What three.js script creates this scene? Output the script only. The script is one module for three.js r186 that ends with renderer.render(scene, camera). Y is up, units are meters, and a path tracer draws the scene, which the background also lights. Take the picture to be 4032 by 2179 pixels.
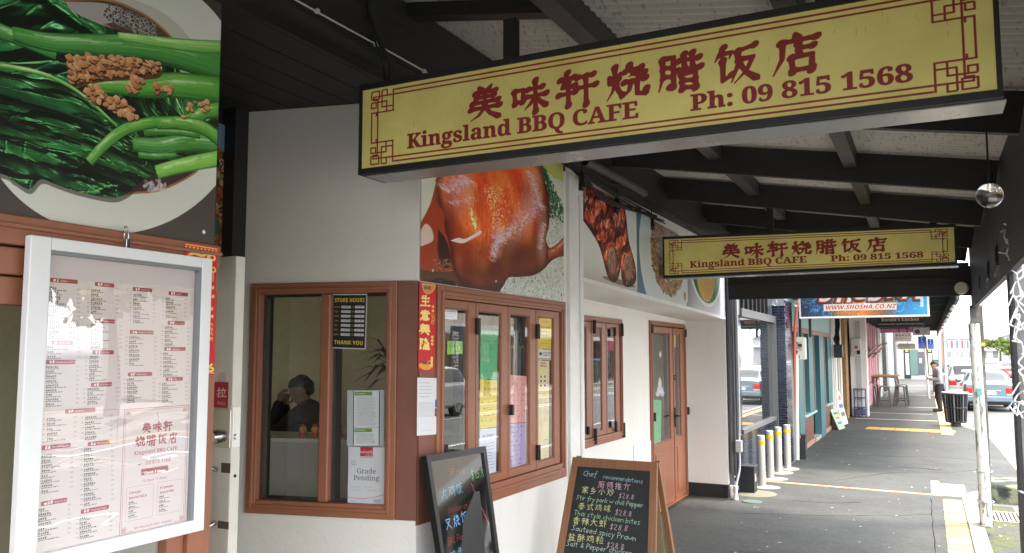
import * as THREE from 'three';
import { mergeGeometries, mergeVertices } from 'three/addons/utils/BufferGeometryUtils.js';
import { MarchingCubes } from 'three/addons/objects/MarchingCubes.js';
import { RoundedBoxGeometry } from 'three/addons/geometries/RoundedBoxGeometry.js';

// ---------------------------------------------------------------- camera, sky, sun, exposure
const FOCAL = 3157, CAMX = 2016, CAMY = 1127, EYE = 1.95, PITCH = Math.atan(268 / FOCAL), YAW = Math.atan(1634 * Math.cos(PITCH) / FOCAL);
const scene = new THREE.Scene();
const camera = new THREE.PerspectiveCamera(2 * Math.atan(1127 / FOCAL) * 180 / Math.PI, 4032 / 2254, 0.05, 900);
camera.position.set(0, EYE, 0);
camera.rotation.set(PITCH, YAW, 0, 'YXZ');
camera.setViewOffset(4032, 2254, 0, 0, 4032, 2179);
scene.add(camera);
const SUNDIR = new THREE.Vector3(0.34, 1, -0.42).normalize();
{ // overcast sky, a little brighter round the veiled sun
  const W = 512, H = 256, d = new Float32Array(W * H * 4);
  for (let j = 0; j < H; j++) for (let i = 0; i < W; i++) {
    const up = ((j + 0.5) / H - 0.5) * Math.PI, az = ((i + 0.5) / W - 0.5) * 2 * Math.PI;
    const y = Math.sin(up), x = Math.cos(az) * Math.cos(up), z = Math.sin(az) * Math.cos(up), c = x * SUNDIR.x + y * SUNDIR.y + z * SUNDIR.z;
    const cl = 1 + 0.07 * Math.sin(x * 5 + 3 * Math.sin(z * 4 + y * 3)) * Math.cos(z * 6 + 2 * Math.sin(x * 3));
    const L = y > 0 ? (0.9 + 0.16 * y) * cl * (1 + 0.5 * Math.pow(Math.max(0, c), 6)) : 0.12;
    const k = (j * W + i) * 4;
    d[k] = L * 0.98; d[k + 1] = L; d[k + 2] = L * 1.035; d[k + 3] = 1;
  }
  const t = new THREE.DataTexture(d, W, H, THREE.RGBAFormat, THREE.FloatType);
  t.mapping = THREE.EquirectangularReflectionMapping; t.magFilter = THREE.LinearFilter; t.needsUpdate = true;
  scene.background = t; scene.environment = t;
}
const sun = new THREE.DirectionalLight(0xfff3e2, 1.1);
sun.position.copy(SUNDIR).multiplyScalar(60); sun.target.position.set(0, 0, -12); sun.castShadow = true; sun.shadow.radius = 24;
sun.shadow.mapSize.set(2048, 2048);
Object.assign(sun.shadow.camera, { left: -40, right: 40, top: 60, bottom: -60, near: 1, far: 200 });
scene.add(sun, sun.target);
const renderer = new THREE.WebGLRenderer({ antialias: true });
renderer.shadowMap.enabled = true;
renderer.toneMapping = THREE.LinearToneMapping;
renderer.toneMappingExposure = 6.4;

// ---------------------------------------------------------------- helpers
let seed = 7; const rnd = () => { seed = (seed * 1664525 + 1013904223) >>> 0; return seed / 4294967296; };
const rr = (a, b) => a + (b - a) * rnd();
const reseed = (s) => { seed = s >>> 0; };
const V = (x, y, z) => new THREE.Vector3(x, y, z);
// survey: a sight line through a point of the picture, cut with a plane of the street
const RIGHT = V(Math.cos(YAW), 0, -Math.sin(YAW)), FWD = V(-Math.sin(YAW) * Math.cos(PITCH), Math.sin(PITCH), -Math.cos(YAW) * Math.cos(PITCH)), UP = RIGHT.clone().cross(FWD);
const ray = (x, y) => FWD.clone().addScaledVector(RIGHT, (x - CAMX) / FOCAL).addScaledVector(UP, -(y - CAMY) / FOCAL);
const cut = (x, y, n, c) => { const d = ray(x, y), o = V(0, EYE, 0), t = (c - o.dot(n)) / d.dot(n); return o.addScaledVector(d, t); };
const onX = (x, y, X) => cut(x, y, V(1, 0, 0), X), onZ = (x, y, Z) => cut(x, y, V(0, 0, 1), Z), onY = (x, y, h = 0) => cut(x, y, V(0, 1, 0), h);
// a wall frame: u along it to the right, v up, n out towards the viewer
class Frame {
  constructor(o, u) { this.o = V(...o); this.u = V(...u).normalize(); this.v = V(0, 1, 0); this.n = this.u.clone().cross(this.v); this.m = new THREE.Matrix4().makeBasis(this.u, this.v, this.n).setPosition(this.o); }
  p(u, v, n = 0) { return V(u, v, n).applyMatrix4(this.m); }
  at(x, y, n = 0) { const q = cut(x, y, this.n, this.o.dot(this.n) + n).sub(this.o); return [q.dot(this.u), q.y]; }
  box(u0, u1, v0, v1, n0, n1) { return box(u0, u1, v0, v1, n0, n1).applyMatrix4(this.m); }
  rbox(u0, u1, v0, v1, n0, n1, r = 0.004) { return rbox(u0, u1, v0, v1, n0, n1, r).applyMatrix4(this.m); }
  quad(u0, u1, v0, v1, n) { return quad(V(u0, v0, n), V(u1, v0, n), V(u1, v1, n), V(u0, v1, n)).applyMatrix4(this.m); }
  geo(g) { return g.applyMatrix4(this.m); }
}
function metreUV(g) {
  g = g.index ? g.toNonIndexed() : g;
  if (!g.attributes.normal) g.computeVertexNormals();
  const p = g.attributes.position, n = g.attributes.normal, uv = new Float32Array(p.count * 2);
  for (let i = 0; i < p.count; i++) {
    const ax = Math.abs(n.getX(i)), ay = Math.abs(n.getY(i)), az = Math.abs(n.getZ(i));
    if (ay > ax && ay > az) { uv[2 * i] = p.getX(i); uv[2 * i + 1] = -p.getZ(i); } else if (ax > az) { uv[2 * i] = -p.getZ(i); uv[2 * i + 1] = p.getY(i); } else { uv[2 * i] = p.getX(i); uv[2 * i + 1] = p.getY(i); }
  }
  g.setAttribute('uv', new THREE.BufferAttribute(uv, 2));
  return g;
}
function box(x0, x1, y0, y1, z0, z1) { return metreUV(new THREE.BoxGeometry(Math.abs(x1 - x0), Math.abs(y1 - y0), Math.abs(z1 - z0)).translate((x0 + x1) / 2, (y0 + y1) / 2, (z0 + z1) / 2)); }
function rbox(x0, x1, y0, y1, z0, z1, r = 0.004) {
  const w = Math.abs(x1 - x0), h = Math.abs(y1 - y0), d = Math.abs(z1 - z0);
  return metreUV(new RoundedBoxGeometry(w, h, d, 1, Math.min(r, w * 0.45, h * 0.45, d * 0.45)).translate((x0 + x1) / 2, (y0 + y1) / 2, (z0 + z1) / 2));
}
function quad(a, b, c, d, n = 1) { // corners: bottom left, bottom right, top right, top left; uv 0..1
  const P = [], U = [], I = [];
  for (let j = 0; j <= n; j++) for (let i = 0; i <= n; i++) {
    const s = i / n, t = j / n, q = a.clone().multiplyScalar((1 - s) * (1 - t)).addScaledVector(b, s * (1 - t)).addScaledVector(c, s * t).addScaledVector(d, (1 - s) * t);
    P.push(q.x, q.y, q.z); U.push(s, t);
  }
  for (let j = 0; j < n; j++) for (let i = 0; i < n; i++) { const k = j * (n + 1) + i; I.push(k, k + 1, k + n + 2, k, k + n + 2, k + n + 1); }
  const g = new THREE.BufferGeometry();
  g.setAttribute('position', new THREE.Float32BufferAttribute(P, 3)); g.setAttribute('uv', new THREE.Float32BufferAttribute(U, 2)); g.setIndex(I); g.computeVertexNormals();
  return g;
}
function slab(a, b, c, d, thick) { // a thin board behind the quad a b c d
  const n = b.clone().sub(a).cross(d.clone().sub(a)).normalize().multiplyScalar(-thick), e = [a, b, c, d].map((q) => q.clone().add(n));
  return metreUV(mergeGeometries([quad(a, b, c, d), quad(e[1], e[0], e[3], e[2]), quad(e[0], e[1], b, a), quad(d, c, e[2], e[3]), quad(e[0], a, d, e[3]), quad(b, e[1], e[2], c)]).toNonIndexed());
}
const flatten = (gs) => gs.map((g) => { const q = g.index ? g.toNonIndexed() : g; for (const k of Object.keys(q.attributes)) if (!['position', 'normal', 'uv'].includes(k)) q.deleteAttribute(k); if (!q.attributes.uv) q.setAttribute('uv', new THREE.BufferAttribute(new Float32Array(q.attributes.position.count * 2), 2)); return q; });
const merge = (...gs) => mergeGeometries(flatten(gs.flat()));
function tube(pts, r, seg = 24, rad = 6, closed = false) { return new THREE.TubeGeometry(new THREE.CatmullRomCurve3(pts.map((p) => (p.isVector3 ? p : V(...p))), closed, 'centripetal'), seg, r, rad, closed); }
function rod(a, b, r0, r1 = r0, seg = 12) {
  const d = b.clone().sub(a), g = new THREE.CylinderGeometry(r1, r0, d.length(), seg);
  return g.applyQuaternion(new THREE.Quaternion().setFromUnitVectors(V(0, 1, 0), d.clone().normalize())).translate((a.x + b.x) / 2, (a.y + b.y) / 2, (a.z + b.z) / 2);
}
function beam(a, b, w, h, up = V(0, 1, 0)) { // a rectangular timber from a to b; w across, h in the up direction, hung below the line a b
  const d = b.clone().sub(a), L = d.length(), z = d.normalize(), x = up.clone().cross(z).normalize(), y = z.clone().cross(x);
  return metreUV(new THREE.BoxGeometry(w, h, L).translate(0, -h / 2, L / 2).applyMatrix4(new THREE.Matrix4().makeBasis(x, y, z).setPosition(a)));
}
function lathe(pts, seg = 20) { return new THREE.LatheGeometry(pts.map((p) => new THREE.Vector2(...p)), seg); }
const used = new Map();
function numbered(name) { const n = used.get(name) ?? 0; used.set(name, n + 1); return n ? name + '_' + String(n).padStart(3, '0') : name; }
function info(o, label, category, group, kind) { if (label) o.userData.label = label; if (category) o.userData.category = category; if (group) o.userData.group = group; if (kind) o.userData.kind = kind; return o; }
function thing(name, label, category, at = [0, 0, 0], group) { const o = new THREE.Group(); o.name = numbered(name); o.position.set(...(at.isVector3 ? at.toArray() : at)); scene.add(o); o.updateMatrixWorld(true); return info(o, label, category, group); }
function put(name, geo, mat, parent, label) { // geometry in street coordinates, parented
  const g = geo.clone(); if (parent && parent !== scene) { parent.updateWorldMatrix(true, false); g.applyMatrix4(parent.matrixWorld.clone().invert()); }
  const m = new THREE.Mesh(g, mat); m.name = name; m.castShadow = m.receiveShadow = true; (parent ?? scene).add(m); if (label) m.userData.label = label; return m;
}
function add(name, geo, mat, parent) { const m = new THREE.Mesh(geo, mat); m.name = name; m.castShadow = m.receiveShadow = true; parent.add(m); return m; } // geometry in the parent's own axes
function solo(name, geo, mat, label, category, group) { // a thing of one mesh, its origin at its base
  geo.computeBoundingBox(); const b = geo.boundingBox, c = V((b.min.x + b.max.x) / 2, b.min.y, (b.min.z + b.max.z) / 2);
  const m = new THREE.Mesh(geo.clone().translate(-c.x, -c.y, -c.z), mat); m.name = numbered(name); m.position.copy(c); m.castShadow = m.receiveShadow = true; scene.add(m); return info(m, label, category, group);
}
function struct(name, geo, mat) { const m = new THREE.Mesh(geo, mat); m.name = numbered(name); m.castShadow = m.receiveShadow = true; m.userData.kind = 'structure'; scene.add(m); return m; }
function copyOf(o, at, turn, label) { const c = o.clone(); c.name = numbered(o.name.replace(/_\d{3}$/, '')); c.userData = { ...o.userData }; if (label) c.userData.label = label; c.position.set(...at); if (turn !== undefined) c.rotation.y = turn; scene.add(c); return c; }

// ---------------------------------------------------------------- textures
function canvasTex(w, h, draw, { repeat, linear } = {}) {
  const c = document.createElement('canvas'); c.width = w; c.height = h; const x = c.getContext('2d'); draw(x, w, h);
  const t = new THREE.CanvasTexture(c); if (!linear) t.colorSpace = THREE.SRGBColorSpace; t.anisotropy = 8;
  if (repeat) { t.wrapS = t.wrapT = THREE.RepeatWrapping; t.repeat.set(...repeat); }
  return t;
}
const hash = (x, y, s) => { let h = Math.imul(x, 374761393) + Math.imul(y, 668265263) + Math.imul(s, 974634777); h = Math.imul(h ^ (h >>> 13), 1274126177); return ((h ^ (h >>> 16)) >>> 0) / 4294967296; };
function noise2(x, y, period, s) { const xi = Math.floor(x), yi = Math.floor(y), fx = x - xi, fy = y - yi, u = fx * fx * (3 - 2 * fx), v = fy * fy * (3 - 2 * fy), P = (a) => ((a % period) + period) % period; const a = hash(P(xi), P(yi), s), b = hash(P(xi + 1), P(yi), s), c = hash(P(xi), P(yi + 1), s), d = hash(P(xi + 1), P(yi + 1), s); return a + (b - a) * u + (c - a) * v + (a - b - c + d) * u * v; }
function fbm(x, y, period, oct, s) { let f = 0, a = 0.5, n = 0; for (let i = 0; i < oct; i++) { f += a * noise2(x, y, period, s + i); n += a; a *= 0.5; x *= 2; y *= 2; period *= 2; } return f / n; }
function dataTex(n, fn, { repeat = [1, 1], srgb = false } = {}) { // fn(x, y in 0..1) returns [r, g, b] in 0..1
  const d = new Uint8Array(n * n * 4);
  for (let j = 0; j < n; j++) for (let i = 0; i < n; i++) { const c = fn(i / n, j / n), k = (j * n + i) * 4; for (let q = 0; q < 3; q++) d[k + q] = Math.max(0, Math.min(255, (c.length ? c[q] : c) * 255)); d[k + 3] = 255; }
  const t = new THREE.DataTexture(d, n, n); t.wrapS = t.wrapT = THREE.RepeatWrapping; t.magFilter = THREE.LinearFilter; t.repeat.set(...repeat); if (srgb) t.colorSpace = THREE.SRGBColorSpace; t.needsUpdate = true; return t;
}
const gray = (v) => [v, v, v];
const mix3 = (a, b, t) => [a[0] + (b[0] - a[0]) * t, a[1] + (b[1] - a[1]) * t, a[2] + (b[2] - a[2]) * t];
const sstep = (a, b, x) => { const t = Math.max(0, Math.min(1, (x - a) / (b - a))); return t * t * (3 - 2 * t); };
const std = (o) => new THREE.MeshStandardMaterial(o);
const lin = (r, g, b) => new THREE.Color().setRGB(r, g, b);

// ---------------------------------------------------------------- materials (linear base colours)
const grain = dataTex(256, (x, y) => { const a = fbm(x * 4, y * 4, 4, 5, 3), b = fbm(x * 32, y * 32, 32, 2, 9); return gray(0.78 + 0.22 * (0.6 * a + 0.4 * b) * 1.2); }, { repeat: [0.8, 0.8] });
const smudge = dataTex(256, (x, y) => gray(0.3 + 0.5 * fbm(x * 5, y * 5, 5, 5, 21)), { repeat: [0.7, 0.7] });
const fineBump = dataTex(256, (x, y) => gray(fbm(x * 24, y * 24, 24, 4, 5)), { repeat: [2, 2] });
const wallDirt = dataTex(512, (x, y) => { const s = fbm(x * 14, y * 2.0, 14, 4, 31), b = fbm(x * 5, y * 5, 5, 5, 17), sp = fbm(x * 90, y * 90, 90, 2, 41); const v = 0.95 + 0.06 * (b - 0.5) - 0.05 * sstep(0.62, 0.9, s) - (sp > 0.86 ? 0.07 : 0); return [v, v * (0.995 - 0.015 * b), v * (0.98 - 0.03 * s)]; }, { repeat: [0.45, 0.45] });
const woodGrain = dataTex(256, (x, y) => { const v = fbm(x * 3 , y * 40, 40, 4, 77); return gray(0.55 + 0.6 * v); }, { repeat: [1, 1] });
const M = {
  brown: std({ color: lin(0.3, 0.112, 0.058), roughness: 0.42, roughnessMap: null, bumpMap: fineBump, bumpScale: 0.0006, map: grain }),
  brownPanel: std({ color: lin(0.2, 0.072, 0.045), roughness: 0.5, map: grain, bumpMap: fineBump, bumpScale: 0.0008 }),
  white: std({ color: lin(0.8, 0.785, 0.755), roughness: 0.55, map: wallDirt, bumpMap: fineBump, bumpScale: 0.0012 }),
  whiteTrim: std({ color: lin(0.8, 0.79, 0.765), roughness: 0.45, map: grain }),
  greyWall: std({ color: lin(0.76, 0.74, 0.7), roughness: 0.6, map: wallDirt, bumpMap: fineBump, bumpScale: 0.0012 }),
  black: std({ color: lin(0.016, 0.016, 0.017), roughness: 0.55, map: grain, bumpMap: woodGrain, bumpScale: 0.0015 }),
  blackTimber: std({ color: lin(0.02, 0.0185, 0.018), roughness: 0.6, map: woodGrain, bumpMap: woodGrain, bumpScale: 0.002 }),
  blackMetal: std({ color: lin(0.012, 0.012, 0.013), roughness: 0.35, metalness: 0.2 }),
  rubber: std({ color: lin(0.01, 0.01, 0.01), roughness: 0.8 }),
  plinth: std({ color: lin(0.018, 0.019, 0.018), roughness: 0.7, map: grain, bumpMap: fineBump, bumpScale: 0.002 }),
  steel: std({ color: lin(0.55, 0.55, 0.55), roughness: 0.35, metalness: 1, roughnessMap: smudge }),
  galv: std({ color: lin(0.42, 0.42, 0.43), roughness: 0.5, metalness: 0.6, map: grain }),
  cable: std({ color: lin(0.55, 0.54, 0.5), roughness: 0.5 }),
  cream: std({ color: lin(0.62, 0.6, 0.5), roughness: 0.5, map: grain }),
  glass: new THREE.MeshPhysicalMaterial({ color: 0xffffff, transmission: 1, thickness: 0, roughness: 0, ior: 1.9 }),
  darkGlass: std({ color: lin(0.012, 0.014, 0.016), roughness: 0.04 }),
  paper: std({ color: lin(0.8, 0.8, 0.8), roughness: 0.6 }),
  concrete: std({ color: lin(0.36, 0.345, 0.31), roughness: 0.85, map: wallDirt, bumpMap: fineBump, bumpScale: 0.003 }),
};
const plain = (r, g, b, rough = 0.6, extra = {}) => std({ color: lin(r, g, b), roughness: rough, ...extra });
const textured = (r, g, b, rough = 0.6) => std({ color: lin(r, g, b), roughness: rough, map: grain, bumpMap: fineBump, bumpScale: 0.001 });
const print = (t, rough = 0.45, extra = {}) => std({ map: t, roughness: rough, ...extra });

// ---------------------------------------------------------------- brush characters on a 0..100 grid: strokes 'x,y x,y; x,y x,y ...'
const GLYPHS = {
  美: '32,4 40,16;66,2 56,16;22,21 78,18;26,34 74,31;49,18 49,56;14,49 86,45;10,65 90,61;49,50 45,68 32,84 10,97;51,64 64,80 92,95',
  味: '10,30 12,66;10,30 34,28 32,62;12,62 33,60;46,30 84,26;40,51 94,46;66,6 66,94;64,50 54,68 38,84;67,50 78,66 97,81',
  轩: '10,22 44,18;28,4 15,44 46,41;30,30 30,94;6,63 48,58;54,22 92,18;50,51 98,46;74,20 74,97',
  烧: '10,32 16,46;36,26 30,42;24,8 24,50 18,72 5,93;26,56 34,74 42,84;48,24 86,17;58,8 66,30 90,42 93,32;84,22 58,38;46,52 95,47;62,52 57,74 38,94;76,49 76,84 97,87 97,74',
  腊: '14,12 14,60 5,93;14,12 38,10 38,88 30,84;16,36 36,34;16,59 36,57;50,22 94,19;62,6 62,44;80,5 80,44;46,46 97,43;56,56 57,95;56,56 86,54 86,95;58,74 84,73;58,92 85,91',
  饭: '26,4 8,36;22,20 43,18 38,32;24,36 24,86 44,72;90,8 56,18;56,18 56,50 42,92;58,40 86,37 74,66 48,95;60,52 74,74 97,93',
  店: '50,2 54,14;22,20 92,15;26,20 24,58 6,95;56,26 56,52;58,38 84,35;42,58 44,93;42,58 82,55 80,93;44,89 81,87',
  生: '28,8 12,36;24,27 84,22;52,4 52,92;26,57 80,53;10,95 92,91',
  意: '50,1 52,9;24,16 78,13;36,19 40,27;66,17 60,27;12,33 90,29;30,39 32,66;30,39 70,37 70,66;32,52 68,51;32,65 69,64;18,74 12,91;34,72 36,93 66,95 68,84;50,70 56,80;74,70 84,84',
  興: '28,5 12,14 14,60;14,28 28,26;14,44 28,42;38,10 38,58;38,10 64,8 64,58;44,22 58,21;45,34 46,50;45,34 58,33 57,50;72,10 88,8 86,60;74,28 86,27;74,44 86,43;4,66 97,62;36,72 10,95;62,70 92,93',
  隆: '12,8 12,96;12,10 34,8 22,34 34,54 18,60;60,2 44,26;52,14 80,12 44,44;56,18 95,44;56,52 86,50;56,60 46,76;54,68 90,66;70,56 70,94;52,80 88,79;40,95 98,93',
  拉: '8,30 38,26;24,6 24,90 14,84;8,64 40,52;66,6 70,18;50,26 94,24;58,38 64,72;86,34 78,74;44,84 98,82',
  厨: '18,10 94,7;20,10 18,60 4,96;30,26 56,24;32,36 33,52;32,36 52,35 52,52;33,51 52,50;36,60 40,72;54,58 50,72;28,80 60,76;60,40 96,37;84,22 84,90 76,84;66,52 72,64',
  师: '14,16 14,60;32,6 32,60 18,94;44,14 96,11;50,32 50,72;50,32 90,30 90,72 82,68;70,12 70,96',
  推: '8,30 38,26;24,6 24,90 14,84;8,64 40,52;58,6 44,40;52,28 52,94;70,6 76,16;52,28 94,26;52,48 90,46;52,68 90,66;52,90 98,88;72,28 72,90',
  介: '48,2 34,22;6,30 96,24;36,34 34,60 20,84;66,32 66,96',
  家: '50,2 54,12;14,16 12,30;14,18 90,15 82,30;28,34 74,31;54,34 20,54;46,42 58,70 54,94 44,88;50,54 14,76;54,66 16,92;84,44 60,58;58,54 92,90',
  乡: '52,6 22,34 62,30;66,28 20,62 80,56;82,52 60,80 14,98',
  小: '50,6 50,92 40,84;28,36 10,70;72,34 92,68',
  炒: '10,32 16,46;36,26 30,42;24,8 24,50 18,72 6,92;26,56 34,74 42,84;70,6 70,54 62,50;54,22 46,48;82,18 96,44;90,52 72,80 44,98',
  泰: '22,16 78,13;28,28 74,26;10,42 92,38;50,4 44,38 10,70;54,40 94,66;50,54 50,96 42,90;32,62 40,70;68,60 60,70;46,76 26,90;54,74 76,90',
  式: '10,30 90,26;62,6 68,56 92,92 94,76;78,8 88,18;16,54 52,52;34,54 34,84;12,90 58,80',
  鸡: '8,20 42,18 8,80;12,36 44,78;70,4 60,16;56,18 88,16 86,38 78,36;66,24 72,32;56,18 56,50 94,48 90,90 78,86;52,68 82,66',
  球: '8,22 36,20;10,48 36,46;6,76 40,70;22,22 22,74;44,26 96,23;70,6 70,94 60,88;52,44 58,54;66,56 44,78;90,38 76,54;74,52 98,86;80,8 90,16',
  香: '66,4 30,14;10,28 92,25;50,14 50,52;46,28 10,54;54,28 94,52;28,58 30,96;28,58 72,56 72,96;30,76 70,75;30,93 71,92',
  辣: '26,4 30,12;8,18 46,16;16,24 20,36;38,22 34,36;4,42 48,40;10,60 44,58;28,42 24,96;54,22 98,19;60,36 61,56;60,36 92,34 91,56;61,55 91,54;76,6 76,96;72,58 54,84;80,58 98,82',
  大: '10,36 92,32;50,6 46,44 8,94;52,38 66,68 94,92',
  虾: '10,26 11,54;10,26 44,24 43,54;11,53 43,52;27,8 27,84;4,90 48,80;40,72 50,90;54,20 98,17;74,20 74,96;76,42 92,58',
  盐: '10,22 46,20;28,6 28,42;6,44 50,40;66,4 66,46;68,20 88,32;20,56 22,88;20,56 80,54 78,88;40,56 40,88;60,55 60,88;4,92 98,90',
  酥: '6,14 50,12;10,32 11,94;10,32 46,30 46,94;22,14 20,54;34,14 34,52 44,52;12,72 44,71;12,92 45,91;88,8 62,18;56,34 98,31;76,14 76,96;74,36 56,66;78,36 98,64',
  粒: '12,12 20,28;44,10 34,28;6,40 50,38;28,6 28,96;26,42 8,74;32,44 48,64;72,8 76,18;58,26 96,24;64,40 68,72;90,36 84,74;54,86 99,84',
  叉: '14,20 80,17 14,92;20,30 92,92;44,36 54,48',
  饺: '26,4 8,36;22,20 42,18 38,32;24,36 24,86 42,72;70,4 74,16;50,22 96,20;62,30 50,46;80,28 94,44;84,48 48,94;58,50 96,92',
  子: '22,14 78,11 54,32;54,32 54,92 42,86;8,52 94,48',
  汤: '10,14 20,26;4,40 14,50;6,90 26,60;40,16 80,13 44,46 90,44 84,92 72,88;60,46 36,84;76,46 50,94',
  面: '8,10 92,8;50,10 42,28;14,30 16,94;14,30 86,28 85,94;38,30 38,92;62,30 62,92;38,50 62,49;38,70 62,69;16,92 85,91',
  鱼: '40,4 18,32;34,16 66,14 54,30;24,34 26,76;24,34 76,32 75,76;50,34 50,75;26,54 75,53;26,75 75,74;8,92 94,90',
};
function glyph(x, ch, X, Y, S, weight = 9, style = 'brush') { // top left corner, size, stroke weight in grid units
  const k = S / 100;
  for (const st of GLYPHS[ch].split(';')) {
    const p = st.trim().split(' ').map((q) => q.split(',').map(Number));
    if (style === 'chalk') { x.beginPath(); p.forEach(([a, b], i) => { const jx = X + (a + rr(-2.2, 2.2)) * k, jy = Y + (b + rr(-2.2, 2.2)) * k; i ? x.lineTo(jx, jy) : x.moveTo(jx, jy); }); x.lineWidth = weight * k; x.lineCap = x.lineJoin = 'round'; x.stroke(); continue; }
    const c = p.length > 2 ? new THREE.SplineCurve(p.map((q) => new THREE.Vector2(...q))) : null, n = 40;
    // corners stay corners: walk each segment, easing only the ends
    let len = 0; const seg = []; for (let i = 1; i < p.length; i++) { const l = Math.hypot(p[i][0] - p[i - 1][0], p[i][1] - p[i - 1][1]); seg.push(l); len += l; }
    const dirLast = [p.at(-1)[0] - p.at(-2)[0], p.at(-1)[1] - p.at(-2)[1]], fall = dirLast[1] > Math.abs(dirLast[0]) * 0.35 && dirLast[0] < -3, rise = dirLast[1] > 8 && dirLast[0] > 8;
    const steps = Math.ceil(len / 1.2);
    for (let i = 0; i <= steps; i++) {
      let d = (i / steps) * len, s = 0; while (s < seg.length - 1 && d > seg[s]) d -= seg[s++];
      const f = d / seg[s], a = p[s][0] + (p[s + 1][0] - p[s][0]) * f, b = p[s][1] + (p[s + 1][1] - p[s][1]) * f, t = i / steps;
      let w = 0.86 + 0.3 * Math.pow(1 - Math.min(1, t * 5), 2) - 0.16 * Math.sin(Math.PI * t);
      if (fall) w *= 1 - 0.72 * sstep(0.45, 1, t); else if (rise) w *= 0.75 + 0.6 * t - 0.9 * sstep(0.86, 1, t); else w += 0.28 * sstep(0.85, 1, t);
      if (len < 20) w = 0.6 + 0.7 * t;
      const bow = c && len > 30 ? 0 : 0;
      x.beginPath(); x.ellipse(X + a * k, Y + (b + bow) * k, Math.max(0.3, w * weight * 0.62 * k), Math.max(0.3, w * weight * 0.42 * k), -0.75, 0, 6.284); x.fill();
    }
  }
}
// ================================================================ ground, road, pavement
const asphaltTex = dataTex(1024, (x, y) => { const a = fbm(x * 6, y * 6, 6, 6, 11), b = fbm(x * 120, y * 120, 120, 2, 13), c = fbm(x * 3, y * 22, 22, 4, 19), m = fbm(x * 9, y * 9, 9, 4, 61); let v = 0.55 + 0.5 * (a - 0.5) + 0.3 * (b - 0.5) + 0.12 * (c - 0.5); if (hash(Math.floor(x * 1024), Math.floor(y * 1024), 5) > 0.9985) v = 1.0; return [v * (1 - 0.02 * m), v * (1 + 0.01 * m), v * (0.97 - 0.06 * sstep(0.55, 0.8, m))]; }, { repeat: [1 / 3.7, 1 / 3.7] });
const asphaltBump = dataTex(512, (x, y) => gray(0.5 * fbm(x * 100, y * 100, 100, 2, 23) + 0.5 * fbm(x * 12, y * 12, 12, 4, 29)), { repeat: [1 / 1.3, 1 / 1.3] });
const asphalt = std({ color: lin(0.092, 0.092, 0.09), map: asphaltTex, roughness: 0.82, bumpMap: asphaltBump, bumpScale: 0.006 });
const roadMat = std({ color: lin(0.2, 0.2, 0.197), map: asphaltTex, roughness: 0.8, bumpMap: asphaltBump, bumpScale: 0.006 });
const roadPaint = std({ color: lin(0.75, 0.75, 0.72), roughness: 0.7, map: grain });
const yellowPaint = std({ color: lin(0.75, 0.45, 0.05), roughness: 0.7, map: grain });
const KY = -0.12;
{ const g = metreUV(new THREE.PlaneGeometry(320, 600).rotateX(-Math.PI / 2).translate(0, KY, -240)); struct('road', g, roadMat); }
// lane markings: dashed lane lines, edge line, far kerb lines
{ const g = []; const L = (x, z0, z1, w) => g.push(box(x - w / 2, x + w / 2, KY - 0.01, KY + 0.005, z1, z0));
  for (let z = 4; z > -150; z -= 9) { L(4.7, z, z - 4, 0.12); }
  L(8.7, 6, -160, 0.12); L(9.1, 6, -160, 0.12); L(11.4, 6, -160, 0.14); L(2.75, -16, -160, 0.1);
  for (let z = -30; z > -90; z -= 6) g.push(box(0.9, 2.75, KY - 0.01, KY + 0.005, z - 0.1, z));
  struct('road_marking', merge(g), roadPaint);
  struct('kerb_line', merge(box(12.3, 12.45, KY - 0.01, KY + 0.005, -160, 6), box(1.35, 1.47, KY - 0.01, KY + 0.005, -23.5, -18)), yellowPaint); }
// near pavement: straight kerb, a built-out corner beyond the awning post, then straight again
const paveShape = new THREE.Shape();
{ const P = [[-9, 6], [0.43, 6], [0.43, -12.9]]; paveShape.moveTo(P[0][0], -P[0][1]); for (const [x, z] of P.slice(1)) paveShape.lineTo(x, -z);
  paveShape.lineTo(0.62, 13.4); paveShape.lineTo(0.98, 13.75); paveShape.quadraticCurveTo(1.32, 14.2, 1.34, 15.2); paveShape.lineTo(1.3, 21.5); paveShape.quadraticCurveTo(1.25, 23.6, 0.95, 24.6); paveShape.quadraticCurveTo(0.72, 25.4, 0.7, 26.5); paveShape.lineTo(0.7, 175); paveShape.lineTo(-9, 175); paveShape.closePath(); }
const pavement = struct('pavement', metreUV(new THREE.ExtrudeGeometry(paveShape, { depth: 0.118, bevelEnabled: false, curveSegments: 8 }).rotateX(-Math.PI / 2).translate(0, -0.118, 0)), asphalt);
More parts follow.
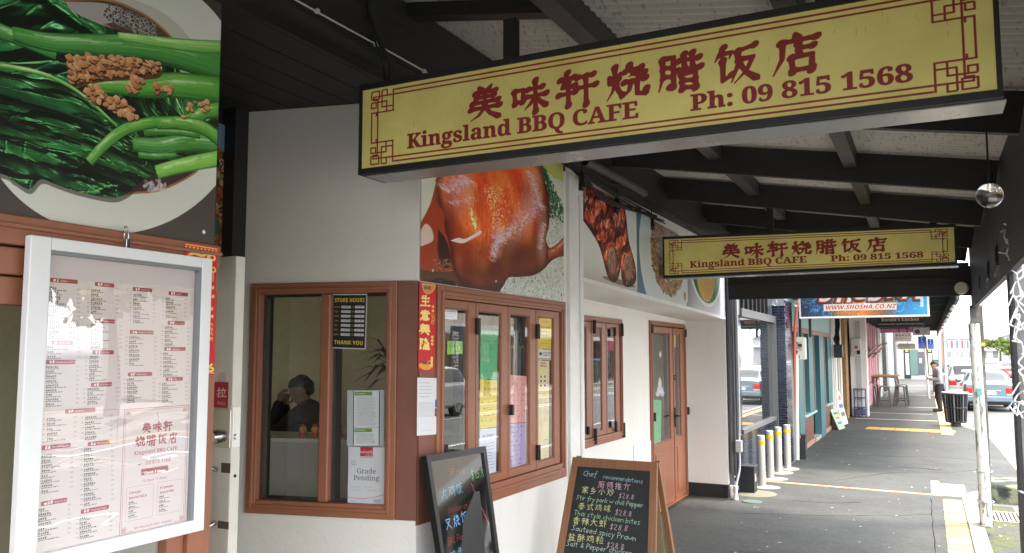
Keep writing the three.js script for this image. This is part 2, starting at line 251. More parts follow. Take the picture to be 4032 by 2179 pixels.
// kerb stones along its edge
{ const pts = paveShape.getPoints(10).map((p) => V(p.x, 0, -p.y)).filter((p) => p.x > 0.3 && p.z < 5.9 && p.z > -60), line = [V(0.43, 0, 4), ...pts.filter((p) => p.z < 4)];
  const curve = new THREE.CurvePath(); for (let i = 1; i < line.length; i++) curve.add(new THREE.LineCurve3(line[i - 1], line[i]));
  curve.add(new THREE.LineCurve3(line.at(-1), V(0.7, 0, -70)));
  const kerb = struct('kerb', box(-8, -7.9, -0.119, -0.11, 4, 4.1), M.concrete), mats = [plain(0.3, 0.29, 0.26, 0.85, { map: wallDirt, bumpMap: fineBump, bumpScale: 0.004 }), plain(0.35, 0.34, 0.29, 0.85, { map: wallDirt, bumpMap: fineBump, bumpScale: 0.004 }), plain(0.36, 0.34, 0.3, 0.9, { map: wallDirt, bumpMap: fineBump, bumpScale: 0.004 })];
  const L = curve.getLength(); let s = 0; reseed(5);
  while (s < L - 0.4) { const step = rr(0.38, 0.52) * (s > 25 ? 2 : 1), a = curve.getPointAt(Math.min(1, s / L)), b = curve.getPointAt(Math.min(1, (s + step - 0.008) / L)); s += step; if (a.distanceTo(b) < 0.05) continue; a.y = b.y = 0.004; put('kerb_stone', beam(a, b, 0.15, 0.135 + rr(0, 0.004)), mats[Math.floor(rnd() * 3)], kerb); } }
// yellow paver strip near the kerb, each brick a piece of its own
reseed(11);
{ const mats = [[0.4, 0.28, 0.13], [0.45, 0.34, 0.17], [0.38, 0.23, 0.12], [0.5, 0.4, 0.21], [0.42, 0.3, 0.16]].map((c) => plain(...c, 0.8, { map: grain, bumpMap: fineBump, bumpScale: 0.003 })), g = [0, 1, 2].map((k) => rbox(-0.115 + 0.002 * k, 0.115, -0.03, 0, -0.053 + 0.001 * k, 0.053, 0.004));
  const brick = (x, z, i) => { const m = add('paver', g[i % 3], mats[Math.floor(rnd() * 5)], pavement); m.position.set(x, 0.004 + rr(0, 0.003), z); m.rotation.y = rr(-0.012, 0.012); };
  for (let z = -5.5, i = 0; z > -12.5; z -= 0.113, i++) brick(0.222 - (z + 9) * 0.002, z, i);
  // tan tile band that crosses the pavement, and the wide yellow band further on
  const tg = rbox(-0.15, 0.15, -0.03, 0, -0.055, 0.055, 0.004), tm = [[0.42, 0.25, 0.12], [0.47, 0.29, 0.14], [0.38, 0.23, 0.12]].map((c) => plain(...c, 0.8, { map: grain, bumpMap: fineBump, bumpScale: 0.003 }));
  for (let x = -2.16; x < 0.05; x += 0.305) { const m = add('band_tile', tg, tm[Math.floor(rnd() * 3)], pavement); m.position.set(x, 0.004 + rr(0, 0.002), -12.93 + (x + 2.16) * 0.08); m.rotation.y = -0.08; }
  const yg = rbox(-0.165, 0.165, -0.03, 0, -0.36, 0.36, 0.006), ym = [[0.62, 0.34, 0.06], [0.68, 0.4, 0.08], [0.6, 0.36, 0.1]].map((c) => plain(...c, 0.75, { map: grain, bumpMap: fineBump, bumpScale: 0.003 }));
  for (let x = -1.33; x < 0.55; x += 0.345) { const m = add('band_tile', yg, ym[Math.floor(rnd() * 3)], pavement); m.position.set(x, 0.005, -23.35 + (x + 1.3) * 0.1); m.rotation.y = -0.05; }
  for (const [z, x0, x1] of [[-26.7, -2.0, 0.2], [-33.2, -0.7, 0.3], [-43, -1.4, 0.3], [-56, -1.4, 0.4]]) put('joint_strip', box(x0, x1, -0.02, 0.004, z - 0.1, z + 0.1), plain(0.42, 0.36, 0.27, 0.85, { map: grain }), pavement);
  for (let z = -22.2, i = 0; z > -48; z -= 0.42, i++) put('kerb_paver', box(0.24, 0.5, -0.02, 0.005 + rr(0, 0.002), z - 0.41, z), mats[i % 5], pavement);
  // concrete corner apron where the strip ends
  put('apron', box(0.1, 0.42, -0.02, 0.004, -13.9, -12.75), plain(0.42, 0.4, 0.34, 0.85, { map: wallDirt, bumpMap: fineBump, bumpScale: 0.004 }), pavement);
  put('apron', box(-0.02, 0.095, -0.02, 0.0045, -14.15, -12.85), plain(0.34, 0.33, 0.31, 0.85, { map: wallDirt, bumpMap: fineBump, bumpScale: 0.004 }), pavement);
  put('apron', box(-2.3, 0.1, -0.02, 0.003, -29.6, -29.45), M.concrete, pavement);
  // trench patch along the strip and cracks
  put('mossy_edge', box(0.34, 0.352, -0.01, 0.006, -12.4, -6), plain(0.05, 0.06, 0.02, 0.95), pavement);
}
// hairline cracks, pour joints and dirt along the wall foot
{ reseed(515); const crack = (pts, w) => { const P = [], I = []; let q = []; for (let i = 0; i < pts.length - 1; i++) for (let k = 0; k < 9; k++) { const t = k / 9; q.push([pts[i][0] + (pts[i + 1][0] - pts[i][0]) * t + rr(-0.014, 0.014), pts[i][1] + (pts[i + 1][1] - pts[i][1]) * t + rr(-0.02, 0.02)]); } q.forEach(([x, z], i) => { const v = w * rr(0.2, 0.8), a = i ? q[i - 1] : q[1], dx = x - a[0], dz = z - a[1], l = Math.hypot(dx, dz) || 1; P.push(x - dz / l * v, 0.0015, z + dx / l * v, x + dz / l * v, 0.0015, z - dx / l * v); if (i) { const k = i * 2; I.push(k - 2, k - 1, k, k, k - 1, k + 1); } }); const g = new THREE.BufferGeometry(); g.setAttribute('position', new THREE.Float32BufferAttribute(P, 3)); g.setAttribute('normal', new THREE.Float32BufferAttribute(P.map((_, i) => (i % 3 === 1 ? 1 : 0)), 3)); g.setIndex(I); return g; };
  const cm = plain(0.03, 0.03, 0.028, 0.95, { side: THREE.DoubleSide }), pm = plain(0.16, 0.155, 0.14, 0.95, { side: THREE.DoubleSide });
  for (const [pts, w] of [[[[-2.2, -10.2], [-1.2, -10.5], [-0.3, -11.0], [0.08, -11.35]], 0.006], [[[0.0, -6], [0.01, -9], [-0.01, -11], [-0.03, -12.6]], 0.005], [[[-1.9, -8.2], [-0.9, -8.5], [0.0, -8.7]], 0.005], [[[-2.2, -17.2], [-1.1, -17.0], [0.2, -17.4], [1.1, -17.2]], 0.008], [[[-1.4, -13.4], [-0.6, -14.8], [0.3, -15.3], [1.1, -16.4]], 0.006]]) put('crack', crack(pts, w), cm, pavement);
  for (const [pts, w] of [[[[-1.7, -11.4], [-1.2, -11.45], [-0.8, -11.7]], 0.012], [[[-0.6, -15.5], [-0.2, -15.6], [0.2, -15.5]], 0.02]]) put('scuff', crack(pts, w), pm, pavement);
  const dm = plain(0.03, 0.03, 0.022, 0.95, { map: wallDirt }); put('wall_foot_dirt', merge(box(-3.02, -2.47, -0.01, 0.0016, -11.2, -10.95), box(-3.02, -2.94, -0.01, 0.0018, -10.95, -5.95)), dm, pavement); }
// mossy verge between strip and kerb, litter of small pale leaves
{ const moss = dataTex(256, (x, y) => { const a = fbm(x * 8, y * 8, 8, 5, 71), b = fbm(x * 40, y * 40, 40, 2, 72); return mix3([0.2, 0.2, 0.18], [0.24, 0.27, 0.07], sstep(0.42, 0.62, a)).map((v) => v * (0.7 + 0.7 * b)); }, { repeat: [0.9, 0.9], srgb: false });
  const mm = std({ map: moss, color: lin(0.26, 0.26, 0.26), roughness: 0.95, bumpMap: fineBump, bumpScale: 0.01 });
  struct('mossy_verge', box(0.356, 0.428, -0.05, 0.003, -12.6, 4), mm); struct('gutter', box(0.506, 0.95, KY - 0.05, KY + 0.012, -12.9, 4), mm);
  reseed(77); const g = []; for (let i = 0; i < 170; i++) { const z = -rr(7, 24), x = i % 3 ? rr(-2.2, 0.1) : rr(0.36, 1.3), s = rr(0.008, 0.022), y = x > 0.5 ? (z < -14 ? 0.006 : KY + 0.016) : 0.005; if (x > 0.43 && x < 0.6) continue; const q = new THREE.PlaneGeometry(s, s * rr(0.6, 1.8)).rotateX(-Math.PI / 2).rotateY(rr(0, 6)).rotateX(rr(-0.2, 0.2)).translate(x, y + 0.003, z); g.push(q); }
  const lt = solo('leaf_litter', merge(g), plain(0.55, 0.53, 0.44, 0.8, { side: THREE.DoubleSide }), 'scattered pale leaf and paper litter on the dark pavement', 'litter'); lt.userData.kind = 'stuff'; }
// bluestone kerb block and iron drain grate beside the awning post
{ reseed(21); const g = new RoundedBoxGeometry(0.42, 0.3, 0.9, 4, 0.05), p = g.attributes.position; for (let i = 0; i < p.count; i++) { const q = V().fromBufferAttribute(p, i), k = 0.03 * (fbm(q.x * 9 + 9, q.z * 7 + q.y * 8 + 9, 64, 3, 8) - 0.5); p.setXYZ(i, q.x + k * 1.4, q.y + k, q.z + k); } g.computeVertexNormals();
  const st = dataTex(128, (x, y) => { const a = fbm(x * 6, y * 6, 6, 5, 91); return mix3([0.03, 0.034, 0.03], [0.2, 0.21, 0.13], sstep(0.5, 0.75, a)); }, { repeat: [1, 1] });
  solo('kerb_block', metreUV(g.translate(0.93, -0.015, -13.62)), std({ map: st, roughness: 0.95, bumpMap: fineBump, bumpScale: 0.01 }), 'dark mossy bluestone kerb block beside the drain grate', 'kerb stone');
  const t = thing('drain_grate', 'rusty slotted iron drain grate in the gutter beside the awning post', 'drain', [0.78, KY, -12.05]);
  put('grate_frame', merge(box(0.6, 1.02, KY, KY + 0.022, -12.42, -12.38), box(0.6, 1.02, KY, KY + 0.022, -11.72, -11.68), box(0.6, 0.63, KY, KY + 0.022, -12.38, -11.72), box(0.99, 1.02, KY, KY + 0.022, -12.38, -11.72)), plain(0.3, 0.24, 0.18, 0.8, { map: grain }), t);
  put('pit', box(0.63, 0.99, KY, KY + 0.013, -12.38, -11.72), plain(0.008, 0.008, 0.008, 1), t);
  for (let i = 0; i < 8; i++) put('bar', beam(V(0.648 + i * 0.046, KY + 0.021, -12.38), V(0.648 + i * 0.046, KY + 0.021, -11.72), 0.024, 0.02), plain(0.5, 0.42, 0.34, 0.7, { map: grain }), t); }
// far pavement across the road
struct('far_pavement', metreUV(new THREE.BoxGeometry(8, 0.3, 200).translate(17, -0.12, -80)), M.concrete);

// ================================================================ the cafe building
const FW = new Frame([-2.47, 0, 0], [0, 0, -1]), FR = new Frame([-3.03, 0, 0], [0, 0, -1]), FH = new Frame([-2.47, 0, -3.665], [0.9696, 0, -0.2448]), FE = new Frame([0, 0, -11.22], [1, 0, 0]);
const cafe = thing('cafe_building', 'white painted cafe frontage with brown framed windows under the verandah', 'building', [-2.9, 0, -6]);
// splayed wall beside the entry
put('splayed_wall', merge(FH.box(-1.08, -0.004, 0, 1.06, -0.14, 0), FH.box(-1.08, 0, 2.355, 3.375, -0.14, 0), FH.box(-1.08, -1.012, 1.06, 2.355, -0.14, 0)), M.greyWall, cafe);
put('street_wall', merge(FW.box(3.667, 5.72, 0, 1.03, -0.14, 0), FW.box(3.667, 5.72, 2.345, 3.5, -0.14, 0), FW.box(5.645, 5.72, 1.03, 2.345, -0.14, 0)), M.white, cafe);
put('pillar', FW.box(5.722, 5.915, 0, 3.36, -0.1, 0.025), M.whiteTrim, cafe);
put('pillar_pipe', tube([FW.p(5.94, 0.02, 0.03), FW.p(5.94, 1.6, 0.03), FW.p(5.94, 3.3, 0.03)], 0.022, 4, 8), M.whiteTrim, cafe);
const dU = [9.545, 11.16], wU = [7.31, 8.52];
put('recess_wall', merge(FR.box(5.92, wU[0], 0, 2.53, -0.14, 0), FR.box(wU[0], wU[1], 0, 1.02, -0.14, 0), FR.box(wU[0], wU[1], 2.335, 2.53, -0.14, 0), FR.box(wU[1], dU[0], 0, 2.53, -0.14, 0), FR.box(dU[0], dU[1], 2.365, 2.53, -0.14, 0), FR.box(dU[1], 11.24, 0, 2.53, -0.14, 0), box(-3.03, -2.47, 0, 2.53, -5.92, -5.78)), M.white, cafe);
put('dado', FR.box(8.9, 9.54, 0, 0.9, 0, 0.012), M.whiteTrim, cafe);
put('return_wall', FE.box(-3.03, -2.47, 0.175, 2.53, -0.1, 0), M.white, cafe);
put('plinth', FE.box(-3.03, -2.475, 0, 0.172, -0.1, 0.012), M.plinth, cafe);
{ const a = [FW.p(5.93, 2.575, 0.012), FW.p(11.225, 2.462, 0.012)], lo = (p, d) => p.clone().add(V(0, -d, 0)); // sloping poster ledge
  put('ledge', slab(lo(a[0], 0.035), lo(a[1], 0.035), a[1], a[0], 0.58), M.whiteTrim, cafe);
  put('soffit', slab(V(-3.035, 2.535, -5.93), V(-3.035, 2.42, -11.21), V(-2.475, 2.425, -11.21), V(-2.475, 2.54, -5.93), 0.004), M.white, cafe);
  put('upper_wall', FW.box(5.916, 11.3, 2.6, 3.62, -0.12, -0.006), M.white, cafe); }
// brown timber at the corner, both faces
put('corner_board', merge(FH.box(FH.at(1566, 1550)[0], 0.004, 1.06, 2.35, -0.1, 0.012), FW.box(3.667, 3.83, 1.035, 2.345, -0.1, 0.012)), M.brownPanel, cafe);

// window units: outer frame with stepped moulding, sashes, panes, hinges
function windowUnit(F, host, name, u0, u1, v0, v1, sashes, { face = 0.025, frame = 0.05, stile = 0.045, sill = 0.06, depth = 0.09, panel = 0, bottom = frame, sashName = 'sash', seal = 0.02 } = {}) {
  const n1 = face, n0 = face - depth, ring = (a, b, c, d, w, wb, p, q) => [F.rbox(a, a + w, c, d, p, q, 0.005), F.rbox(b - w, b, c, d, p, q, 0.005), F.rbox(a + w, b - w, d - w, d, p, q, 0.005), F.rbox(a + w, b - w, c, c + wb, p, q, 0.005)];
  const w = put(name, merge(ring(u0, u1, v0, v1, frame, bottom, n0, n1), ring(u0 + frame * 0.45, u1 - frame * 0.45, v0 + bottom * 0.45, v1 - frame * 0.45, frame * 0.32, frame * 0.32, n1 - 0.005, n1 + 0.011)), M.brown, host);
  sashes.forEach(([a, b, pa, pb, vb = v0 + bottom, vt = v1 - frame, pv0, pv1], i) => {
    const s0 = vb + 0.004, s1 = vt - 0.004, q0 = pv0 ?? s0 + stile, q1 = pv1 ?? s1 - stile, f1 = n1 - 0.012, f0 = f1 - 0.026, g = [F.rbox(a, pa, s0, s1, f0, f1), F.rbox(pb, b, s0, s1, f0, f1), F.rbox(pa, pb, q1, s1, f0, f1), F.rbox(pa, pb, s0, q0, f0, f1)];
    const bead = 0.006; g.push(F.rbox(pa, pa + bead, q0, q1, f0 - 0.01, f1 - 0.007), F.rbox(pb - bead, pb, q0, q1, f0 - 0.01, f1 - 0.007), F.rbox(pa + bead, pb - bead, q1 - bead, q1, f0 - 0.01, f1 - 0.007), F.rbox(pa + bead, pb - bead, q0, q0 + bead, f0 - 0.01, f1 - 0.007));
    put(sashName, merge(g), M.brown, w);
    put('pane', F.quad(pa + bead, pb - bead, q0 + bead, q1 - bead, f1 - 0.012), M.glass, w);
    if (seal) put('seal', merge(F.box(pa + bead, pa + bead + seal * 0.3, q0 + bead, q1 - bead, f0 - 0.05, f0 - 0.004), F.box(pb - bead - seal, pb - bead, q0 + bead, q1 - bead, f0 - 0.05, f0 - 0.004), F.box(pa + bead, pb - bead, q0 + bead, q0 + bead + 0.012, f0 - 0.05, f0 - 0.0045), F.box(pa + bead, pb - bead, q1 - bead - 0.012, q1 - bead, f0 - 0.05, f0 - 0.0045)), M.rubber, w);
  });
  return w;
}
const U = (F, x, y = 1500, n = 0) => F.at(x, y, n)[0];
// the two-light window in the splayed wall
{ const a = -1.01, b = U(FH, 1566, 1550) - 0.002, m0 = U(FH, 1262), m1 = U(FH, 1302), L = U(FH, 1040), R = U(FH, 1525);
  const w = windowUnit(FH, cafe, 'splayed_window', a, b, 1.06, 2.352, [], { frame: 0.062, bottom: 0.075 });
  const f1 = 0.012, q0 = 1.135, q1 = 2.29;
  put('mullion', FH.rbox(m0, m1, q0, q1, -0.055, 0.02, 0.012), M.brown, w);
  for (const [p, q] of [[a + 0.06, m0], [m1, b - 0.06]]) {
    put('pane', FH.quad(p, q, q0, q1, -0.02), M.glass, w);
    put('seal', merge(FH.box(p, p + 0.02, q0, q1, -0.1, -0.024), FH.box(q - 0.012, q, q0, q1, -0.06, -0.024), FH.box(p, q, q0, q0 + 0.014, -0.06, -0.0245), FH.box(p, q, q1 - 0.012, q1, -0.06, -0.0245)), M.rubber, w);
  } }
const hinge = (F, u, v0, v1, host, n = 0.02) => put('hinge', merge(F.rbox(u - 0.014, u + 0.014, v0, v1, n - 0.01, n + 0.012, 0.004), rod(F.p(u, v0, n + 0.014), F.p(u, v1, n + 0.014), 0.008)), M.blackMetal, host);
// folding window in the street wall
{ const X = (x) => U(FW, x, 1550), s = [[1727, 1865, 1735, 1836], [1867, 1993, 1877, 1968], [1995, 2104, 2004, 2081], [2106, 2198, 2114, 2177]].map((r) => r.map((x) => X(x)));
  const w = windowUnit(FW, cafe, 'folding_window', 3.832, 5.645, 1.03, 2.345, s, { frame: 0.075, bottom: 0.11, stile: 0.05, seal: 0.045 });
  for (const [px, t, b] of [[1866, 1254, 1318], [2105, 1277, 1335], [2105, 1752, 1812]]) { const u = X(px); hinge(FW, u, FW.at(px, b)[1], FW.at(px, t)[1], w, 0.024); }
  put('handle', FW.rbox(X(1996) - 0.012, X(1996) + 0.012, 1.55, 1.62, 0.02, 0.05), M.blackMetal, w); }
// folding window in the recess
{ const X = (x) => U(FR, x, 1500), s = [[2281, 2326, 2282, 2306], [2328, 2383, 2333, 2367], [2385, 2437, 2389, 2421]].map((r) => r.map((x) => X(x)));
  s[0][0] = wU[0] + 0.03;
  const w = windowUnit(FR, cafe, 'narrow_folding_window', wU[0], wU[1], 1.025, 2.335, s, { frame: 0.055, bottom: 0.085, stile: 0.05, seal: 0.07 });
  for (const [px, t, b] of [[2331, 1261, 1314], [2331, 1688, 1750], [2441, 1276, 1325], [2443, 1665, 1724], [2302, 1680, 1712], [2411, 1290, 1325], [2412, 1660, 1700]]) { const u = X(px); hinge(FR, u, FR.at(px, b)[1], FR.at(px, t)[1], w, 0.03); } }
// narrow double door in the recess
{ const X = (x) => U(FR, x, 1500), q = (y, x) => FR.at(x, y)[1];
  const w = windowUnit(FR, cafe, 'double_door', dU[0], dU[1], 0.0, 2.365, [[X(2563), X(2647), X(2569), X(2637), 0.03, 2.3, 0.84, 2.22], [X(2650), X(2692), X(2655), X(2678), 0.03, 2.3, 0.84, 2.22]], { frame: 0.055, bottom: 0.03, seal: 0.05, sashName: 'door_leaf' });
  for (const [a, b] of [[X(2569), X(2637)], [X(2655), X(2678)]]) put('door_panel', merge(FR.rbox(a + 0.04, b - 0.04, 0.14, 0.72, -0.02, 0.024, 0.008)), M.brown, w);
  for (const [px, t, b] of [[2561, 1279, 1314], [2694, 1299, 1328], [2566, 1626, 1660], [2699, 1604, 1634]]) { const u = X(px); hinge(FR, u, FR.at(px, b)[1], FR.at(px, t)[1], w, 0.03); }
  const u = X(2651); put('handle', merge(FR.rbox(u - 0.012, u + 0.012, 0.98, 1.24, 0.015, 0.03), tube([FR.p(u, 1.13, 0.03), FR.p(u, 1.13, 0.075), FR.p(u + 0.12, 1.125, 0.075)], 0.01, 10), tube([FR.p(u - 0.05, 1.13, 0.03), FR.p(u - 0.05, 1.13, 0.075), FR.p(u - 0.2, 1.12, 0.075)], 0.01, 10)), M.blackMetal, w);
  put('lock', merge(rod(FR.p(u, 1.62, 0.015), FR.p(u, 1.62, 0.03), 0.012), rod(FR.p(u, 1.66, 0.015), FR.p(u, 1.66, 0.03), 0.012)), M.blackMetal, w); }
// near frontage: beam, glazed bays and jamb beside the entry
{ const w = put('front_beam', merge(FW.rbox(-2.0, 2.245, 2.28, 2.372, -0.12, 0.03, 0.006), FW.rbox(-2.0, 2.245, 2.19, 2.275, -0.12, 0.012, 0.006), FW.rbox(-2.0, 2.245, 2.33, 2.345, 0.028, 0.042, 0.004)), M.brown, cafe);
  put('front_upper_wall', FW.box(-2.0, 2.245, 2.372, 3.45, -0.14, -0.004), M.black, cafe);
  const bays = [[-1.2, -0.46], [-0.42, 0.3], [0.34, 1.16], [1.2, 2.14]];
  const wnd = put('front_window', merge(FW.rbox(-2.0, 2.245, 0.0, 0.12, -0.1, 0.02), FW.rbox(2.14, 2.245, 0.12, 2.19, -0.1, 0.02)), M.brown, cafe);
  bays.forEach(([a, b]) => { const k = 0.075; put('sash', merge(FW.rbox(a, a + k, 0.125, 2.185, -0.05, 0.0), FW.rbox(b - k, b, 0.125, 2.185, -0.05, 0.0), FW.rbox(a + k, b - k, 2.1, 2.185, -0.05, 0.0), FW.rbox(a + k, b - k, 0.125, 0.22, -0.05, 0.0), FW.rbox(a + k, b - k, 0.86, 0.93, -0.05, 0.0)), M.brown, wnd); put('pane', FW.quad(a + k, b - k, 0.93, 2.1, -0.03), M.glass, wnd); put('pane', FW.quad(a + k, b - k, 0.22, 0.86, -0.03), M.glass, wnd); }); }
// entry recess: black upper wall, soffit planks, step
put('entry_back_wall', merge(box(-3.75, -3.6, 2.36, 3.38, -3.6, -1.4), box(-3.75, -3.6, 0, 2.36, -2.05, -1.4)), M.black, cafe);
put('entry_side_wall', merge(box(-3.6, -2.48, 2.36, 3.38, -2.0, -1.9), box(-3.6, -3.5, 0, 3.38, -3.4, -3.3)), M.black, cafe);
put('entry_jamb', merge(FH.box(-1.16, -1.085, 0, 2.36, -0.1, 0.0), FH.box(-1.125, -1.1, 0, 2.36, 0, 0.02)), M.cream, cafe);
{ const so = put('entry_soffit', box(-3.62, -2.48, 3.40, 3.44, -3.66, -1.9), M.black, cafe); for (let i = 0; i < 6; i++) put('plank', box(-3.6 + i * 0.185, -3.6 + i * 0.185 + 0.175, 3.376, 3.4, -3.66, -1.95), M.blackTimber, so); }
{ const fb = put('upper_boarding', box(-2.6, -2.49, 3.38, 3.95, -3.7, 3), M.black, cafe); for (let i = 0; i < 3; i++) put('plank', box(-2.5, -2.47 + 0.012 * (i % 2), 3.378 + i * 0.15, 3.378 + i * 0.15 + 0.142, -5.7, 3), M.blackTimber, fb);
  put('ledger', merge(box(-2.47, -2.32, 3.42, 3.6, -11.2, 3), box(-2.47, -2.36, 3.6, 3.79, -11.2, 3)), M.blackTimber, cafe);
  put('building_shell', merge(box(-9, -2.6, 3.5, 9, -11.3, 3), box(-2.6, -2.48, 3.95, 9, -11.3, 3)), M.greyWall, cafe); }
// inside the cafe
{ const cw = std({ color: lin(0.93, 0.87, 0.58), roughness: 0.7, map: grain });
  put('interior_floor', merge(box(-8, -3.76, -0.05, 0.015, -3.7, 3), box(-8, -3.18, -0.05, 0.015, -11.15, -3.7), box(-3.18, -2.62, -0.05, 0.015, -5.78, -3.85)), plain(0.42, 0.36, 0.28, 0.4, { map: grain }), cafe);
  put('interior_ceiling', box(-8, -3.76, 2.75, 2.8, -11.15, 3), plain(0.85, 0.83, 0.76, 0.8), cafe);
  put('interior_ceiling', box(-3.76, -2.62, 2.75, 2.8, -11.15, -3.85), plain(0.85, 0.83, 0.76, 0.8), cafe);
  put('interior_wall', merge(box(-8.1, -8, 0, 2.8, -11.15, 3), box(-8, -3.2, 0, 2.8, -11.2, -11.1), box(-8, -2.62, 0, 2.8, 2.9, 3)), cw, cafe);
  put('interior_wall', FH.box(-4.6, 0.1, 0, 2.8, -3.6, -3.5), cw, cafe);
  put('interior_wall', merge(box(-5.6, -5.5, 0, 2.8, -1.2, 1.5)), cw, cafe); }
// ================================================================ verandah over the pavement
const RY = (X) => 3.15 - 0.175 * X; // underside of the rafters
const ironTex = dataTex(1024, (x, y) => { const a = fbm(x * 6, y * 6, 6, 5, 101), s = fbm(x * 110, y * 60, 110, 2, 103), t = fbm(x * 9, y * 9, 9, 3, 107); let v = 0.92 + 0.2 * (a - 0.5); if (s > 0.735 - 0.05 * t) v *= 0.66; return [v, v * 0.99, v * 0.955]; }, { repeat: [1 / 1.6, 1 / 1.6] });
const iron = std({ color: lin(0.56, 0.55, 0.52), map: ironTex, roughness: 0.6, side: THREE.DoubleSide });
const awning = thing('verandah', 'black timber verandah with corrugated iron roof over the footpath', 'verandah', [-0.9, 0, -5]);
{ // corrugated sheets running down to the street, laid with a slight lap
  const pitch = 0.0762, amp = 0.012, sheet = (z0, z1, lift) => { const n = Math.round((z0 - z1) / pitch * 8), P = [], I = [], Un = []; for (let i = 0; i <= n; i++) for (const X of [-2.52, 0.62]) { const z = z0 - (i / n) * (z0 - z1), y = RY(X) + 0.245 + lift + amp * Math.cos((z0 - z) / pitch * 2 * Math.PI); P.push(X, y, z); Un.push(X, -z); } for (let i = 0; i < n; i++) { const k = i * 2; I.push(k, k + 2, k + 1, k + 1, k + 2, k + 3); } const g = new THREE.BufferGeometry(); g.setAttribute('position', new THREE.Float32BufferAttribute(P, 3)); g.setAttribute('uv', new THREE.Float32BufferAttribute(Un, 2)); g.setIndex(I); g.computeVertexNormals(); return g; };
  for (let z = 1.2, i = 0; z > -11; z -= 0.762, i++) put('roof_sheet', sheet(z, Math.max(z - 0.80, -11.1), 0.004 * (i % 2)), iron, awning);
}
for (const z of [1.15, -0.15, -1.8, -4.75, -6.4, -8.05, -9.7, -11.05]) put('rafter', beam(V(-2.4, RY(-2.4) + 0.22, z), V(0.5, RY(0.5) + 0.22, z), 0.05, 0.22), M.blackTimber, awning);
put('rafter', beam(V(-2.4, RY(-2.4) + 0.235, -3.42), V(-1.5, RY(-1.5) + 0.235, -3.42), 0.085, 0.075), M.blackTimber, awning);
for (const X of [-1.45, -0.45]) put('purlin', beam(V(X, RY(X) + 0.235, 1.15), V(X, RY(X) + 0.235, -11.0), X < -1 ? 0.1 : 0.09, 0.13), plain(0.05, 0.045, 0.042, 0.6, { map: woodGrain, bumpMap: woodGrain, bumpScale: 0.002 }), awning);
put('fascia_board', merge(box(0.5, 0.54, 2.49, 3.3, -11.1, 1.2)), plain(0.028, 0.032, 0.042, 0.6, { map: woodGrain, bumpMap: woodGrain, bumpScale: 0.002 }), awning);
put('gutter', merge(box(0.54, 0.66, 2.98, 3.0, -11.1, 1.2), box(0.65, 0.66, 3.0, 3.1, -11.1, 1.2)), M.blackMetal, awning);
{ // closing board with battens at the far end
  put('end_board', slab(V(-2.36, 2.685, -10.98), V(0.5, 2.645, -10.98), V(0.5, 3.0, -10.98), V(-2.36, 3.42, -10.98), 0.03), M.blackTimber, awning);
  for (const v of [2.86, 3.03]) put('end_batten', slab(V(-2.36, v, -10.955), V(0.49, v - 0.03, -10.955), V(0.49, v + 0.012, -10.955), V(-2.36, v + 0.05, -10.955), 0.02), M.blackTimber, awning); }
// posts: tapering timber post with downpipe, and the near post
{ const t = thing('awning_post', 'grey timber awning post with worn white downpipe strapped to it, far end of the verandah', 'post', [0.52, 0, -10.8]);
  const wood = dataTex(256, (x, y) => { const a = fbm(x * 30, y * 3, 30, 4, 141), b = fbm(x * 6, y * 6, 6, 4, 143); return mix3([0.05, 0.045, 0.045], [0.24, 0.22, 0.2], 0.4 * a + 0.6 * sstep(0.35, 0.7, b)); }, { repeat: [2, 1] });
  put('post', beam(V(0.535, 0, -10.85), V(0.535, 2.52, -10.85), 0.13, 0.13, V(0, 0, 1)).translate(0, 0, 0.06), std({ map: wood, roughness: 0.85, bumpMap: woodGrain, bumpScale: 0.003 }), t);
  const pp = dataTex(256, (x, y) => { const a = fbm(x * 6, y * 8, 8, 5, 151), s = fbm(x * 3, y * 14, 14, 3, 153); return mix3([0.72, 0.72, 0.66], [0.16, 0.17, 0.13], sstep(0.62, 0.72, a) * 0.85 + 0.2 * sstep(0.6, 0.8, s)); }, { repeat: [1, 0.6] });
  const pg = rod(V(0.53, 0.09, -10.72), V(0.5, 2.3, -10.73), 0.06, 0.056, 16), uv = pg.attributes.uv; for (let i = 0; i < uv.count; i++) uv.setXY(i, uv.getX(i), uv.getY(i) * 3);
  put('downpipe', pg, std({ map: pp, roughness: 0.5 }), t);
  put('shoe', rod(V(0.53, 0.0, -10.68), V(0.53, 0.1, -10.72), 0.05, 0.062, 16), std({ map: pp, roughness: 0.5 }), t);
  for (const y of [0.28, 0.62]) put('strap', new THREE.TorusGeometry(0.085, 0.006, 6, 24).rotateX(Math.PI / 2 + 0.08).translate(0.53, y, -10.74), M.galv, t);
  put('sticker', box(0.495, 0.545, 1.48, 1.56, -10.662, -10.658), plain(0.12, 0.38, 0.32, 0.5), t, 'faded green round sticker');
  put('yellow_band', box(0.468, 0.602, 2.04, 2.08, -10.86, -10.712).translate(0, 0, 0), plain(0.75, 0.6, 0.03, 0.5), t);
}
{ const t = thing('awning_post', 'near dark post wound with white fairy lights at the right edge', 'post', [0.6, 0, -6.25]);
  const g = dataTex(128, (x, y) => { const a = fbm(x * 6, y * 6, 6, 4, 161); return gray(0.1 + 0.1 * a); }, { repeat: [1, 1] });
  put('post', box(0.53, 0.72, 0, 2.55, -6.45, -6.25), std({ map: g, roughness: 0.6, bumpMap: fineBump, bumpScale: 0.002 }), t);
  put('edge_strip', box(0.508, 0.532, 0, 2.55, -6.44, -6.23), plain(0.012, 0.01, 0.012, 0.5), t); }
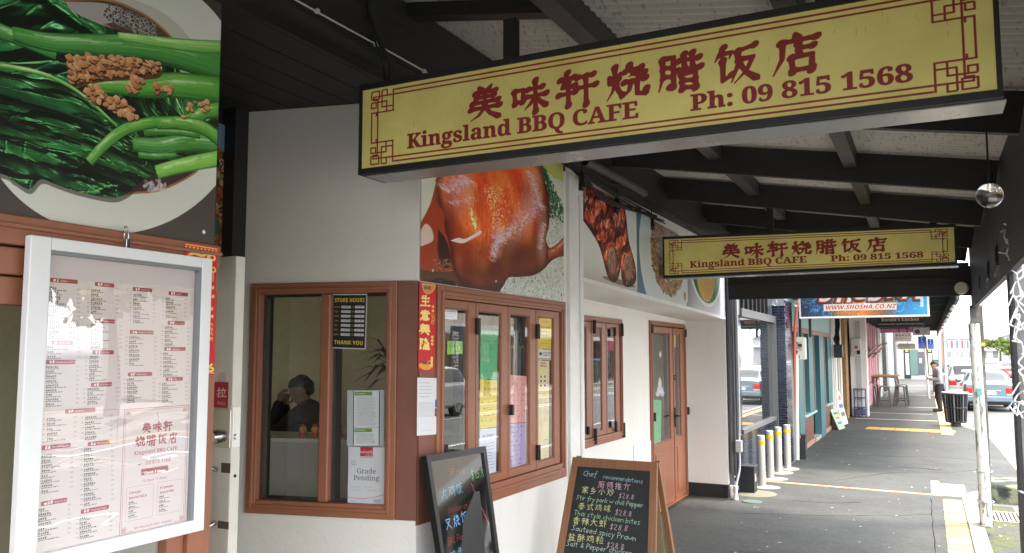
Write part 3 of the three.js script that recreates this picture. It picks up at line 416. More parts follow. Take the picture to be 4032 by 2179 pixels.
{ const ox = onZ(3987, 1213, -8.4).x, t = thing('orange_pole', 'bright orange pole just beyond the near dark post', 'pole', [0.62, 0, -8]);
  put('pole', rod(V(ox, 0, -8.4), V(ox, 2.5, -8.4), 0.027, 0.027, 14), plain(0.75, 0.3, 0.02, 0.5, { map: grain }), t);
  put('cable_tie', new THREE.TorusGeometry(0.04, 0.004, 6, 16).rotateX(Math.PI / 2).translate(ox, 1.7, -8.4), M.rubber, t); }
// tangle of white fairy lights on the near post and fascia corner
{ reseed(31); const t = thing('fairy_lights', 'tangled white fairy light string around the right verandah post', 'string lights', [0.6, 1.2, -6.2]), wire = plain(0.72, 0.72, 0.74, 0.5), bulbs = [], g = [];
  const strand = (pts) => { g.push(tube(pts, 0.0055, pts.length * 6, 5)); pts.forEach((p, i) => { if (i % 1 === 0) { const q = p.clone().add(V(rr(-0.05, 0.05), rr(-0.08, 0.03), rr(0, 0.04))); g.push(rod(p, q, 0.0045, 0.0045, 5)); bulbs.push(rod(q, q.clone().add(q.clone().sub(p).multiplyScalar(0.3)), 0.007, 0.004, 6)); } }); };
  const path = (pp, z) => pp.map(([x, y]) => onZ(x, y, z + rr(-0.06, 0.06)));
  strand(path([[3990, 900], [4004, 960], [3975, 1000], [3990, 1050], [4020, 1030], [4028, 1090], [4000, 1110], [3990, 1160], [4010, 1200], [3995, 1240], [4015, 1270], [4000, 1330], [4022, 1350], [4030, 1400]], -6.12));
  strand(path([[4030, 980], [4010, 1010], [4026, 1060], [4006, 1080], [4018, 1140], [4030, 1160], [4012, 1190]], -6.1));
  strand(path([[3960, 905], [3958, 940], [3975, 965], [3965, 1000], [3985, 1020], [4000, 1000], [4020, 990]], -6.12));
  strand(path([[4002, 1215], [4006, 1245], [4014, 1238], [4012, 1262], [3998, 1285], [4018, 1300], [4030, 1270]], -6.12));
  strand(path([[4030, 1400], [4010, 1430], [4028, 1452], [4012, 1462], [4030, 1490], [4018, 1505]], -6.12));
  strand(path([[4032, 1540], [4008, 1556], [3996, 1580], [4000, 1600], [3990, 1620], [4005, 1635]], -6.12));
  strand(path([[3994, 1588], [4014, 1584], [4032, 1586]], -6.12)); strand(path([[4012, 1935], [4032, 1942]], -6.12));
  put('wire', merge(g), wire, t); const b = put('bulbs', merge(bulbs), plain(0.85, 0.85, 0.88, 0.3), t); b.userData.kind = 'stuff'; }

// ================================================================ lit sign boxes
const signRed = '#7d211f', signYellow = '#f4e58a';
function signTexture() { return canvasTex(2048, 345, (x, W, H) => {
  x.fillStyle = signYellow; x.fillRect(0, 0, W, H);
  { let q = 5; const R = () => (q = (q * 16807) % 2147483647) / 2147483647; for (let i = 0; i < 170; i++) { const a = R() * W, b = R() * H, r = 30 + R() * 190, g = x.createRadialGradient(a, b, 0, a, b, r), d = R() < 0.55; g.addColorStop(0, d ? 'rgba(150,128,60,0.075)' : 'rgba(255,250,200,0.06)'); g.addColorStop(1, 'rgba(200,180,90,0)'); x.fillStyle = g; x.fillRect(a - r, b - r, 2 * r, 2 * r); } x.fillStyle = 'rgba(110,90,30,0.16)'; for (let i = 0; i < 90; i++) x.fillRect(R() * W, R() * R() * H, 1 + R() * 3, 2 + R() * 26); x.fillStyle = 'rgba(90,70,20,0.3)'; x.fillRect(W * 0.5, 0, 1.5, H); }
  x.strokeStyle = x.fillStyle = '#8e2826'; const k = W / 2480, line = (p, w = 8) => { x.lineWidth = w * k; x.beginPath(); p.forEach(([a, b], i) => (i ? x.lineTo(a * k, b * k) : x.moveTo(a * k, b * k))); x.stroke(); };
  const h = H / k; // working height about 418
  line([[175, 22], [2480 - 175, 22]]); line([[120, 46], [2480 - 120, 46]]); line([[175, h - 22], [2480 - 175, h - 22]]); line([[120, h - 46], [2480 - 120, h - 46]]);
  for (const sx of [0, 1]) for (const sy of [0, 1]) { const f = ([a, b]) => [sx ? 2480 - a : a, sy ? h - b : b], l = (...p) => line(p.map(f), 7);
    l([170, 18], [170, 130], [78, 130], [78, 150]); l([120, 46], [62, 46], [62, 64], [86, 64]); l([86, 140], [86, 46 + 12]); l([50, 18], [94, 18], [94, 58], [50, 58], [50, 18]); l([108, 16], [136, 16], [136, 46], [108, 46], [108, 16]); l([108, 46], [108, 104], [170, 104]); l([50, 76], [76, 76], [76, 104], [50, 104], [50, 76]); l([76, 76], [134, 76], [134, 130]); }
  for (const s of [0, 1]) { const X = s ? 2480 - 52 : 52, X2 = s ? 2480 - 86 : 86; line([[X2, 130], [X, 130], [X, h - 130], [X2, h - 130]], 7); line([[X2, 60], [X2, h - 60]], 7); }
  [...'美味轩烧腊饭店'].forEach((c, i) => glyph(x, c, (556 + i * 207) * k, (82 + (i % 2) * 5) * k, 172 * k, 15.5));
  x.textBaseline = 'alphabetic'; const fit = (text, size, x0, x1, y) => { x.font = 'bold ' + size * k + 'px serif'; x.save(); x.translate(x0 * k, y * k); x.scale((x1 - x0) * k / x.measureText(text).width, 1); x.fillText(text, 0, 0); x.lineWidth = 3.5 * k; x.strokeText(text, 0, 0); x.restore(); };
  fit('Kingsland BBQ CAFE', 102, 246, 1312, 340); fit('Ph: 09 815 1568', 94, 1510, 2248, 343);
}); }
const signPrint = print(signTexture(), 0.5);
function hangingSign(label, Z, x0, x1, y0L, y0R, y1L, y1R, depth, hang) {
  const t = thing('hanging_sign', label, 'sign', [(x0 + x1) / 2, y0L, Z]), b = 0.028, fz = Z;
  const P = (x, y, z = fz) => V(x, y, z), L = (a, c, f) => a + (c - a) * f;
  put('case', slab(P(x0, y0L), P(x1, y0R), P(x1, y1R), P(x0, y1L), depth), M.black, t);
  put('face_print', quad(P(x0 + b * 0.6, y0L + b, fz + 0.006), P(x1 - b * 0.6, y0R + b, fz + 0.006), P(x1 - b * 0.6, y1R - b, fz + 0.006), P(x0 + b * 0.6, y1L - b, fz + 0.006), 4), signPrint, t);
  const lip = (a, c, d, e) => slab(a, c, d, e, 0.03);
  put('rim', merge(slab(P(x0, y0L, fz + 0.014), P(x1, y0R, fz + 0.014), P(x1, y0R + b, fz + 0.014), P(x0, y0L + b, fz + 0.014), 0.016), slab(P(x0, y1L - b, fz + 0.014), P(x1, y1R - b, fz + 0.014), P(x1, y1R, fz + 0.014), P(x0, y1L, fz + 0.014), 0.016), slab(P(x0, y0L + b, fz + 0.013), P(x0 + b * 0.6, y0L + b, fz + 0.013), P(x0 + b * 0.6, y1L - b, fz + 0.013), P(x0, y1L - b, fz + 0.013), 0.015), slab(P(x1 - b * 0.6, y0R + b, fz + 0.013), P(x1, y0R + b, fz + 0.013), P(x1, y1R - b, fz + 0.013), P(x1 - b * 0.6, y1R - b, fz + 0.013), 0.015)), M.black, t);
  put('bottom_tray', slab(P(x0 + 0.03, y0L - 0.006, fz - depth + 0.02), P(x1 + 0.01, y0R - 0.006, fz - depth + 0.02), P(x1 + 0.01, y0R - 0.006, fz - 0.012), P(x0 + 0.03, y0L - 0.006, fz - 0.012), 0.005), std({ color: lin(0.3, 0.3, 0.29), metalness: 0.35, roughness: 0.5, roughnessMap: smudge, map: grain, side: THREE.DoubleSide }), t);
  for (const [hx, y] of hang) put('hanger', beam(V(hx, L(y1L, y1R, (hx - x0) / (x1 - x0)) - 0.01, fz - depth / 2), V(hx, y, fz - depth / 2), 0.06, 0.05, V(0, 0, 1)), M.blackTimber, t);
  return t;
}
hangingSign('large yellow hanging sign with red lettering close overhead, BBQ cafe name and phone number', -3.087, -2.43, 0.262, 2.82, 2.806, 3.268, 3.252, 0.2, [[-1.66, 3.5], [-0.3, 3.4]]);
hangingSign('smaller looking yellow hanging sign with red lettering, second one further along the footpath', -8.17, -2.425, 0.277, 2.742, 2.744, 3.18, 3.115, 0.2, [[-1.35, 3.55], [0.1, 3.3]]);
// cable loops from the ceiling to the near sign, conduits and festoon lamps along the wall
{ const t = thing('sign_cable', 'black power cable looping down to the near yellow sign', 'cable', [-2.2, 3.2, -3.1]);
  put('cable', tube([onZ(1458, -30, -3.02), onZ(1452, 30, -3.0), onZ(1468, 100, -2.98), onZ(1505, 190, -2.98), onZ(1538, 240, -3.0), onZ(1536, 290, -3.06), onZ(1524, 325, -3.12)], 0.011, 40, 8), M.rubber, t);
  put('cable', tube([onZ(1450, -20, -3.04), onZ(1448, 60, -3.03), onZ(1472, 150, -3.03), onZ(1500, 230, -3.05), onZ(1518, 320, -3.12)], 0.006, 30, 6), M.rubber, t); }
{ const t = thing('wall_conduit', 'thin pale cable clipped along the dark boarding above the entry', 'cable', [-2.3, 3.5, -3]);
  put('cable', tube([V(-2.31, 3.455, 1), V(-2.31, 3.45, -1), V(-2.31, 3.44, -2.6), V(-2.31, 3.445, -3.2), V(-2.31, 3.44, -4.6)], 0.0045, 40, 6), M.cable, t);
  for (let z = -2.2; z > -4.5; z -= 0.42) put('clip', box(-2.318, -2.3, 3.434, 3.452, z - 0.008, z + 0.008), M.cable, t); }
{ const t = thing('grey_conduit', 'dusty conduit pipes and cables bunched where rafters meet the white pillar', 'conduit', [-2.3, 3.4, -6]);
  put('pipe', tube([V(-2.26, 3.42, -5.6), V(-2.26, 3.43, -6.3), V(-2.24, 3.42, -7.0)], 0.035, 20, 10), plain(0.07, 0.065, 0.06, 0.7, { map: grain }), t);
  reseed(9); for (let i = 0; i < 6; i++) put('cable', tube([V(-2.3 - rr(0, 0.1), 3.4 + rr(-0.06, 0.05), -5.4), V(-2.36 + rr(-0.05, 0.05), 3.33 + rr(-0.05, 0.05), -5.8), V(-2.38 + rr(-0.03, 0.05), 3.3 + rr(-0.05, 0.06), -6.2), V(-2.4, 3.33 + rr(-0.02, 0.03), -7.3 - rr(0, 1))], rr(0.006, 0.014), 24, 6), M.rubber, t); }
const bulbGlass = new THREE.MeshPhysicalMaterial({ color: 0xffffff, transmission: 1, thickness: 0, roughness: 0.02, ior: 1.5 });
function festoon(label, p, drop, size = 1, group) {
  const t = thing('festoon_lamp', label, 'lamp', [p.x, p.y, p.z], group);
  add('cord', rod(V(0, 0.13 * size, 0), V(0, drop, 0), 0.005, 0.005, 6), M.rubber, t);
  add('socket', lathe([[0, 0.135], [0.012, 0.13], [0.02, 0.1], [0.021, 0.06], [0.024, 0.03], [0.024, 0], [0, 0]].map(([r, y]) => [r * size, y * size])), M.blackMetal, t);
  add('bulb', lathe([[0.0, -0.085], [0.02, -0.08], [0.03, -0.06], [0.031, -0.045], [0.024, -0.02], [0.015, 0]].map(([r, y]) => [r * size, y * size])), bulbGlass, t);
  add('filament', tube([[-0.006, 0, 0], [-0.008, -0.03, 0], [-0.003, -0.045, 0], [0.003, -0.045, 0], [0.008, -0.03, 0], [0.006, 0, 0]], 0.0012 * size, 16, 4), M.steel, t);
  return t;
}
{ const l = ['clear festoon bulb hanging in front of the white pillar top', 'clear festoon bulb hanging before the ribs poster', 'clear festoon bulb hanging before the rice poster left of the second sign'];
  [[2292, 750, -5.6], [2430, 838, -6.75], [2567, 905, -7.9]].forEach(([a, b, z], i) => { const p = onZ(a, b, z); festoon(l[i], p, 3.44 - p.y, 1.15); });
  const w = solo('festoon_wire', tube([V(-2.32, 3.46, 0), V(-2.31, 3.4, -3), V(-2.3, 3.44, -5.6), V(-2.33, 3.38, -6.2), V(-2.3, 3.44, -6.75), V(-2.33, 3.38, -7.3), V(-2.32, 3.43, -7.9), V(-2.34, 3.35, -9.5)], 0.008, 80, 6), M.rubber, 'black festoon wire running along the wall above the food posters', 'cable');
  const f = ['uppermost clear bulb along the fascia, beside the fairy lights', 'clear bulb below the uppermost one along the fascia', 'clear bulb on the fascia, third down towards the far post', 'lowest clear bulb along the fascia beside the far post top'];
  [[3935, 1045, -6.9], [3901, 1095, -7.9], [3868, 1140, -9.2], [3853, 1175, -10.2]].forEach(([a, b, z], i) => { const p = onZ(a, b, z); festoon(f[i], p, 0.2, 1.2); });
  solo('fascia_wire', tube([onZ(4005, 930, -6.2), onZ(3935, 1000, -6.9), onZ(3915, 1075, -7.4), onZ(3901, 1055, -7.9), onZ(3880, 1110, -8.6), onZ(3868, 1105, -9.2), onZ(3848, 1160, -10), onZ(3853, 1140, -10.2)], 0.007, 60, 6), M.rubber, 'black lamp wire draped along the inside of the fascia', 'cable');
  const h = ['clear bulb hanging below the end board above the blue tiled pier', 'clear bulb hanging below the end board near the red conduit', 'clear bulb hanging before the smoke shop sign'];
  [[3052, 1178, -11.25], [3138, 1180, -11.25], [3413, 1172, -11.25]].forEach(([a, b, z], i) => { const p = onZ(a, b, z); festoon(h[i], p, 2.75 - p.y, 1.1); }); }
{ const c = onZ(3898, 770, -3.9), t = thing('globe_lamp', 'large clear glass globe hanging from the fascia at upper right', 'lamp', [c.x, c.y - 0.05, c.z]);
  put('globe', new THREE.SphereGeometry(0.052, 28, 20).translate(c.x, c.y, c.z), new THREE.MeshPhysicalMaterial({ color: 0xffffff, transmission: 1, thickness: 0.02, roughness: 0.02, ior: 1.45 }), t);
  put('socket', rod(V(c.x, c.y + 0.045, c.z), V(c.x, c.y + 0.1, c.z), 0.02, 0.014), M.blackMetal, t); put('cord', rod(V(c.x, c.y + 0.1, c.z), V(c.x, RY(c.x) + 0.2, c.z), 0.004), M.rubber, t);
  const d = onZ(3788, 1136, -10.9); const s = thing('round_light', 'pale round bulkhead light on the end board above the far post', 'lamp', [d.x, d.y - 0.07, d.z]);
  put('disc', rod(V(d.x, d.y, d.z), V(d.x - 0.01, d.y + 0.005, d.z + 0.035), 0.075, 0.07, 24), plain(0.62, 0.6, 0.52, 0.5), s); put('bracket', rod(V(d.x, d.y, d.z - 0.09), V(d.x, d.y, d.z), 0.03), M.blackMetal, s); }
// ================================================================ printed food posters (flat prints, painted stroke by stroke)
const rgb = (r, g, b, a = 1) => `rgba(${Math.round(r)},${Math.round(g)},${Math.round(b)},${a})`;
const jit = (c, k) => { const d = rr(-k, k); return [c[0] + d, c[1] + d, c[2] + d * 0.8]; };
function spline(pts, n = 40) { return new THREE.SplineCurve(pts.map((p) => new THREE.Vector2(p[0], p[1]))).getPoints(n).map((p) => [p.x, p.y]); }
function path(x, pts, close = true) { x.beginPath(); pts.forEach(([a, b], i) => (i ? x.lineTo(a, b) : x.moveTo(a, b))); if (close) x.closePath(); }
function ribbon(x, pts, w0, w1, cols) { // shaded stalk: cols = [dark, mid, light, shine]
  const s = spline(pts, 60), nrm = s.map((p, i) => { const a = s[Math.max(0, i - 1)], b = s[Math.min(s.length - 1, i + 1)], dx = b[0] - a[0], dy = b[1] - a[1], l = Math.hypot(dx, dy) || 1; return [-dy / l, dx / l]; });
  const at = (i, k) => { const w = (w0 + (w1 - w0) * i / 60) / 2; return [s[i][0] + nrm[i][0] * w * k, s[i][1] + nrm[i][1] * w * k]; };
  const band = (k0, k1, c) => { path(x, [...s.map((_, i) => at(i, k0)), ...s.map((_, i) => at(60 - i, k1))]); x.fillStyle = c; x.fill(); };
  band(-1, 1, rgb(...cols[0]));
  for (let j = 0; j < 16; j++) { const k = -0.95 + j * 0.12, t = 1 - Math.abs(k + 0.25) / 1.25; band(k, k + 0.14, rgb(...mix3(cols[0], cols[1], sstep(0, 0.7, t)))); }
  for (let j = 0; j < 200; j++) { const i = Math.floor(rr(0, 50)), k = rr(-0.85, 0.8), m = Math.min(60, i + Math.floor(rr(4, 14))); x.beginPath(); for (let q = i; q <= m; q++) { const p = at(q, k); q === i ? x.moveTo(...p) : x.lineTo(...p); } x.strokeStyle = rgb(...jit(k < 0.1 ? cols[2] : cols[1], 22), rr(0.15, 0.5)); x.lineWidth = rr(0.8, 3); x.stroke(); }
  x.filter = 'blur(2.5px)'; for (let j = 0; j < 9; j++) { const i = Math.floor(rr(2, 46)), k = rr(-0.6, -0.2), m = Math.min(60, i + Math.floor(rr(4, 16))); x.beginPath(); for (let q = i; q <= m; q++) { const p = at(q, k); q === i ? x.moveTo(...p) : x.lineTo(...p); } x.strokeStyle = rgb(...cols[3], rr(0.2, 0.6)); x.lineWidth = rr(3, w0 * 0.17); x.lineCap = 'round'; x.stroke(); } x.filter = 'none';
}
function leaf(x, pts, w, base) { // crumpled wet leaf along a spine
  const s = spline(pts, 40), up = [], dn = [], f = rr(0, 9); s.forEach((p, i) => { const a = s[Math.max(0, i - 1)], b = s[Math.min(40, i + 1)], dx = b[0] - a[0], dy = b[1] - a[1], l = Math.hypot(dx, dy) || 1, t = i / 40, k = w / 2 * Math.pow(Math.sin(Math.PI * Math.min(0.98, t * 0.92 + 0.06)), 0.7) * (1 + 0.16 * Math.sin(t * 9 + f) + 0.07 * Math.sin(t * 21 + f)); up.push([p[0] - dy / l * k, p[1] + dx / l * k]); dn.push([p[0] + dy / l * k, p[1] - dx / l * k]); });
  path(x, [...up, ...dn.reverse()]); dn.reverse(); const c0 = s[20]; const g = x.createLinearGradient(up[20][0], up[20][1], dn[20][0], dn[20][1]);
  g.addColorStop(0, rgb(...mix3(base, [4, 14, 8], 0.75))); g.addColorStop(0.45, rgb(...base)); g.addColorStop(0.6, rgb(...mix3(base, [70, 130, 70], 0.35))); g.addColorStop(1, rgb(...mix3(base, [4, 14, 8], 0.85))); x.fillStyle = g; x.fill();
  x.save(); x.clip();
  for (let j = 0; j < 36; j++) { const i = Math.floor(rr(2, 36)), side = rnd() < 0.5 ? up : dn, e = side[Math.min(40, i + Math.floor(rr(2, 8)))], p = s[i], t0 = rr(0, 0.4), t1 = rr(0.5, 1); const a = [p[0] + (e[0] - p[0]) * t0, p[1] + (e[1] - p[1]) * t0], b = [p[0] + (e[0] - p[0]) * t1 + rr(-8, 8), p[1] + (e[1] - p[1]) * t1 + rr(-8, 8)]; x.beginPath(); x.moveTo(...a); x.quadraticCurveTo((a[0] + b[0]) / 2 + rr(-12, 12), (a[1] + b[1]) / 2 + rr(-12, 12), ...b); const r = rnd(); x.strokeStyle = r < 0.45 ? rgb(3, 14, 8, rr(0.3, 0.8)) : r < 0.8 ? rgb(...jit([52, 110, 58], 22), rr(0.3, 0.7)) : rgb(190, 220, 190, rr(0.15, 0.55)); x.lineWidth = r < 0.45 ? rr(3, 16) : rr(1, 7); x.lineCap = 'round'; x.stroke(); }
  x.restore();
  x.beginPath(); s.forEach((p, i) => (i ? x.lineTo(...p) : x.moveTo(...p))); x.strokeStyle = rgb(...jit([95, 160, 80], 20), 0.75); x.lineWidth = w * 0.045; x.stroke();
}
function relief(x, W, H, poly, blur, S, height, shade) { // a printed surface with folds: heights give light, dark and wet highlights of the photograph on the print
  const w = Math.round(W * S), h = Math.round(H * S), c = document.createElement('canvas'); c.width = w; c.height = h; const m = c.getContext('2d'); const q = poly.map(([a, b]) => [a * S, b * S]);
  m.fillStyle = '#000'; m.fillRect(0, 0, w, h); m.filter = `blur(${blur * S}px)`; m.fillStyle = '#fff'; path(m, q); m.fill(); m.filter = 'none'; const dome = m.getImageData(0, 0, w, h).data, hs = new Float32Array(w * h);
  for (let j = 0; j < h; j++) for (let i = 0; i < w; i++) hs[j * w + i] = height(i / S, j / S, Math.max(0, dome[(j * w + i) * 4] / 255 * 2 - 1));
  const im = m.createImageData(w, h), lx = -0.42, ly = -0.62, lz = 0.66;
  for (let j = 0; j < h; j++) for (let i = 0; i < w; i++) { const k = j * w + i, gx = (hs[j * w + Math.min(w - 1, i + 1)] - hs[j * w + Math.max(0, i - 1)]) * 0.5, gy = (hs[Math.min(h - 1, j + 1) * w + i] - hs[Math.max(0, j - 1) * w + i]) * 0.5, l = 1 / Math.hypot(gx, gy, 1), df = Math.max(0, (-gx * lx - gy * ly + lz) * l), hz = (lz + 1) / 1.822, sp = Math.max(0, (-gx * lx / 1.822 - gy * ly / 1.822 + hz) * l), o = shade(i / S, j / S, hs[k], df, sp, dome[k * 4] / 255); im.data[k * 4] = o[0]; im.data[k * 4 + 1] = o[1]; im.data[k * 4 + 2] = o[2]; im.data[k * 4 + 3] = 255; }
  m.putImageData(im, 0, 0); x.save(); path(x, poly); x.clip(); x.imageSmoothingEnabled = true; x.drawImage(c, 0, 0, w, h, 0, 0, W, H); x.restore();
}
function poster(F, u0, u1, v0, v1, W, crop, draw, n = 0) { // crop: [ox, oy, scale] of the drawing's coordinates in picture pixels
  const H = Math.round(W * (v1 - v0) / (u1 - u0));
  return canvasTex(W, H, (x) => { const P = (a, b) => { const [u, v] = F.at(crop[0] + a / crop[2], crop[1] + b / crop[2], n); return [(u - u0) / (u1 - u0) * W, (v1 - v) / (v1 - v0) * H]; }; draw(x, W, H, P, (list) => list.map((p) => P(...p))); });
}
// ---- greens with garlic
reseed(101);
const greensTex = poster(FW, 0.72, 2.232, 2.374, 3.352, 1536, [0, 0, 1.392], (x, W, H, P, PP) => {
  x.fillStyle = '#4a423e'; x.fillRect(0, 0, W, H);
  for (let i = 0; i < 900; i++) { x.strokeStyle = rgb(...jit([82, 74, 70], 34), 0.3); x.lineWidth = rr(0.6, 2.4); const a = rr(0, W), b = rr(0, H), t = rr(-0.5, 0.3); x.beginPath(); x.moveTo(a, b); x.lineTo(a + rr(8, 50) * Math.cos(t), b + rr(8, 50) * Math.sin(t)); x.stroke(); }
  const plate = []; for (let i = 0; i < 90; i++) { const t = i / 90 * 6.2832; plate.push([600 + 745 * Math.cos(t), 548 + 738 * Math.sin(t)]); }
  const pp = PP(plate); path(x, pp); const c = P(600, 560), g = x.createRadialGradient(c[0], c[1], 200, c[0], c[1], H * 0.9); g.addColorStop(0, '#c9cbbd'); g.addColorStop(0.55, '#d6d8d1'); g.addColorStop(0.8, '#dfe2de'); g.addColorStop(1, '#b9bdba'); x.fillStyle = g; x.fill();
  x.save(); path(x, pp); x.clip();
  const well = []; for (let i = 0; i < 90; i++) { const t = i / 90 * 6.2832; well.push([590 + 545 * Math.cos(t), 530 + 545 * Math.sin(t)]); } path(x, PP(well)); x.fillStyle = 'rgba(120,118,100,0.25)'; x.fill();
  // soy pool top with foam, amber rim
  path(x, PP(spline([[300, 0], [560, 0], [720, 50], [850, 130], [930, 230], [700, 210], [540, 120], [380, 60]], 60))); x.fillStyle = '#54403a'; x.fill(); x.strokeStyle = '#a2704a'; x.lineWidth = 9; x.stroke();
  path(x, PP(spline([[330, 10], [560, 20], [640, 60], [620, 120], [520, 130], [420, 90]], 40))); x.fillStyle = '#a7a29d'; x.fill();
  for (let i = 0; i < 330; i++) { const a = rr(0, 1), q = P(590 + a * 240 + rr(-30, 30), 60 + a * 110 + rr(-35, 45)), r = rr(2, 8); x.beginPath(); x.arc(q[0], q[1], r, 0, 7); x.fillStyle = rgb(...jit([64, 56, 56], 24), 0.9); x.fill(); x.strokeStyle = rgb(214, 212, 210, 0.85); x.lineWidth = 1.4; x.stroke(); }
  path(x, PP(spline([[630, 1075], [720, 1060], [860, 1045], [1000, 985], [1080, 925], [980, 935], [820, 960], [700, 1020]], 50))); x.fillStyle = '#3c2a2b'; x.fill(); x.strokeStyle = '#9a6542'; x.lineWidth = 8; x.stroke();
  for (let i = 0; i < 60; i++) { const q = P(rr(780, 900), 1050 - rr(0, 60)); x.beginPath(); x.arc(q[0], q[1], rr(1, 3), 0, 7); x.strokeStyle = 'rgba(200,190,190,0.7)'; x.stroke(); }
  x.restore();
  // dark mass of leaves
  const mass = PP(spline([[-260, 60], [0, -60], [290, -40], [400, 70], [640, 170], [900, 240], [1000, 420], [1190, 560], [1190, 700], [1160, 820], [900, 930], [760, 1000], [690, 1060], [600, 1088], [420, 1052], [300, 1012], [215, 985], [150, 1040], [60, 990], [0, 955], [-260, 900]], 160)); path(x, mass.map(([a, b]) => [a + 6, b + 14])); x.fillStyle = 'rgba(40,36,30,0.55)'; x.fill();
  const meta = (a, b) => { const X = a / 420, Y = b / 420, bend = 0.34 + 0.5 * (noise2(X * 0.9, Y * 0.9, 64, 31) - 0.5) - 0.55 * sstep(1.2, 2.2, Y), u = X * Math.cos(bend) + Y * Math.sin(bend), v = -X * Math.sin(bend) + Y * Math.cos(bend), wv = v + 0.3 * (fbm(u * 1.5 + 7, v * 1.6, 64, 3, 33) - 0.5) + 0.07 * (fbm(u * 6, v * 7, 64, 2, 37) - 0.5), t = wv * 2.05 + 0.3 * u + 40, id = Math.floor(t), f = t - id; return [u, v, id, f]; };
  relief(x, W, H, mass, 30, 0.62, (a, b, d) => { const [u, v, id, f] = meta(a, b), o = hash(id, 3, 9) * 9, cr = fbm(u * 2.6 + o, v * 3.4 + f * 0.8, 64, 3, 41), rg = 1 - Math.abs(2 * fbm(u * 1.7 + o, v * 3 + o, 64, 2, 47) - 1), vein = Math.exp(-Math.pow((f - 0.46 - 0.1 * Math.sin(u * 4 + o)) / 0.022, 2)), side = Math.exp(-Math.pow(((u * 5 + Math.abs(f - 0.46) * 2.6 + o) % 1 - 0.5) / 0.05, 2)) * sstep(0, 0.2, Math.min(f, 1 - f)); return 62 * (Math.pow(f, 0.55) * 1.1 - 0.5 * Math.pow(f, 5)) + 70 * (cr - 0.5) + 64 * (rg * rg - 0.4) - 4 * vein - 2.2 * side + 20 * d; },
    (a, b, hh, df, sp, dm) => { const [u, v, id, f] = meta(a, b), o = hash(id, 3, 9), big = fbm(u * 2 + 3, v * 3, 64, 2, 53), base = mix3(mix3([18, 58, 32], [46, 112, 52], o * 0.7 + big * 0.4), [84, 150, 78], sstep(0.6, 0.9, big) * 0.6), vein = Math.exp(-Math.pow((f - 0.46 - 0.1 * Math.sin(u * 4 + o * 9)) / 0.03, 2)), ao = 0.28 + 0.72 * sstep(0, 0.3, f), k = (0.22 + 1.5 * df * df) * ao, s2 = Math.pow(sp, 36) * (0.3 + 0.7 * big) * ao, c = mix3(base, [120, 180, 96], vein * 0.55); return [c[0] * k + 205 * s2, c[1] * k + 225 * s2, c[2] * k + 210 * s2]; });
  const S1 = [[22, 74, 34], [74, 146, 64], [128, 186, 104], [222, 236, 216]], S2 = [[28, 86, 34], [88, 160, 60], [146, 196, 100], [226, 238, 206]];
  ribbon(x, PP([[-150, 120], [0, 175], [150, 235], [300, 300]]), 56, 40, S1);
  ribbon(x, PP([[60, 185], [260, 232], [520, 250], [760, 262], [960, 300], [1200, 372]]), 46, 128, S1); ribbon(x, PP([[640, 200], [800, 222], [1000, 248], [1215, 262]]), 30, 56, [[60, 130, 50], [134, 194, 96], [180, 220, 140], [236, 244, 226]]);
  ribbon(x, PP([[470, 470], [620, 470], [800, 478], [960, 470], [1215, 500]]), 46, 118, S2);
  ribbon(x, PP([[-180, 340], [60, 372], [260, 420], [440, 520], [640, 700]]), 20, 10, S2);
  ribbon(x, PP([[720, 792], [880, 800], [1020, 780], [1210, 790]]), 52, 92, S1); ribbon(x, PP([[780, 728], [900, 722], [1000, 730], [1090, 745]]), 30, 26, [[24, 70, 30], [60, 130, 50], [110, 170, 80], [200, 220, 180]]);
  ribbon(x, PP([[1000, 672], [1070, 640], [1130, 612], [1210, 600]]), 50, 62, S2); ribbon(x, PP([[480, 890], [560, 800], [680, 710], [850, 668]]), 34, 44, S2); ribbon(x, PP([[850, 676], [980, 676], [1100, 700], [1200, 770]]), 48, 62, S2);
  ribbon(x, PP([[850, 945], [960, 915], [1080, 890], [1210, 868]]), 50, 66, [[60, 130, 50], [132, 200, 84], [180, 222, 130], [236, 246, 214]]); ribbon(x, PP([[750, 850], [850, 858], [960, 850]]), 26, 22, [[24, 70, 30], [60, 130, 50], [110, 170, 80], [200, 220, 180]]);
  // fried garlic
  const bit = (a, b, s) => { const q = P(a, b), n = 5 + Math.floor(rnd() * 3), o = rr(0, 6), r = s * rr(0.6, 1.2), e = rr(0.5, 1); const poly = []; for (let i = 0; i < n; i++) { const t = o + i / n * 6.28, k = r * rr(0.7, 1.15); poly.push([q[0] + k * Math.cos(t), q[1] + k * e * Math.sin(t)]); } const base = mix3([186, 112, 58], [244, 196, 140], rnd()); path(x, poly.map(([m, k]) => [m + 2, k + 5])); x.fillStyle = 'rgba(30,14,6,0.6)'; x.fill(); path(x, poly); const g = x.createLinearGradient(q[0] - r, q[1] - r, q[0] + r, q[1] + r); g.addColorStop(0, rgb(...mix3(base, [255, 226, 180], 0.4))); g.addColorStop(1, rgb(...mix3(base, [96, 44, 18], 0.55))); x.fillStyle = g; x.fill(); };
  path(x, PP(spline([[370, 400], [480, 310], [600, 310], [760, 370], [870, 380], [860, 430], [700, 440], [560, 450], [420, 480]], 50))); x.fillStyle = '#5d3a20'; x.fill();
  for (let i = 0; i < 330; i++) { const t = rnd(), a = 380 + t * 480 + rr(-14, 14), b = 392 - 40 * Math.sin(t * 2.2) + rr(-72, 64) * (1 - t * 0.55) + t * 20; bit(a, b, t > 0.6 ? 11 : 16); }
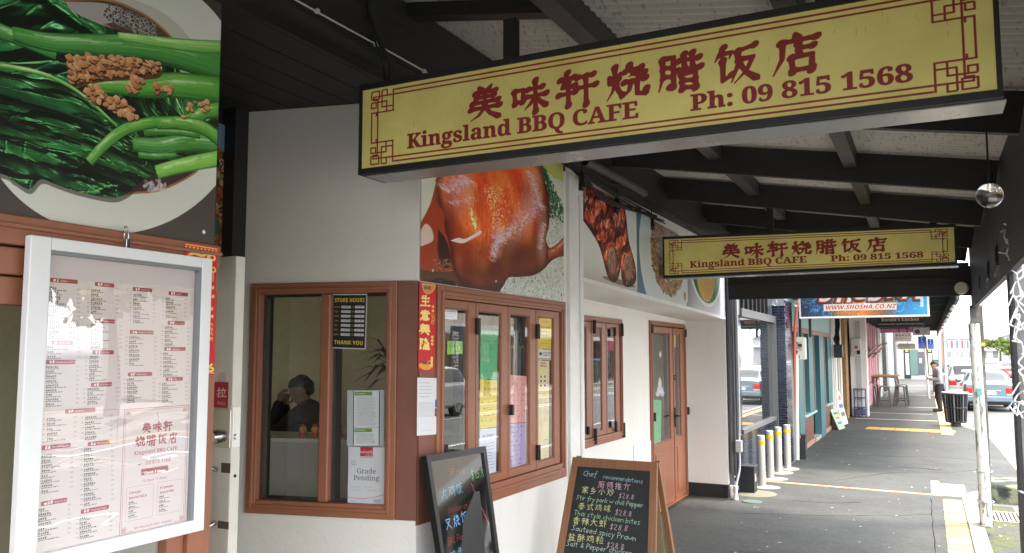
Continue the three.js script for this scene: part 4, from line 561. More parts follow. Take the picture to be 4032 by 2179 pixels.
  for (let i = 0; i < 90; i++) { const t = rnd(); bit(480 + t * 250 + rr(-18, 18), 500 + t * 130 + rr(-36, 36), 16); } for (let i = 0; i < 16; i++) bit(rr(840, 930), rr(470, 505), 15); for (let i = 0; i < 14; i++) bit(rr(1020, 1140), rr(560, 610), 15); for (let i = 0; i < 9; i++) bit(rr(700, 780), rr(430, 500), 22); bit(706, 640, 38); bit(1000, 640, 26);
});
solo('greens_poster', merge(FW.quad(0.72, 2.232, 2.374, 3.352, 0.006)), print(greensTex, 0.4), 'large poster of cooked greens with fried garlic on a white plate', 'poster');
// ---- glazed roast chicken
reseed(202);
const chickTex = poster(FW, 3.675, 5.652, 2.352, 3.44, 1400, [1600, 600, 1.9815], (x, W, H, P, PP) => {
  x.fillStyle = '#d9d8c8'; x.fillRect(0, 0, W, H);
  path(x, PP([[1000, -200], [1400, -200], [1400, 300], [1150, 200], [1060, 120]])); x.fillStyle = '#c9cc6a'; x.fill();
  for (let i = 0; i < 900; i++) { const t = rnd(), q = P(1030 + t * 130 + rr(-20, 130) * (0.3 + t), 120 + t * 560 + rr(-30, 30)); x.beginPath(); x.ellipse(q[0], q[1], rr(4, 14), rr(3, 8), rr(0, 3), 0, 7); x.fillStyle = rgb(...jit(rnd() < 0.75 ? [18, 70, 36] : [60, 130, 70], 18), 0.85); x.fill(); }
  // rice
  path(x, PP([[1080, 500], [1240, 560], [1240, 1260], [640, 1160], [760, 1000], [980, 960], [1090, 880]])); x.fillStyle = '#c7cbc2'; x.fill();
  for (let i = 0; i < 3800; i++) { const q = P(rr(700, 1250), rr(480, 1250)); x.save(); x.translate(...q); x.rotate(rr(0, 3.2)); x.beginPath(); x.ellipse(0, 0, rr(5, 11), rr(1.5, 3.2), 0, 0, 7); const r = rnd(); x.fillStyle = r < 0.3 ? rgb(...jit([110, 116, 104], 24), 0.8) : rgb(...jit([214, 218, 210], 24), 0.85); x.fill(); x.restore(); }
  // board lower left
  path(x, PP([[60, 900], [360, 930], [380, 1080], [60, 1040]])); x.fillStyle = '#5a3a24'; x.fill(); path(x, PP([[130, 1010], [260, 980], [380, 1010], [380, 1080], [120, 1040]])); x.fillStyle = '#16201c'; x.fill();
  for (let i = 0; i < 200; i++) { const q = P(rr(70, 350), rr(890, 1010)); x.fillStyle = rgb(...jit([110, 70, 40], 40), 0.4); x.fillRect(q[0], q[1], rr(4, 30), rr(1, 5)); }
  const back = spline([[230, 200], [180, 400], [80, 610], [60, 780], [80, 900], [240, 930], [360, 900], [330, 600]], 80); path(x, PP(back)); x.fillStyle = '#a8401c'; x.fill();
  const body = [[270, 60], [640, 20], [1000, 60], [1075, 230], [1112, 380], [1108, 560], [1085, 690], [1130, 765], [1175, 770], [1240, 690], [1240, 800], [1180, 820], [1125, 850], [1060, 920], [980, 962], [860, 975], [790, 980], [740, 1060], [690, 1110], [560, 1080], [400, 1050], [362, 980], [340, 820], [322, 690], [292, 600], [285, 470], [225, 380], [220, 220]], bp = PP(spline(body, 160));
  const lump = (a, b, L) => { let v = 0; for (const [cx, cy, r, k] of L) { const d = ((a - cx) ** 2 + (b - cy) ** 2) / (r * r); v += k * Math.exp(-d * 1.6); } return v; }, Lq = [[470, 260, 230, 1], [880, 260, 260, 0.9], [700, 560, 280, 0.9], [500, 560, 170, 0.5], [520, 860, 230, 1], [760, 780, 240, 0.8], [1000, 720, 150, 0.8], [640, 1050, 120, 0.5], [310, 820, 60, -0.5], [600, 420, 110, -0.35], [860, 900, 90, -0.2]].map(([a, b, r, k]) => { const q = P(a, b), e = P(a + r, b); return [q[0], q[1], Math.abs(e[0] - q[0]), k]; });
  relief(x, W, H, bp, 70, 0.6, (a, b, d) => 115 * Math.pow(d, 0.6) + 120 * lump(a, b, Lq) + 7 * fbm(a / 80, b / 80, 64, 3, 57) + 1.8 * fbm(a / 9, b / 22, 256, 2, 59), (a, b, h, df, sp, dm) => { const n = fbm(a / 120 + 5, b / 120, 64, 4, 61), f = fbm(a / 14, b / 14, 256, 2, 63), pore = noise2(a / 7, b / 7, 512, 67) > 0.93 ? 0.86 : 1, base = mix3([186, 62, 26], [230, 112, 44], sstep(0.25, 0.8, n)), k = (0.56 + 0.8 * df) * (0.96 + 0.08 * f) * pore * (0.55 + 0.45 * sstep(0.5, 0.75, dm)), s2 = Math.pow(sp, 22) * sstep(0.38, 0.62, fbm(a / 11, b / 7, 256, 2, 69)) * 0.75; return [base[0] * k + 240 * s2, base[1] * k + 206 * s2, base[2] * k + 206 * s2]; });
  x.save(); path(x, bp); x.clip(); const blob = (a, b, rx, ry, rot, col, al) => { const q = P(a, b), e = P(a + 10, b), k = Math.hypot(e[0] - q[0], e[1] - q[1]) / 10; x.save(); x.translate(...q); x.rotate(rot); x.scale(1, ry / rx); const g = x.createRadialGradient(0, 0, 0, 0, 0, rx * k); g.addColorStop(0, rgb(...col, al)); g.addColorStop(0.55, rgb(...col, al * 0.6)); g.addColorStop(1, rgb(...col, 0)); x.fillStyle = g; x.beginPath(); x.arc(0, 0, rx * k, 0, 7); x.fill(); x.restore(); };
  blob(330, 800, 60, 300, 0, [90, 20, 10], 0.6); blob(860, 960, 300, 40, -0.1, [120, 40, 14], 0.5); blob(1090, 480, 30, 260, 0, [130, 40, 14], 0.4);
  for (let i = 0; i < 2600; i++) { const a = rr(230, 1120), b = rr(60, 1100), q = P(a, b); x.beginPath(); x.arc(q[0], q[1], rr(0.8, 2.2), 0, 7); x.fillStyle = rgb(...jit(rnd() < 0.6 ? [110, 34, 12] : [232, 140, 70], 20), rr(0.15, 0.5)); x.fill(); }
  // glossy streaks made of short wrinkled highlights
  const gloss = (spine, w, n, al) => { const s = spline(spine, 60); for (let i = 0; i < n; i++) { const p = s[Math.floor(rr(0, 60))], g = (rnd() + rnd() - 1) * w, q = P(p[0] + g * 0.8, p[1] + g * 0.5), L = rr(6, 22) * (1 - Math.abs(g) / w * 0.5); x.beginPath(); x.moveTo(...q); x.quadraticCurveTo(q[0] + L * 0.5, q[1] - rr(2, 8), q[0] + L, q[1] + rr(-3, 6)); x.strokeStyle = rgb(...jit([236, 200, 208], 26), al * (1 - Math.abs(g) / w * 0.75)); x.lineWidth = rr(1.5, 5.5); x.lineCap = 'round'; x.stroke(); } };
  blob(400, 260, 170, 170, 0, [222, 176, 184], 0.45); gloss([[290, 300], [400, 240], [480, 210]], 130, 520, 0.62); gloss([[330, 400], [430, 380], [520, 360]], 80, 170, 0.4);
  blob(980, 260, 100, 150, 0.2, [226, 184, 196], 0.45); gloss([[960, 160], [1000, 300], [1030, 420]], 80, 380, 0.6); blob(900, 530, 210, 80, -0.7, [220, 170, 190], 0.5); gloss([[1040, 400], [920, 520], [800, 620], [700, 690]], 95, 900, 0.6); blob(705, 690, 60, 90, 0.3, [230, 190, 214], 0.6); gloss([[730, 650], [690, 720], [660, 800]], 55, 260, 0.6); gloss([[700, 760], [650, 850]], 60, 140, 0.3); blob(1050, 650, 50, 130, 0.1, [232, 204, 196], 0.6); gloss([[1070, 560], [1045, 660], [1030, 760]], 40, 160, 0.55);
  x.restore();
  path(x, PP(spline([[335, 690], [400, 668], [450, 676], [520, 640], [575, 612], [570, 640], [500, 680], [440, 710], [390, 706]], 40))); x.fillStyle = '#f0e4da'; x.fill();
  path(x, PP(spline([[90, 640], [140, 560], [190, 600], [200, 690], [120, 730], [85, 740]], 40))); x.fillStyle = 'rgba(238,222,214,0.85)'; x.fill();
  path(x, PP(spline([[240, 600], [300, 680], [335, 800], [330, 900], [260, 880], [236, 760]], 40))); x.fillStyle = '#3c150c'; x.fill(); for (let i = 0; i < 120; i++) { const q = P(rr(200, 335), rr(820, 920)); x.fillStyle = rgb(...jit([150, 110, 90], 80), 0.6); x.fillRect(q[0], q[1], rr(3, 16), rr(2, 7)); }
  ribbon(x, PP([[1100, 800], [1150, 780], [1200, 740], [1245, 690]]), 60, 70, [[96, 34, 16], [160, 66, 30], [200, 120, 70], [240, 210, 200]]);
});
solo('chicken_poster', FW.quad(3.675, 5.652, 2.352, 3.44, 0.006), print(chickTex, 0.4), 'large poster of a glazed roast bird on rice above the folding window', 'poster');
// ---- ribs, fried rice and poached chicken above the ledge
const px6 = (a, b) => FW.at(1600 + a / 1.9815, 600 + b / 1.9815)[0];
const uE = [5.945, px6(1793, 800), px6(2190, 1000), 11.235];
const ledgeTop = (u) => 2.575 + (u - 5.93) * (2.462 - 2.575) / 5.295 + 0.002, topLine = (u) => 3.375 - (u - 5.93) * 0.0235;
function ledgePoster(name, a, b, tex, label) { solo(name, quad(FW.p(a, ledgeTop(a), 0.008), FW.p(b, ledgeTop(b), 0.008), FW.p(b, topLine(b), 0.008), FW.p(a, topLine(a), 0.008), 4), print(tex, 0.42), label, 'poster'); }
reseed(303);
ledgePoster('ribs_poster', uE[0], uE[1], canvasTex(1024, 512, (x, W, H) => {
  x.fillStyle = '#d7dad4'; x.fillRect(0, 0, W, H); const g = x.createLinearGradient(0, H, 0, H * 0.6); g.addColorStop(0, '#b9b4ac'); g.addColorStop(1, 'rgba(215,218,212,0)'); x.fillStyle = g; x.fillRect(0, 0, W, H);
  x.fillStyle = 'rgba(70,26,16,0.5)'; x.beginPath(); x.ellipse(W * 0.66, H * 0.94, W * 0.3, 16, 0, 0, 7); x.fill();
  const meat = (pts) => { const poly = spline(pts, 80); relief(x, W, H, poly, 26, 0.9, (a, b, d) => 60 * Math.pow(d, 0.6) + 22 * (1 - Math.abs(2 * fbm(a / 26 + b / 90, b / 60, 64, 4, 73) - 1)) + 16 * Math.sin(b / 24 + a / 50 + 3 * noise2(a / 60, b / 60, 64, 75)), (a, b, h, df, sp, dm) => { const n = fbm(a / 30, b / 46, 64, 4, 77), base = mix3(mix3([96, 20, 14], [190, 60, 36], sstep(0.3, 0.6, n)), [220, 150, 110], sstep(0.62, 0.78, n) * 0.7), k = (0.38 + 0.9 * df) * (0.55 + 0.45 * sstep(0.5, 0.8, dm)), s2 = Math.pow(sp, 14) * sstep(0.45, 0.6, fbm(a / 9, b / 16, 128, 2, 79)); return [base[0] * k + 240 * s2, base[1] * k + 205 * s2, base[2] * k + 190 * s2]; }); };
  meat([[0, -10], [W * 0.42, -10], [W * 0.62, H * 0.3], [W * 0.7, H * 0.6], [W * 0.62, H * 0.92], [W * 0.46, H * 0.93], [W * 0.3, H * 0.6], [0.02 * W, H * 0.38]]); meat([[W * 0.34, -10], [W * 0.74, H * 0.02], [W * 0.84, H * 0.4], [W * 0.97, H * 0.7], [W * 0.95, H * 0.9], [W * 0.72, H * 0.95], [W * 0.66, H * 0.5]]);
  for (const [a, b, c, d] of [[0.53, 0.74, 0.08, 0.17], [0.83, 0.74, 0.09, 0.18]]) { const q = []; for (let i = 0; i < 20; i++) q.push([W * (a + c * Math.cos(i / 20 * 6.283)), H * (b + d * Math.sin(i / 20 * 6.283))]); relief(x, W, H, q, 8, 0.9, (m, n, e) => 14 * e + 10 * fbm(m / 10, n / 40, 128, 3, 81), (m, n, h, df, sp) => { const f = fbm(m / 9, n / 34, 128, 3, 83), g = mix3([120, 60, 44], [220, 170, 146], f), k = 0.4 + 0.7 * df; return g.map((v) => v * k + 120 * Math.pow(sp, 40)); }); }
}), 'poster of glazed roast ribs just right of the white pillar');
ledgePoster('rice_poster', uE[1], uE[2], canvasTex(768, 512, (x, W, H) => {
  x.fillStyle = '#4f7089'; x.fillRect(0, 0, W, H); x.beginPath(); x.ellipse(W * 0.56, H * 0.4, W * 0.52, H * 0.95, 0, 0, 7); x.fillStyle = '#c4ccce'; x.fill();
  for (let i = 0; i < 2600; i++) { const t = rr(0, 6.28), r = Math.sqrt(rnd()), a = W * 0.58 + Math.cos(t) * r * W * 0.34, b = H * 0.36 + Math.sin(t) * r * H * 0.56; x.save(); x.translate(a, b); x.rotate(rr(-0.5, 1.8)); x.beginPath(); x.ellipse(0, 0, rr(8, 26), rr(3, 8), 0, 0, 7); const q = rnd(); x.fillStyle = rgb(...jit(q < 0.55 ? [150, 106, 58] : q < 0.75 ? [84, 54, 30] : q < 0.9 ? [196, 156, 96] : q < 0.95 ? [40, 84, 44] : [150, 40, 24], 22), 0.9); x.fill(); x.restore(); }
  x.beginPath(); x.ellipse(W * 0.93, H * 0.86, 22, 34, 0, 0, 7); x.fillStyle = '#b5812f'; x.fill();
}), 'poster of a fried rice dish on a pale plate, partly behind the second sign');
ledgePoster('bowl_poster', uE[2], uE[3], canvasTex(768, 512, (x, W, H) => {
  x.fillStyle = '#b9bac2'; x.fillRect(0, 0, W, H); const g = x.createLinearGradient(0, 0, W * 0.3, 0); g.addColorStop(0, '#7d8288'); g.addColorStop(1, 'rgba(185,186,194,0)'); x.fillStyle = g; x.fillRect(0, 0, W, H);
  x.beginPath(); x.ellipse(W * 0.47, H * 0.3, W * 0.42, H * 0.62, 0, 0, 7); x.fillStyle = '#dfe3dc'; x.fill(); x.beginPath(); x.ellipse(W * 0.47, H * 0.28, W * 0.39, H * 0.58, 0, 0, 7); x.fillStyle = '#2d6b35'; x.fill(); x.save(); x.clip();
  for (let i = 0; i < 400; i++) { x.strokeStyle = rgb(...jit(rnd() < 0.5 ? [40, 120, 50] : [90, 170, 80], 24), 0.5); x.lineWidth = rr(3, 12); const a = rr(0, W), b = rr(0, H); x.beginPath(); x.moveTo(a, b); x.lineTo(a + rr(-20, 20), b + rr(20, 80)); x.stroke(); }
  x.beginPath(); x.ellipse(W * 0.45, H * 0.36, W * 0.25, H * 0.48, 0, 0, 7); x.fillStyle = '#c9a45e'; x.fill(); x.clip(); for (let i = 0; i < 600; i++) { x.strokeStyle = rgb(...jit(rnd() < 0.5 ? [226, 200, 130] : rnd() < 0.6 ? [186, 122, 52] : [150, 80, 30], 20), 0.5); x.lineWidth = rr(2, 10); const a = rr(0, W), b = rr(0, H); x.beginPath(); x.moveTo(a, b); x.quadraticCurveTo(a + rr(-14, 14), b + 30, a + rr(-10, 26), b + rr(30, 90)); x.stroke(); } x.restore();
}), 'poster of a white bowl of pale chicken with greens, furthest along the ledge');
// ---- noodle poster deep in the entry
reseed(404);
solo('noodle_poster', quad(V(-3.585, 2.38, onX(915, 800, -3.585).z + 0.95), V(-3.585, 2.38, onX(915, 800, -3.585).z), V(-3.585, 3.28, onX(915, 800, -3.585).z), V(-3.585, 3.28, onX(915, 800, -3.585).z + 0.95)), print(canvasTex(512, 512, (x, W, H) => {
  x.fillStyle = '#7a8da3'; x.fillRect(0, 0, W, H); x.fillStyle = '#2a1c16'; x.fillRect(0, H * 0.18, W, H); for (let i = 0; i < 900; i++) { const q = rnd(), a = rr(-20, W), b = rr(H * 0.16, H); x.beginPath(); x.moveTo(a, b); x.bezierCurveTo(a + rr(-60, 60), b + rr(-20, 40), a + rr(-60, 90), b + rr(0, 60), a + rr(-80, 80), b + rr(10, 90)); x.strokeStyle = rgb(...jit(q < 0.5 ? [120, 66, 30] : q < 0.7 ? [170, 108, 60] : q < 0.86 ? [60, 30, 18] : q < 0.93 ? [150, 170, 90] : [190, 180, 170], 24), 0.85); x.lineWidth = rr(4, 15); x.stroke(); } x.fillStyle = '#1f5a46'; x.fillRect(W * 0.8, H * 0.62, W * 0.1, H * 0.1);
})), 'dim poster of brown noodles inside the entry, behind the greens poster', 'poster');
// screw caps on the posters
reseed(5); { const cap = new THREE.SphereGeometry(0.008, 10, 6); const spots = [FW.p(2.18, 2.42, 0.006), FW.p(3.8, 2.42, 0.006), FW.p(5.6, 2.4, 0.006), FW.p(4.55, 2.42, 0.006)]; const ls = ['small white screw cap low on the greens poster', 'white screw cap at lower left of the chicken poster', 'dark screw cap at lower right of the chicken poster', 'screw cap at the middle of the chicken poster bottom']; spots.forEach((p, i) => solo('screw_cap', cap.clone().scale(0.5, 1, 1).translate(p.x, p.y, p.z), i === 2 ? M.rubber : M.whiteTrim, ls[i], 'screw')); }
// ================================================================ things on the frontage
const fakeLine = (x, a, b, w, h, col) => { x.fillStyle = col; let q = a; while (q < a + w) { const l = rr(h * 0.6, h * 2.2); x.fillRect(q, b + rr(-0.3, 0.3), Math.min(l, a + w - q), h * rr(0.5, 0.8)); q += l + h * 0.5; } };
const fakeHan = (x, a, b, n, s, col) => { x.strokeStyle = col; x.lineWidth = s * 0.17; for (let i = 0; i < n; i++) { const q = a + i * s * 1.08; for (let k = 0; k < 7; k++) { x.beginPath(); const h = rnd() < 0.55; const u = rr(0, 0.5) * s, v = rr(0, 0.95) * s; x.moveTo(q + (h ? u * 0.6 : u + 0.2 * s), b + (h ? v : v * 0.4)); x.lineTo(q + (h ? s * 0.92 : u + 0.2 * s + rr(-2, 2)), b + (h ? v : s)); x.stroke(); } } };
// ---- framed menu
reseed(505);
{ const n = 0.05, c = (x, y) => FW.at(x, y, n), U0 = c(113, 915)[0], U1 = c(828, 1030)[0], V0 = c(805, 2085)[1], V1 = c(828, 1020)[1], i0 = c(178, 1300)[0], i1 = c(775, 1400)[0], j1 = c(500, 1022)[1], j0 = c(758, 2047)[1];
  const t = thing('framed_menu', 'large white framed menu hanging on the brown frontage beside the entry', 'menu', [FW.p(1.85, V0, n).x, V0, -1.85]);
  const fr = (a, b, c2, d) => FW.rbox(a, b, c2, d, 0.03, 0.062, 0.004);
  put('frame', merge(fr(U0, i0, V0, V1), fr(i1, U1, V0, V1), fr(i0, i1, j1, V1), fr(i0, i1, V0, j0)), plain(0.74, 0.75, 0.76, 0.35), t);
  put('inner_edge', merge(FW.box(i1 - 0.012, i1, j0, j1, 0.036, 0.0605), FW.box(i0, i1, j1 - 0.012, j1, 0.036, 0.0602)), plain(0.2, 0.21, 0.22, 0.5), t);
  const tex = poster(FW, i0, i1, j0, j1, 1280, [0, 850, 1.047], (x, W, H, P) => {
    x.fillStyle = '#d3c8c7'; x.fillRect(0, 0, W, H); const ink = 'rgba(34,28,28,0.95)', red = '#94253a';
    const head = (a, b, w, text, han) => { const p = P(a, b), q = P(a + w, b + w * -0.06), l = Math.max(130, q[0] - p[0]); x.fillStyle = red; x.beginPath(); x.roundRect(p[0], p[1] - 13, l, 30, 7); x.fill(); fakeHan(x, p[0] + 22, p[1] - 8, han, 20, '#f6ecec'); x.fillStyle = '#f0dede'; x.font = '15px sans-serif'; x.fillText(text, p[0] + 30 + han * 22, p[1] + 8); };
    const rows = (a, b, w, k, dy, nn) => { for (let i = 0; i < k; i++) { const p = P(a, b + i * dy), q = P(a + w, b + i * dy); x.fillStyle = ink; x.font = '14px sans-serif'; x.fillText(String(nn + i), p[0] - 4, p[1] + 12); fakeHan(x, p[0] + 26, p[1], 3 + Math.floor(rnd() * 4), 14, ink); fakeLine(x, p[0] + 26, p[1] + 18, rr(70, 150), 9, 'rgba(50,44,44,0.85)'); x.fillText('$' + Math.floor(rr(8, 32)), q[0] - 26, p[1] + 12); } };
    const cols = [[188, 140], [362, 145], [532, 120], [668, 120]];
    head(215, 262, 115, 'Starters', 2); rows(192, 290, 150, 7, 19, 1); for (const a of [400, 556, 704]) head(a, a < 500 ? 280 : a < 600 ? 300 : 318, 80, 'Special', 2); rows(370, 300, 130, 6, 18, 21); rows(545, 320, 105, 7, 18, 50); rows(680, 335, 100, 5, 18, 70);
    rows(196, 432, 75, 4, 20, 9); rows(276, 436, 66, 4, 20, 13); x.strokeStyle = 'rgba(150,90,95,0.5)'; x.lineWidth = 2; { const a = P(192, 428), b = P(345, 514); x.strokeRect(a[0], a[1], b[0] - a[0], b[1] - a[1]); }
    head(220, 522, 90, 'Hearty Soup', 1); rows(188, 538, 155, 3, 19, 17); head(198, 603, 122, 'Noodle Soup Selection', 2); rows(182, 620, 155, 9, 19.5, 20);
    head(397, 432, 85, 'Savoury Chicken', 2); rows(368, 447, 145, 6, 18, 35); head(390, 562, 88, 'Juicy Beef', 2); rows(362, 578, 145, 6, 18, 41); head(384, 697, 86, 'Pork Selection', 2); rows(355, 712, 145, 4, 18, 47);
    head(544, 478, 98, 'Mongolian Selection', 2); rows(528, 496, 128, 7, 18.5, 58); head(536, 654, 100, 'Sweet & Sour', 2); rows(520, 672, 130, 6, 17.5, 65); head(700, 440, 70, 'Curry Sauce', 2); rows(676, 455, 115, 5, 17.5, 77); head(686, 548, 88, 'Vegetarian', 2); rows(670, 565, 118, 6, 17.5, 82); head(692, 674, 70, 'BBQ', 2); rows(665, 690, 118, 5, 17.5, 90);
    head(277, 808, 125, 'Fried Rice', 2); { const a = P(176, 820), b = P(490, 938); x.strokeStyle = 'rgba(170,90,100,0.6)'; x.strokeRect(a[0], a[1], b[0] - a[0], b[1] - a[1]); } rows(186, 836, 140, 5, 21, 93); rows(345, 830, 130, 5, 21, 98);
    head(180, 958, 120, 'Pan Fried Noodles', 2); rows(164, 990, 148, 8, 21, 103); head(370, 942, 90, 'Rice Dishes', 2); rows(340, 964, 140, 12, 20.5, 119); head(177, 1190, 108, 'Roast On Rice', 3); rows(150, 1215, 152, 7, 20, 112); head(342, 1222, 115, 'Dumplings Congee', 2); rows(322, 1250, 150, 5, 19, 132);
    // boxed panel with the name
    const A = P(522, 800), B = P(770, 1262), bw = B[0] - A[0], X = (f) => A[0] + f * bw, hgt = B[1] - A[1], Y = (f) => A[1] + f * hgt; x.strokeStyle = '#9b4450'; x.lineWidth = 4; x.strokeRect(X(0), Y(0), bw, hgt); x.lineWidth = 2.5; x.strokeRect(X(0.025), Y(0.014), bw * 0.95, hgt * 0.972);
    for (const sx of [0, 1]) for (const sy of [0, 1]) for (let i = 0; i < 3; i++) x.strokeRect(sx ? X(0.975) - 22 - i * 8 : X(0.025) + i * 8, sy ? Y(0.986) - 22 - i * 8 : Y(0.014) + i * 8, 22, 22);
    x.fillStyle = red; const g = bw * 0.16; [...'美味轩'].forEach((ch, i) => glyph(x, ch, X(0.27) + i * g * 1.02, Y(0.12), g * 0.86, 14)); [...'烧腊饭店'].forEach((ch, i) => glyph(x, ch, X(0.17) + i * g * 1.06, Y(0.225), g * 0.92, 14));
    x.lineWidth = 3; x.strokeStyle = red; x.beginPath(); x.moveTo(X(0.49), Y(0.1)); x.bezierCurveTo(X(0.56), Y(0.08), X(0.46), Y(0.07), X(0.5), Y(0.04)); x.stroke();
    x.textAlign = 'center'; x.font = 'bold 38px serif'; x.fillText('Kingsland BBQ CAFE', X(0.5), Y(0.375)); x.font = '42px sans-serif'; x.fillText('09 815 1568', X(0.54), Y(0.465)); x.beginPath(); x.arc(X(0.25), Y(0.445), 13, 0.3, 2.6); x.lineWidth = 7; x.stroke();
    x.beginPath(); x.roundRect(X(0.28), Y(0.497), bw * 0.42, 48, 8); x.fill(); x.fillStyle = '#f4e8e8'; x.font = 'bold 32px sans-serif'; x.fillText('Open 7 Days', X(0.49), Y(0.545)); x.fillStyle = red; x.font = '27px sans-serif'; x.fillText('12.00pm-11.00pm', X(0.49), Y(0.605));
    for (const [f, a, b, p] of [[0.08, '2 people', 'Special', '$42.8'], [0.54, '4-5 people', 'Special', '$88']]) { x.strokeStyle = 'rgba(190,110,120,0.8)'; x.lineWidth = 2.5; x.beginPath(); x.roundRect(X(f), Y(0.63), bw * 0.4, hgt * 0.27, 12); x.stroke(); x.textAlign = 'left'; x.fillStyle = red; x.font = 'bold 25px sans-serif'; x.fillText(a, X(f + 0.035), Y(0.685)); x.fillText(b + ' ' + p, X(f + 0.035), Y(0.725)); for (let i = 0; i < 4; i++) { fakeHan(x, X(f + 0.035), Y(0.745 + i * 0.036), 3 + (i % 2), 13, ink); fakeLine(x, X(f + 0.035), Y(0.764 + i * 0.036), rr(70, 110), 7, ink); } x.textAlign = 'center'; }
    x.fillStyle = '#d3c8c7'; x.fillRect(X(0.2), Y(0.93), bw * 0.62, hgt * 0.09); x.fillStyle = red; x.font = '24px sans-serif'; x.fillText('483 New North Road, Kingsland', X(0.5), Y(0.975)); x.textAlign = 'left';
  }, n);
  put('menu_print', FW.quad(i0, i1, j0, j1, 0.038), print(tex, 0.6), t);
  // loose clear sheet over the print, slightly buckled
  const film = new THREE.PlaneGeometry(i1 - i0 - 0.004, j1 - j0 - 0.004, 60, 90), p = film.attributes.position; for (let i = 0; i < p.count; i++) { const a = p.getX(i), b = p.getY(i), e = Math.min(1, 12 * Math.min(a + (i1 - i0) / 2, (i1 - i0) / 2 - a, b + (j1 - j0) / 2, (j1 - j0) / 2 - b)); p.setZ(i, (0.00035 * Math.sin(b * 9 + 1.2 * Math.sin(a * 7)) + 0.0005 * Math.sin(a * 10 + b * 2) * sstep(0.1, 0.5, b) + 0.0007 * Math.exp(-Math.pow((b + 0.1 - 0.03 * Math.sin(a * 8)) / 0.012, 2)) + 0.0008 * Math.exp(-Math.pow((b + 0.24 + 0.02 * Math.sin(a * 9)) / 0.012, 2)) + 0.0007 * Math.exp(-Math.pow((b + 0.42 - 0.03 * Math.sin(a * 6)) / 0.014, 2))) * e); } film.computeVertexNormals(); film.translate((i0 + i1) / 2, (j0 + j1) / 2, 0.048);
  put('clear_sheet', FW.geo(film), new THREE.MeshPhysicalMaterial({ color: 0xffffff, transmission: 1, thickness: 0, roughness: 0.0, ior: 2.1 }), t);
  const hk = c(500, 960); put('chain', merge(new THREE.TorusGeometry(0.011, 0.0025, 8, 18).rotateY(Math.PI / 2 + 0.4).translate(FW.p(hk[0], hk[1] + 0.05, 0.04).x, hk[1] + 0.05, -hk[0]), new THREE.TorusGeometry(0.012, 0.0025, 8, 18).scale(0.7, 1.3, 1).rotateY(0.3).translate(FW.p(0, 0, 0.045).x, hk[1] + 0.028, -hk[0]), FW.rbox(hk[0] - 0.007, hk[0] + 0.007, hk[1] - 0.05, hk[1] + 0.015, 0.05, 0.056, 0.002)), M.steel, t); }
// ---- red paper banners
reseed(606);
const bannerRed = '#c90f1e', bannerGold = '#e8c46a';
function corners(F, a, n) { return a.map(([x, y]) => { const [u, v] = F.at(x, y, n); return F.p(u, v, n); }); } // bottom left, bottom right, top right, top left
function sheet(name, F, n, pts, tex, label, cat, rough = 0.55, group) { const q = corners(F, pts, n); return solo(name, quad(...q, 2), print(tex, rough, { side: THREE.DoubleSide }), label, cat, group); }
sheet('red_banner', FW, 0.034, [[722, 1470], [842, 1478], [855, 975], [728, 955]], canvasTex(256, 1024, (x, W, H) => { x.fillStyle = bannerRed; x.fillRect(0, 0, W, H); x.strokeStyle = x.fillStyle = bannerGold; x.lineWidth = 8; x.beginPath(); x.moveTo(0, 14); x.lineTo(W, 14); x.moveTo(0, H - 16); x.lineTo(W, H - 16); x.stroke(); for (let i = 0; i < 9; i++) { x.fillRect(i * 30, 26, 16, 16 + rr(0, 24)); } x.lineWidth = 22; x.beginPath(); x.moveTo(20, 110); x.bezierCurveTo(90, 30, 120, 130, 170, 60); x.bezierCurveTo(190, 40, 200, 110, 150, 130); x.stroke(); x.lineWidth = 14; x.beginPath(); x.arc(215, 90, 22, 0, 6.3); x.stroke(); x.beginPath(); x.arc(226, 185, 18, 0, 6.3); x.stroke(); x.fillRect(222, 210, 8, 70); for (const [a, b] of [[226, 330], [230, 400], [222, 500], [226, 560]]) { x.beginPath(); x.ellipse(a, b, 12, 16, 0.4, 0, 7); x.fill(); } for (let i = 0; i < 4; i++) glyph(x, '大生大利'[i] === '利' ? '轩' : '大生大叉'[i], 208, 610 + i * 38, 32, 13); x.lineWidth = 16; x.beginPath(); x.arc(190, 900, 60, 0.6, 4.6); x.stroke(); x.beginPath(); x.ellipse(222, 980, 26, 14, 0, 0, 7); x.stroke(); }), 'red and gold festive paper banner half hidden behind the white menu frame', 'banner');
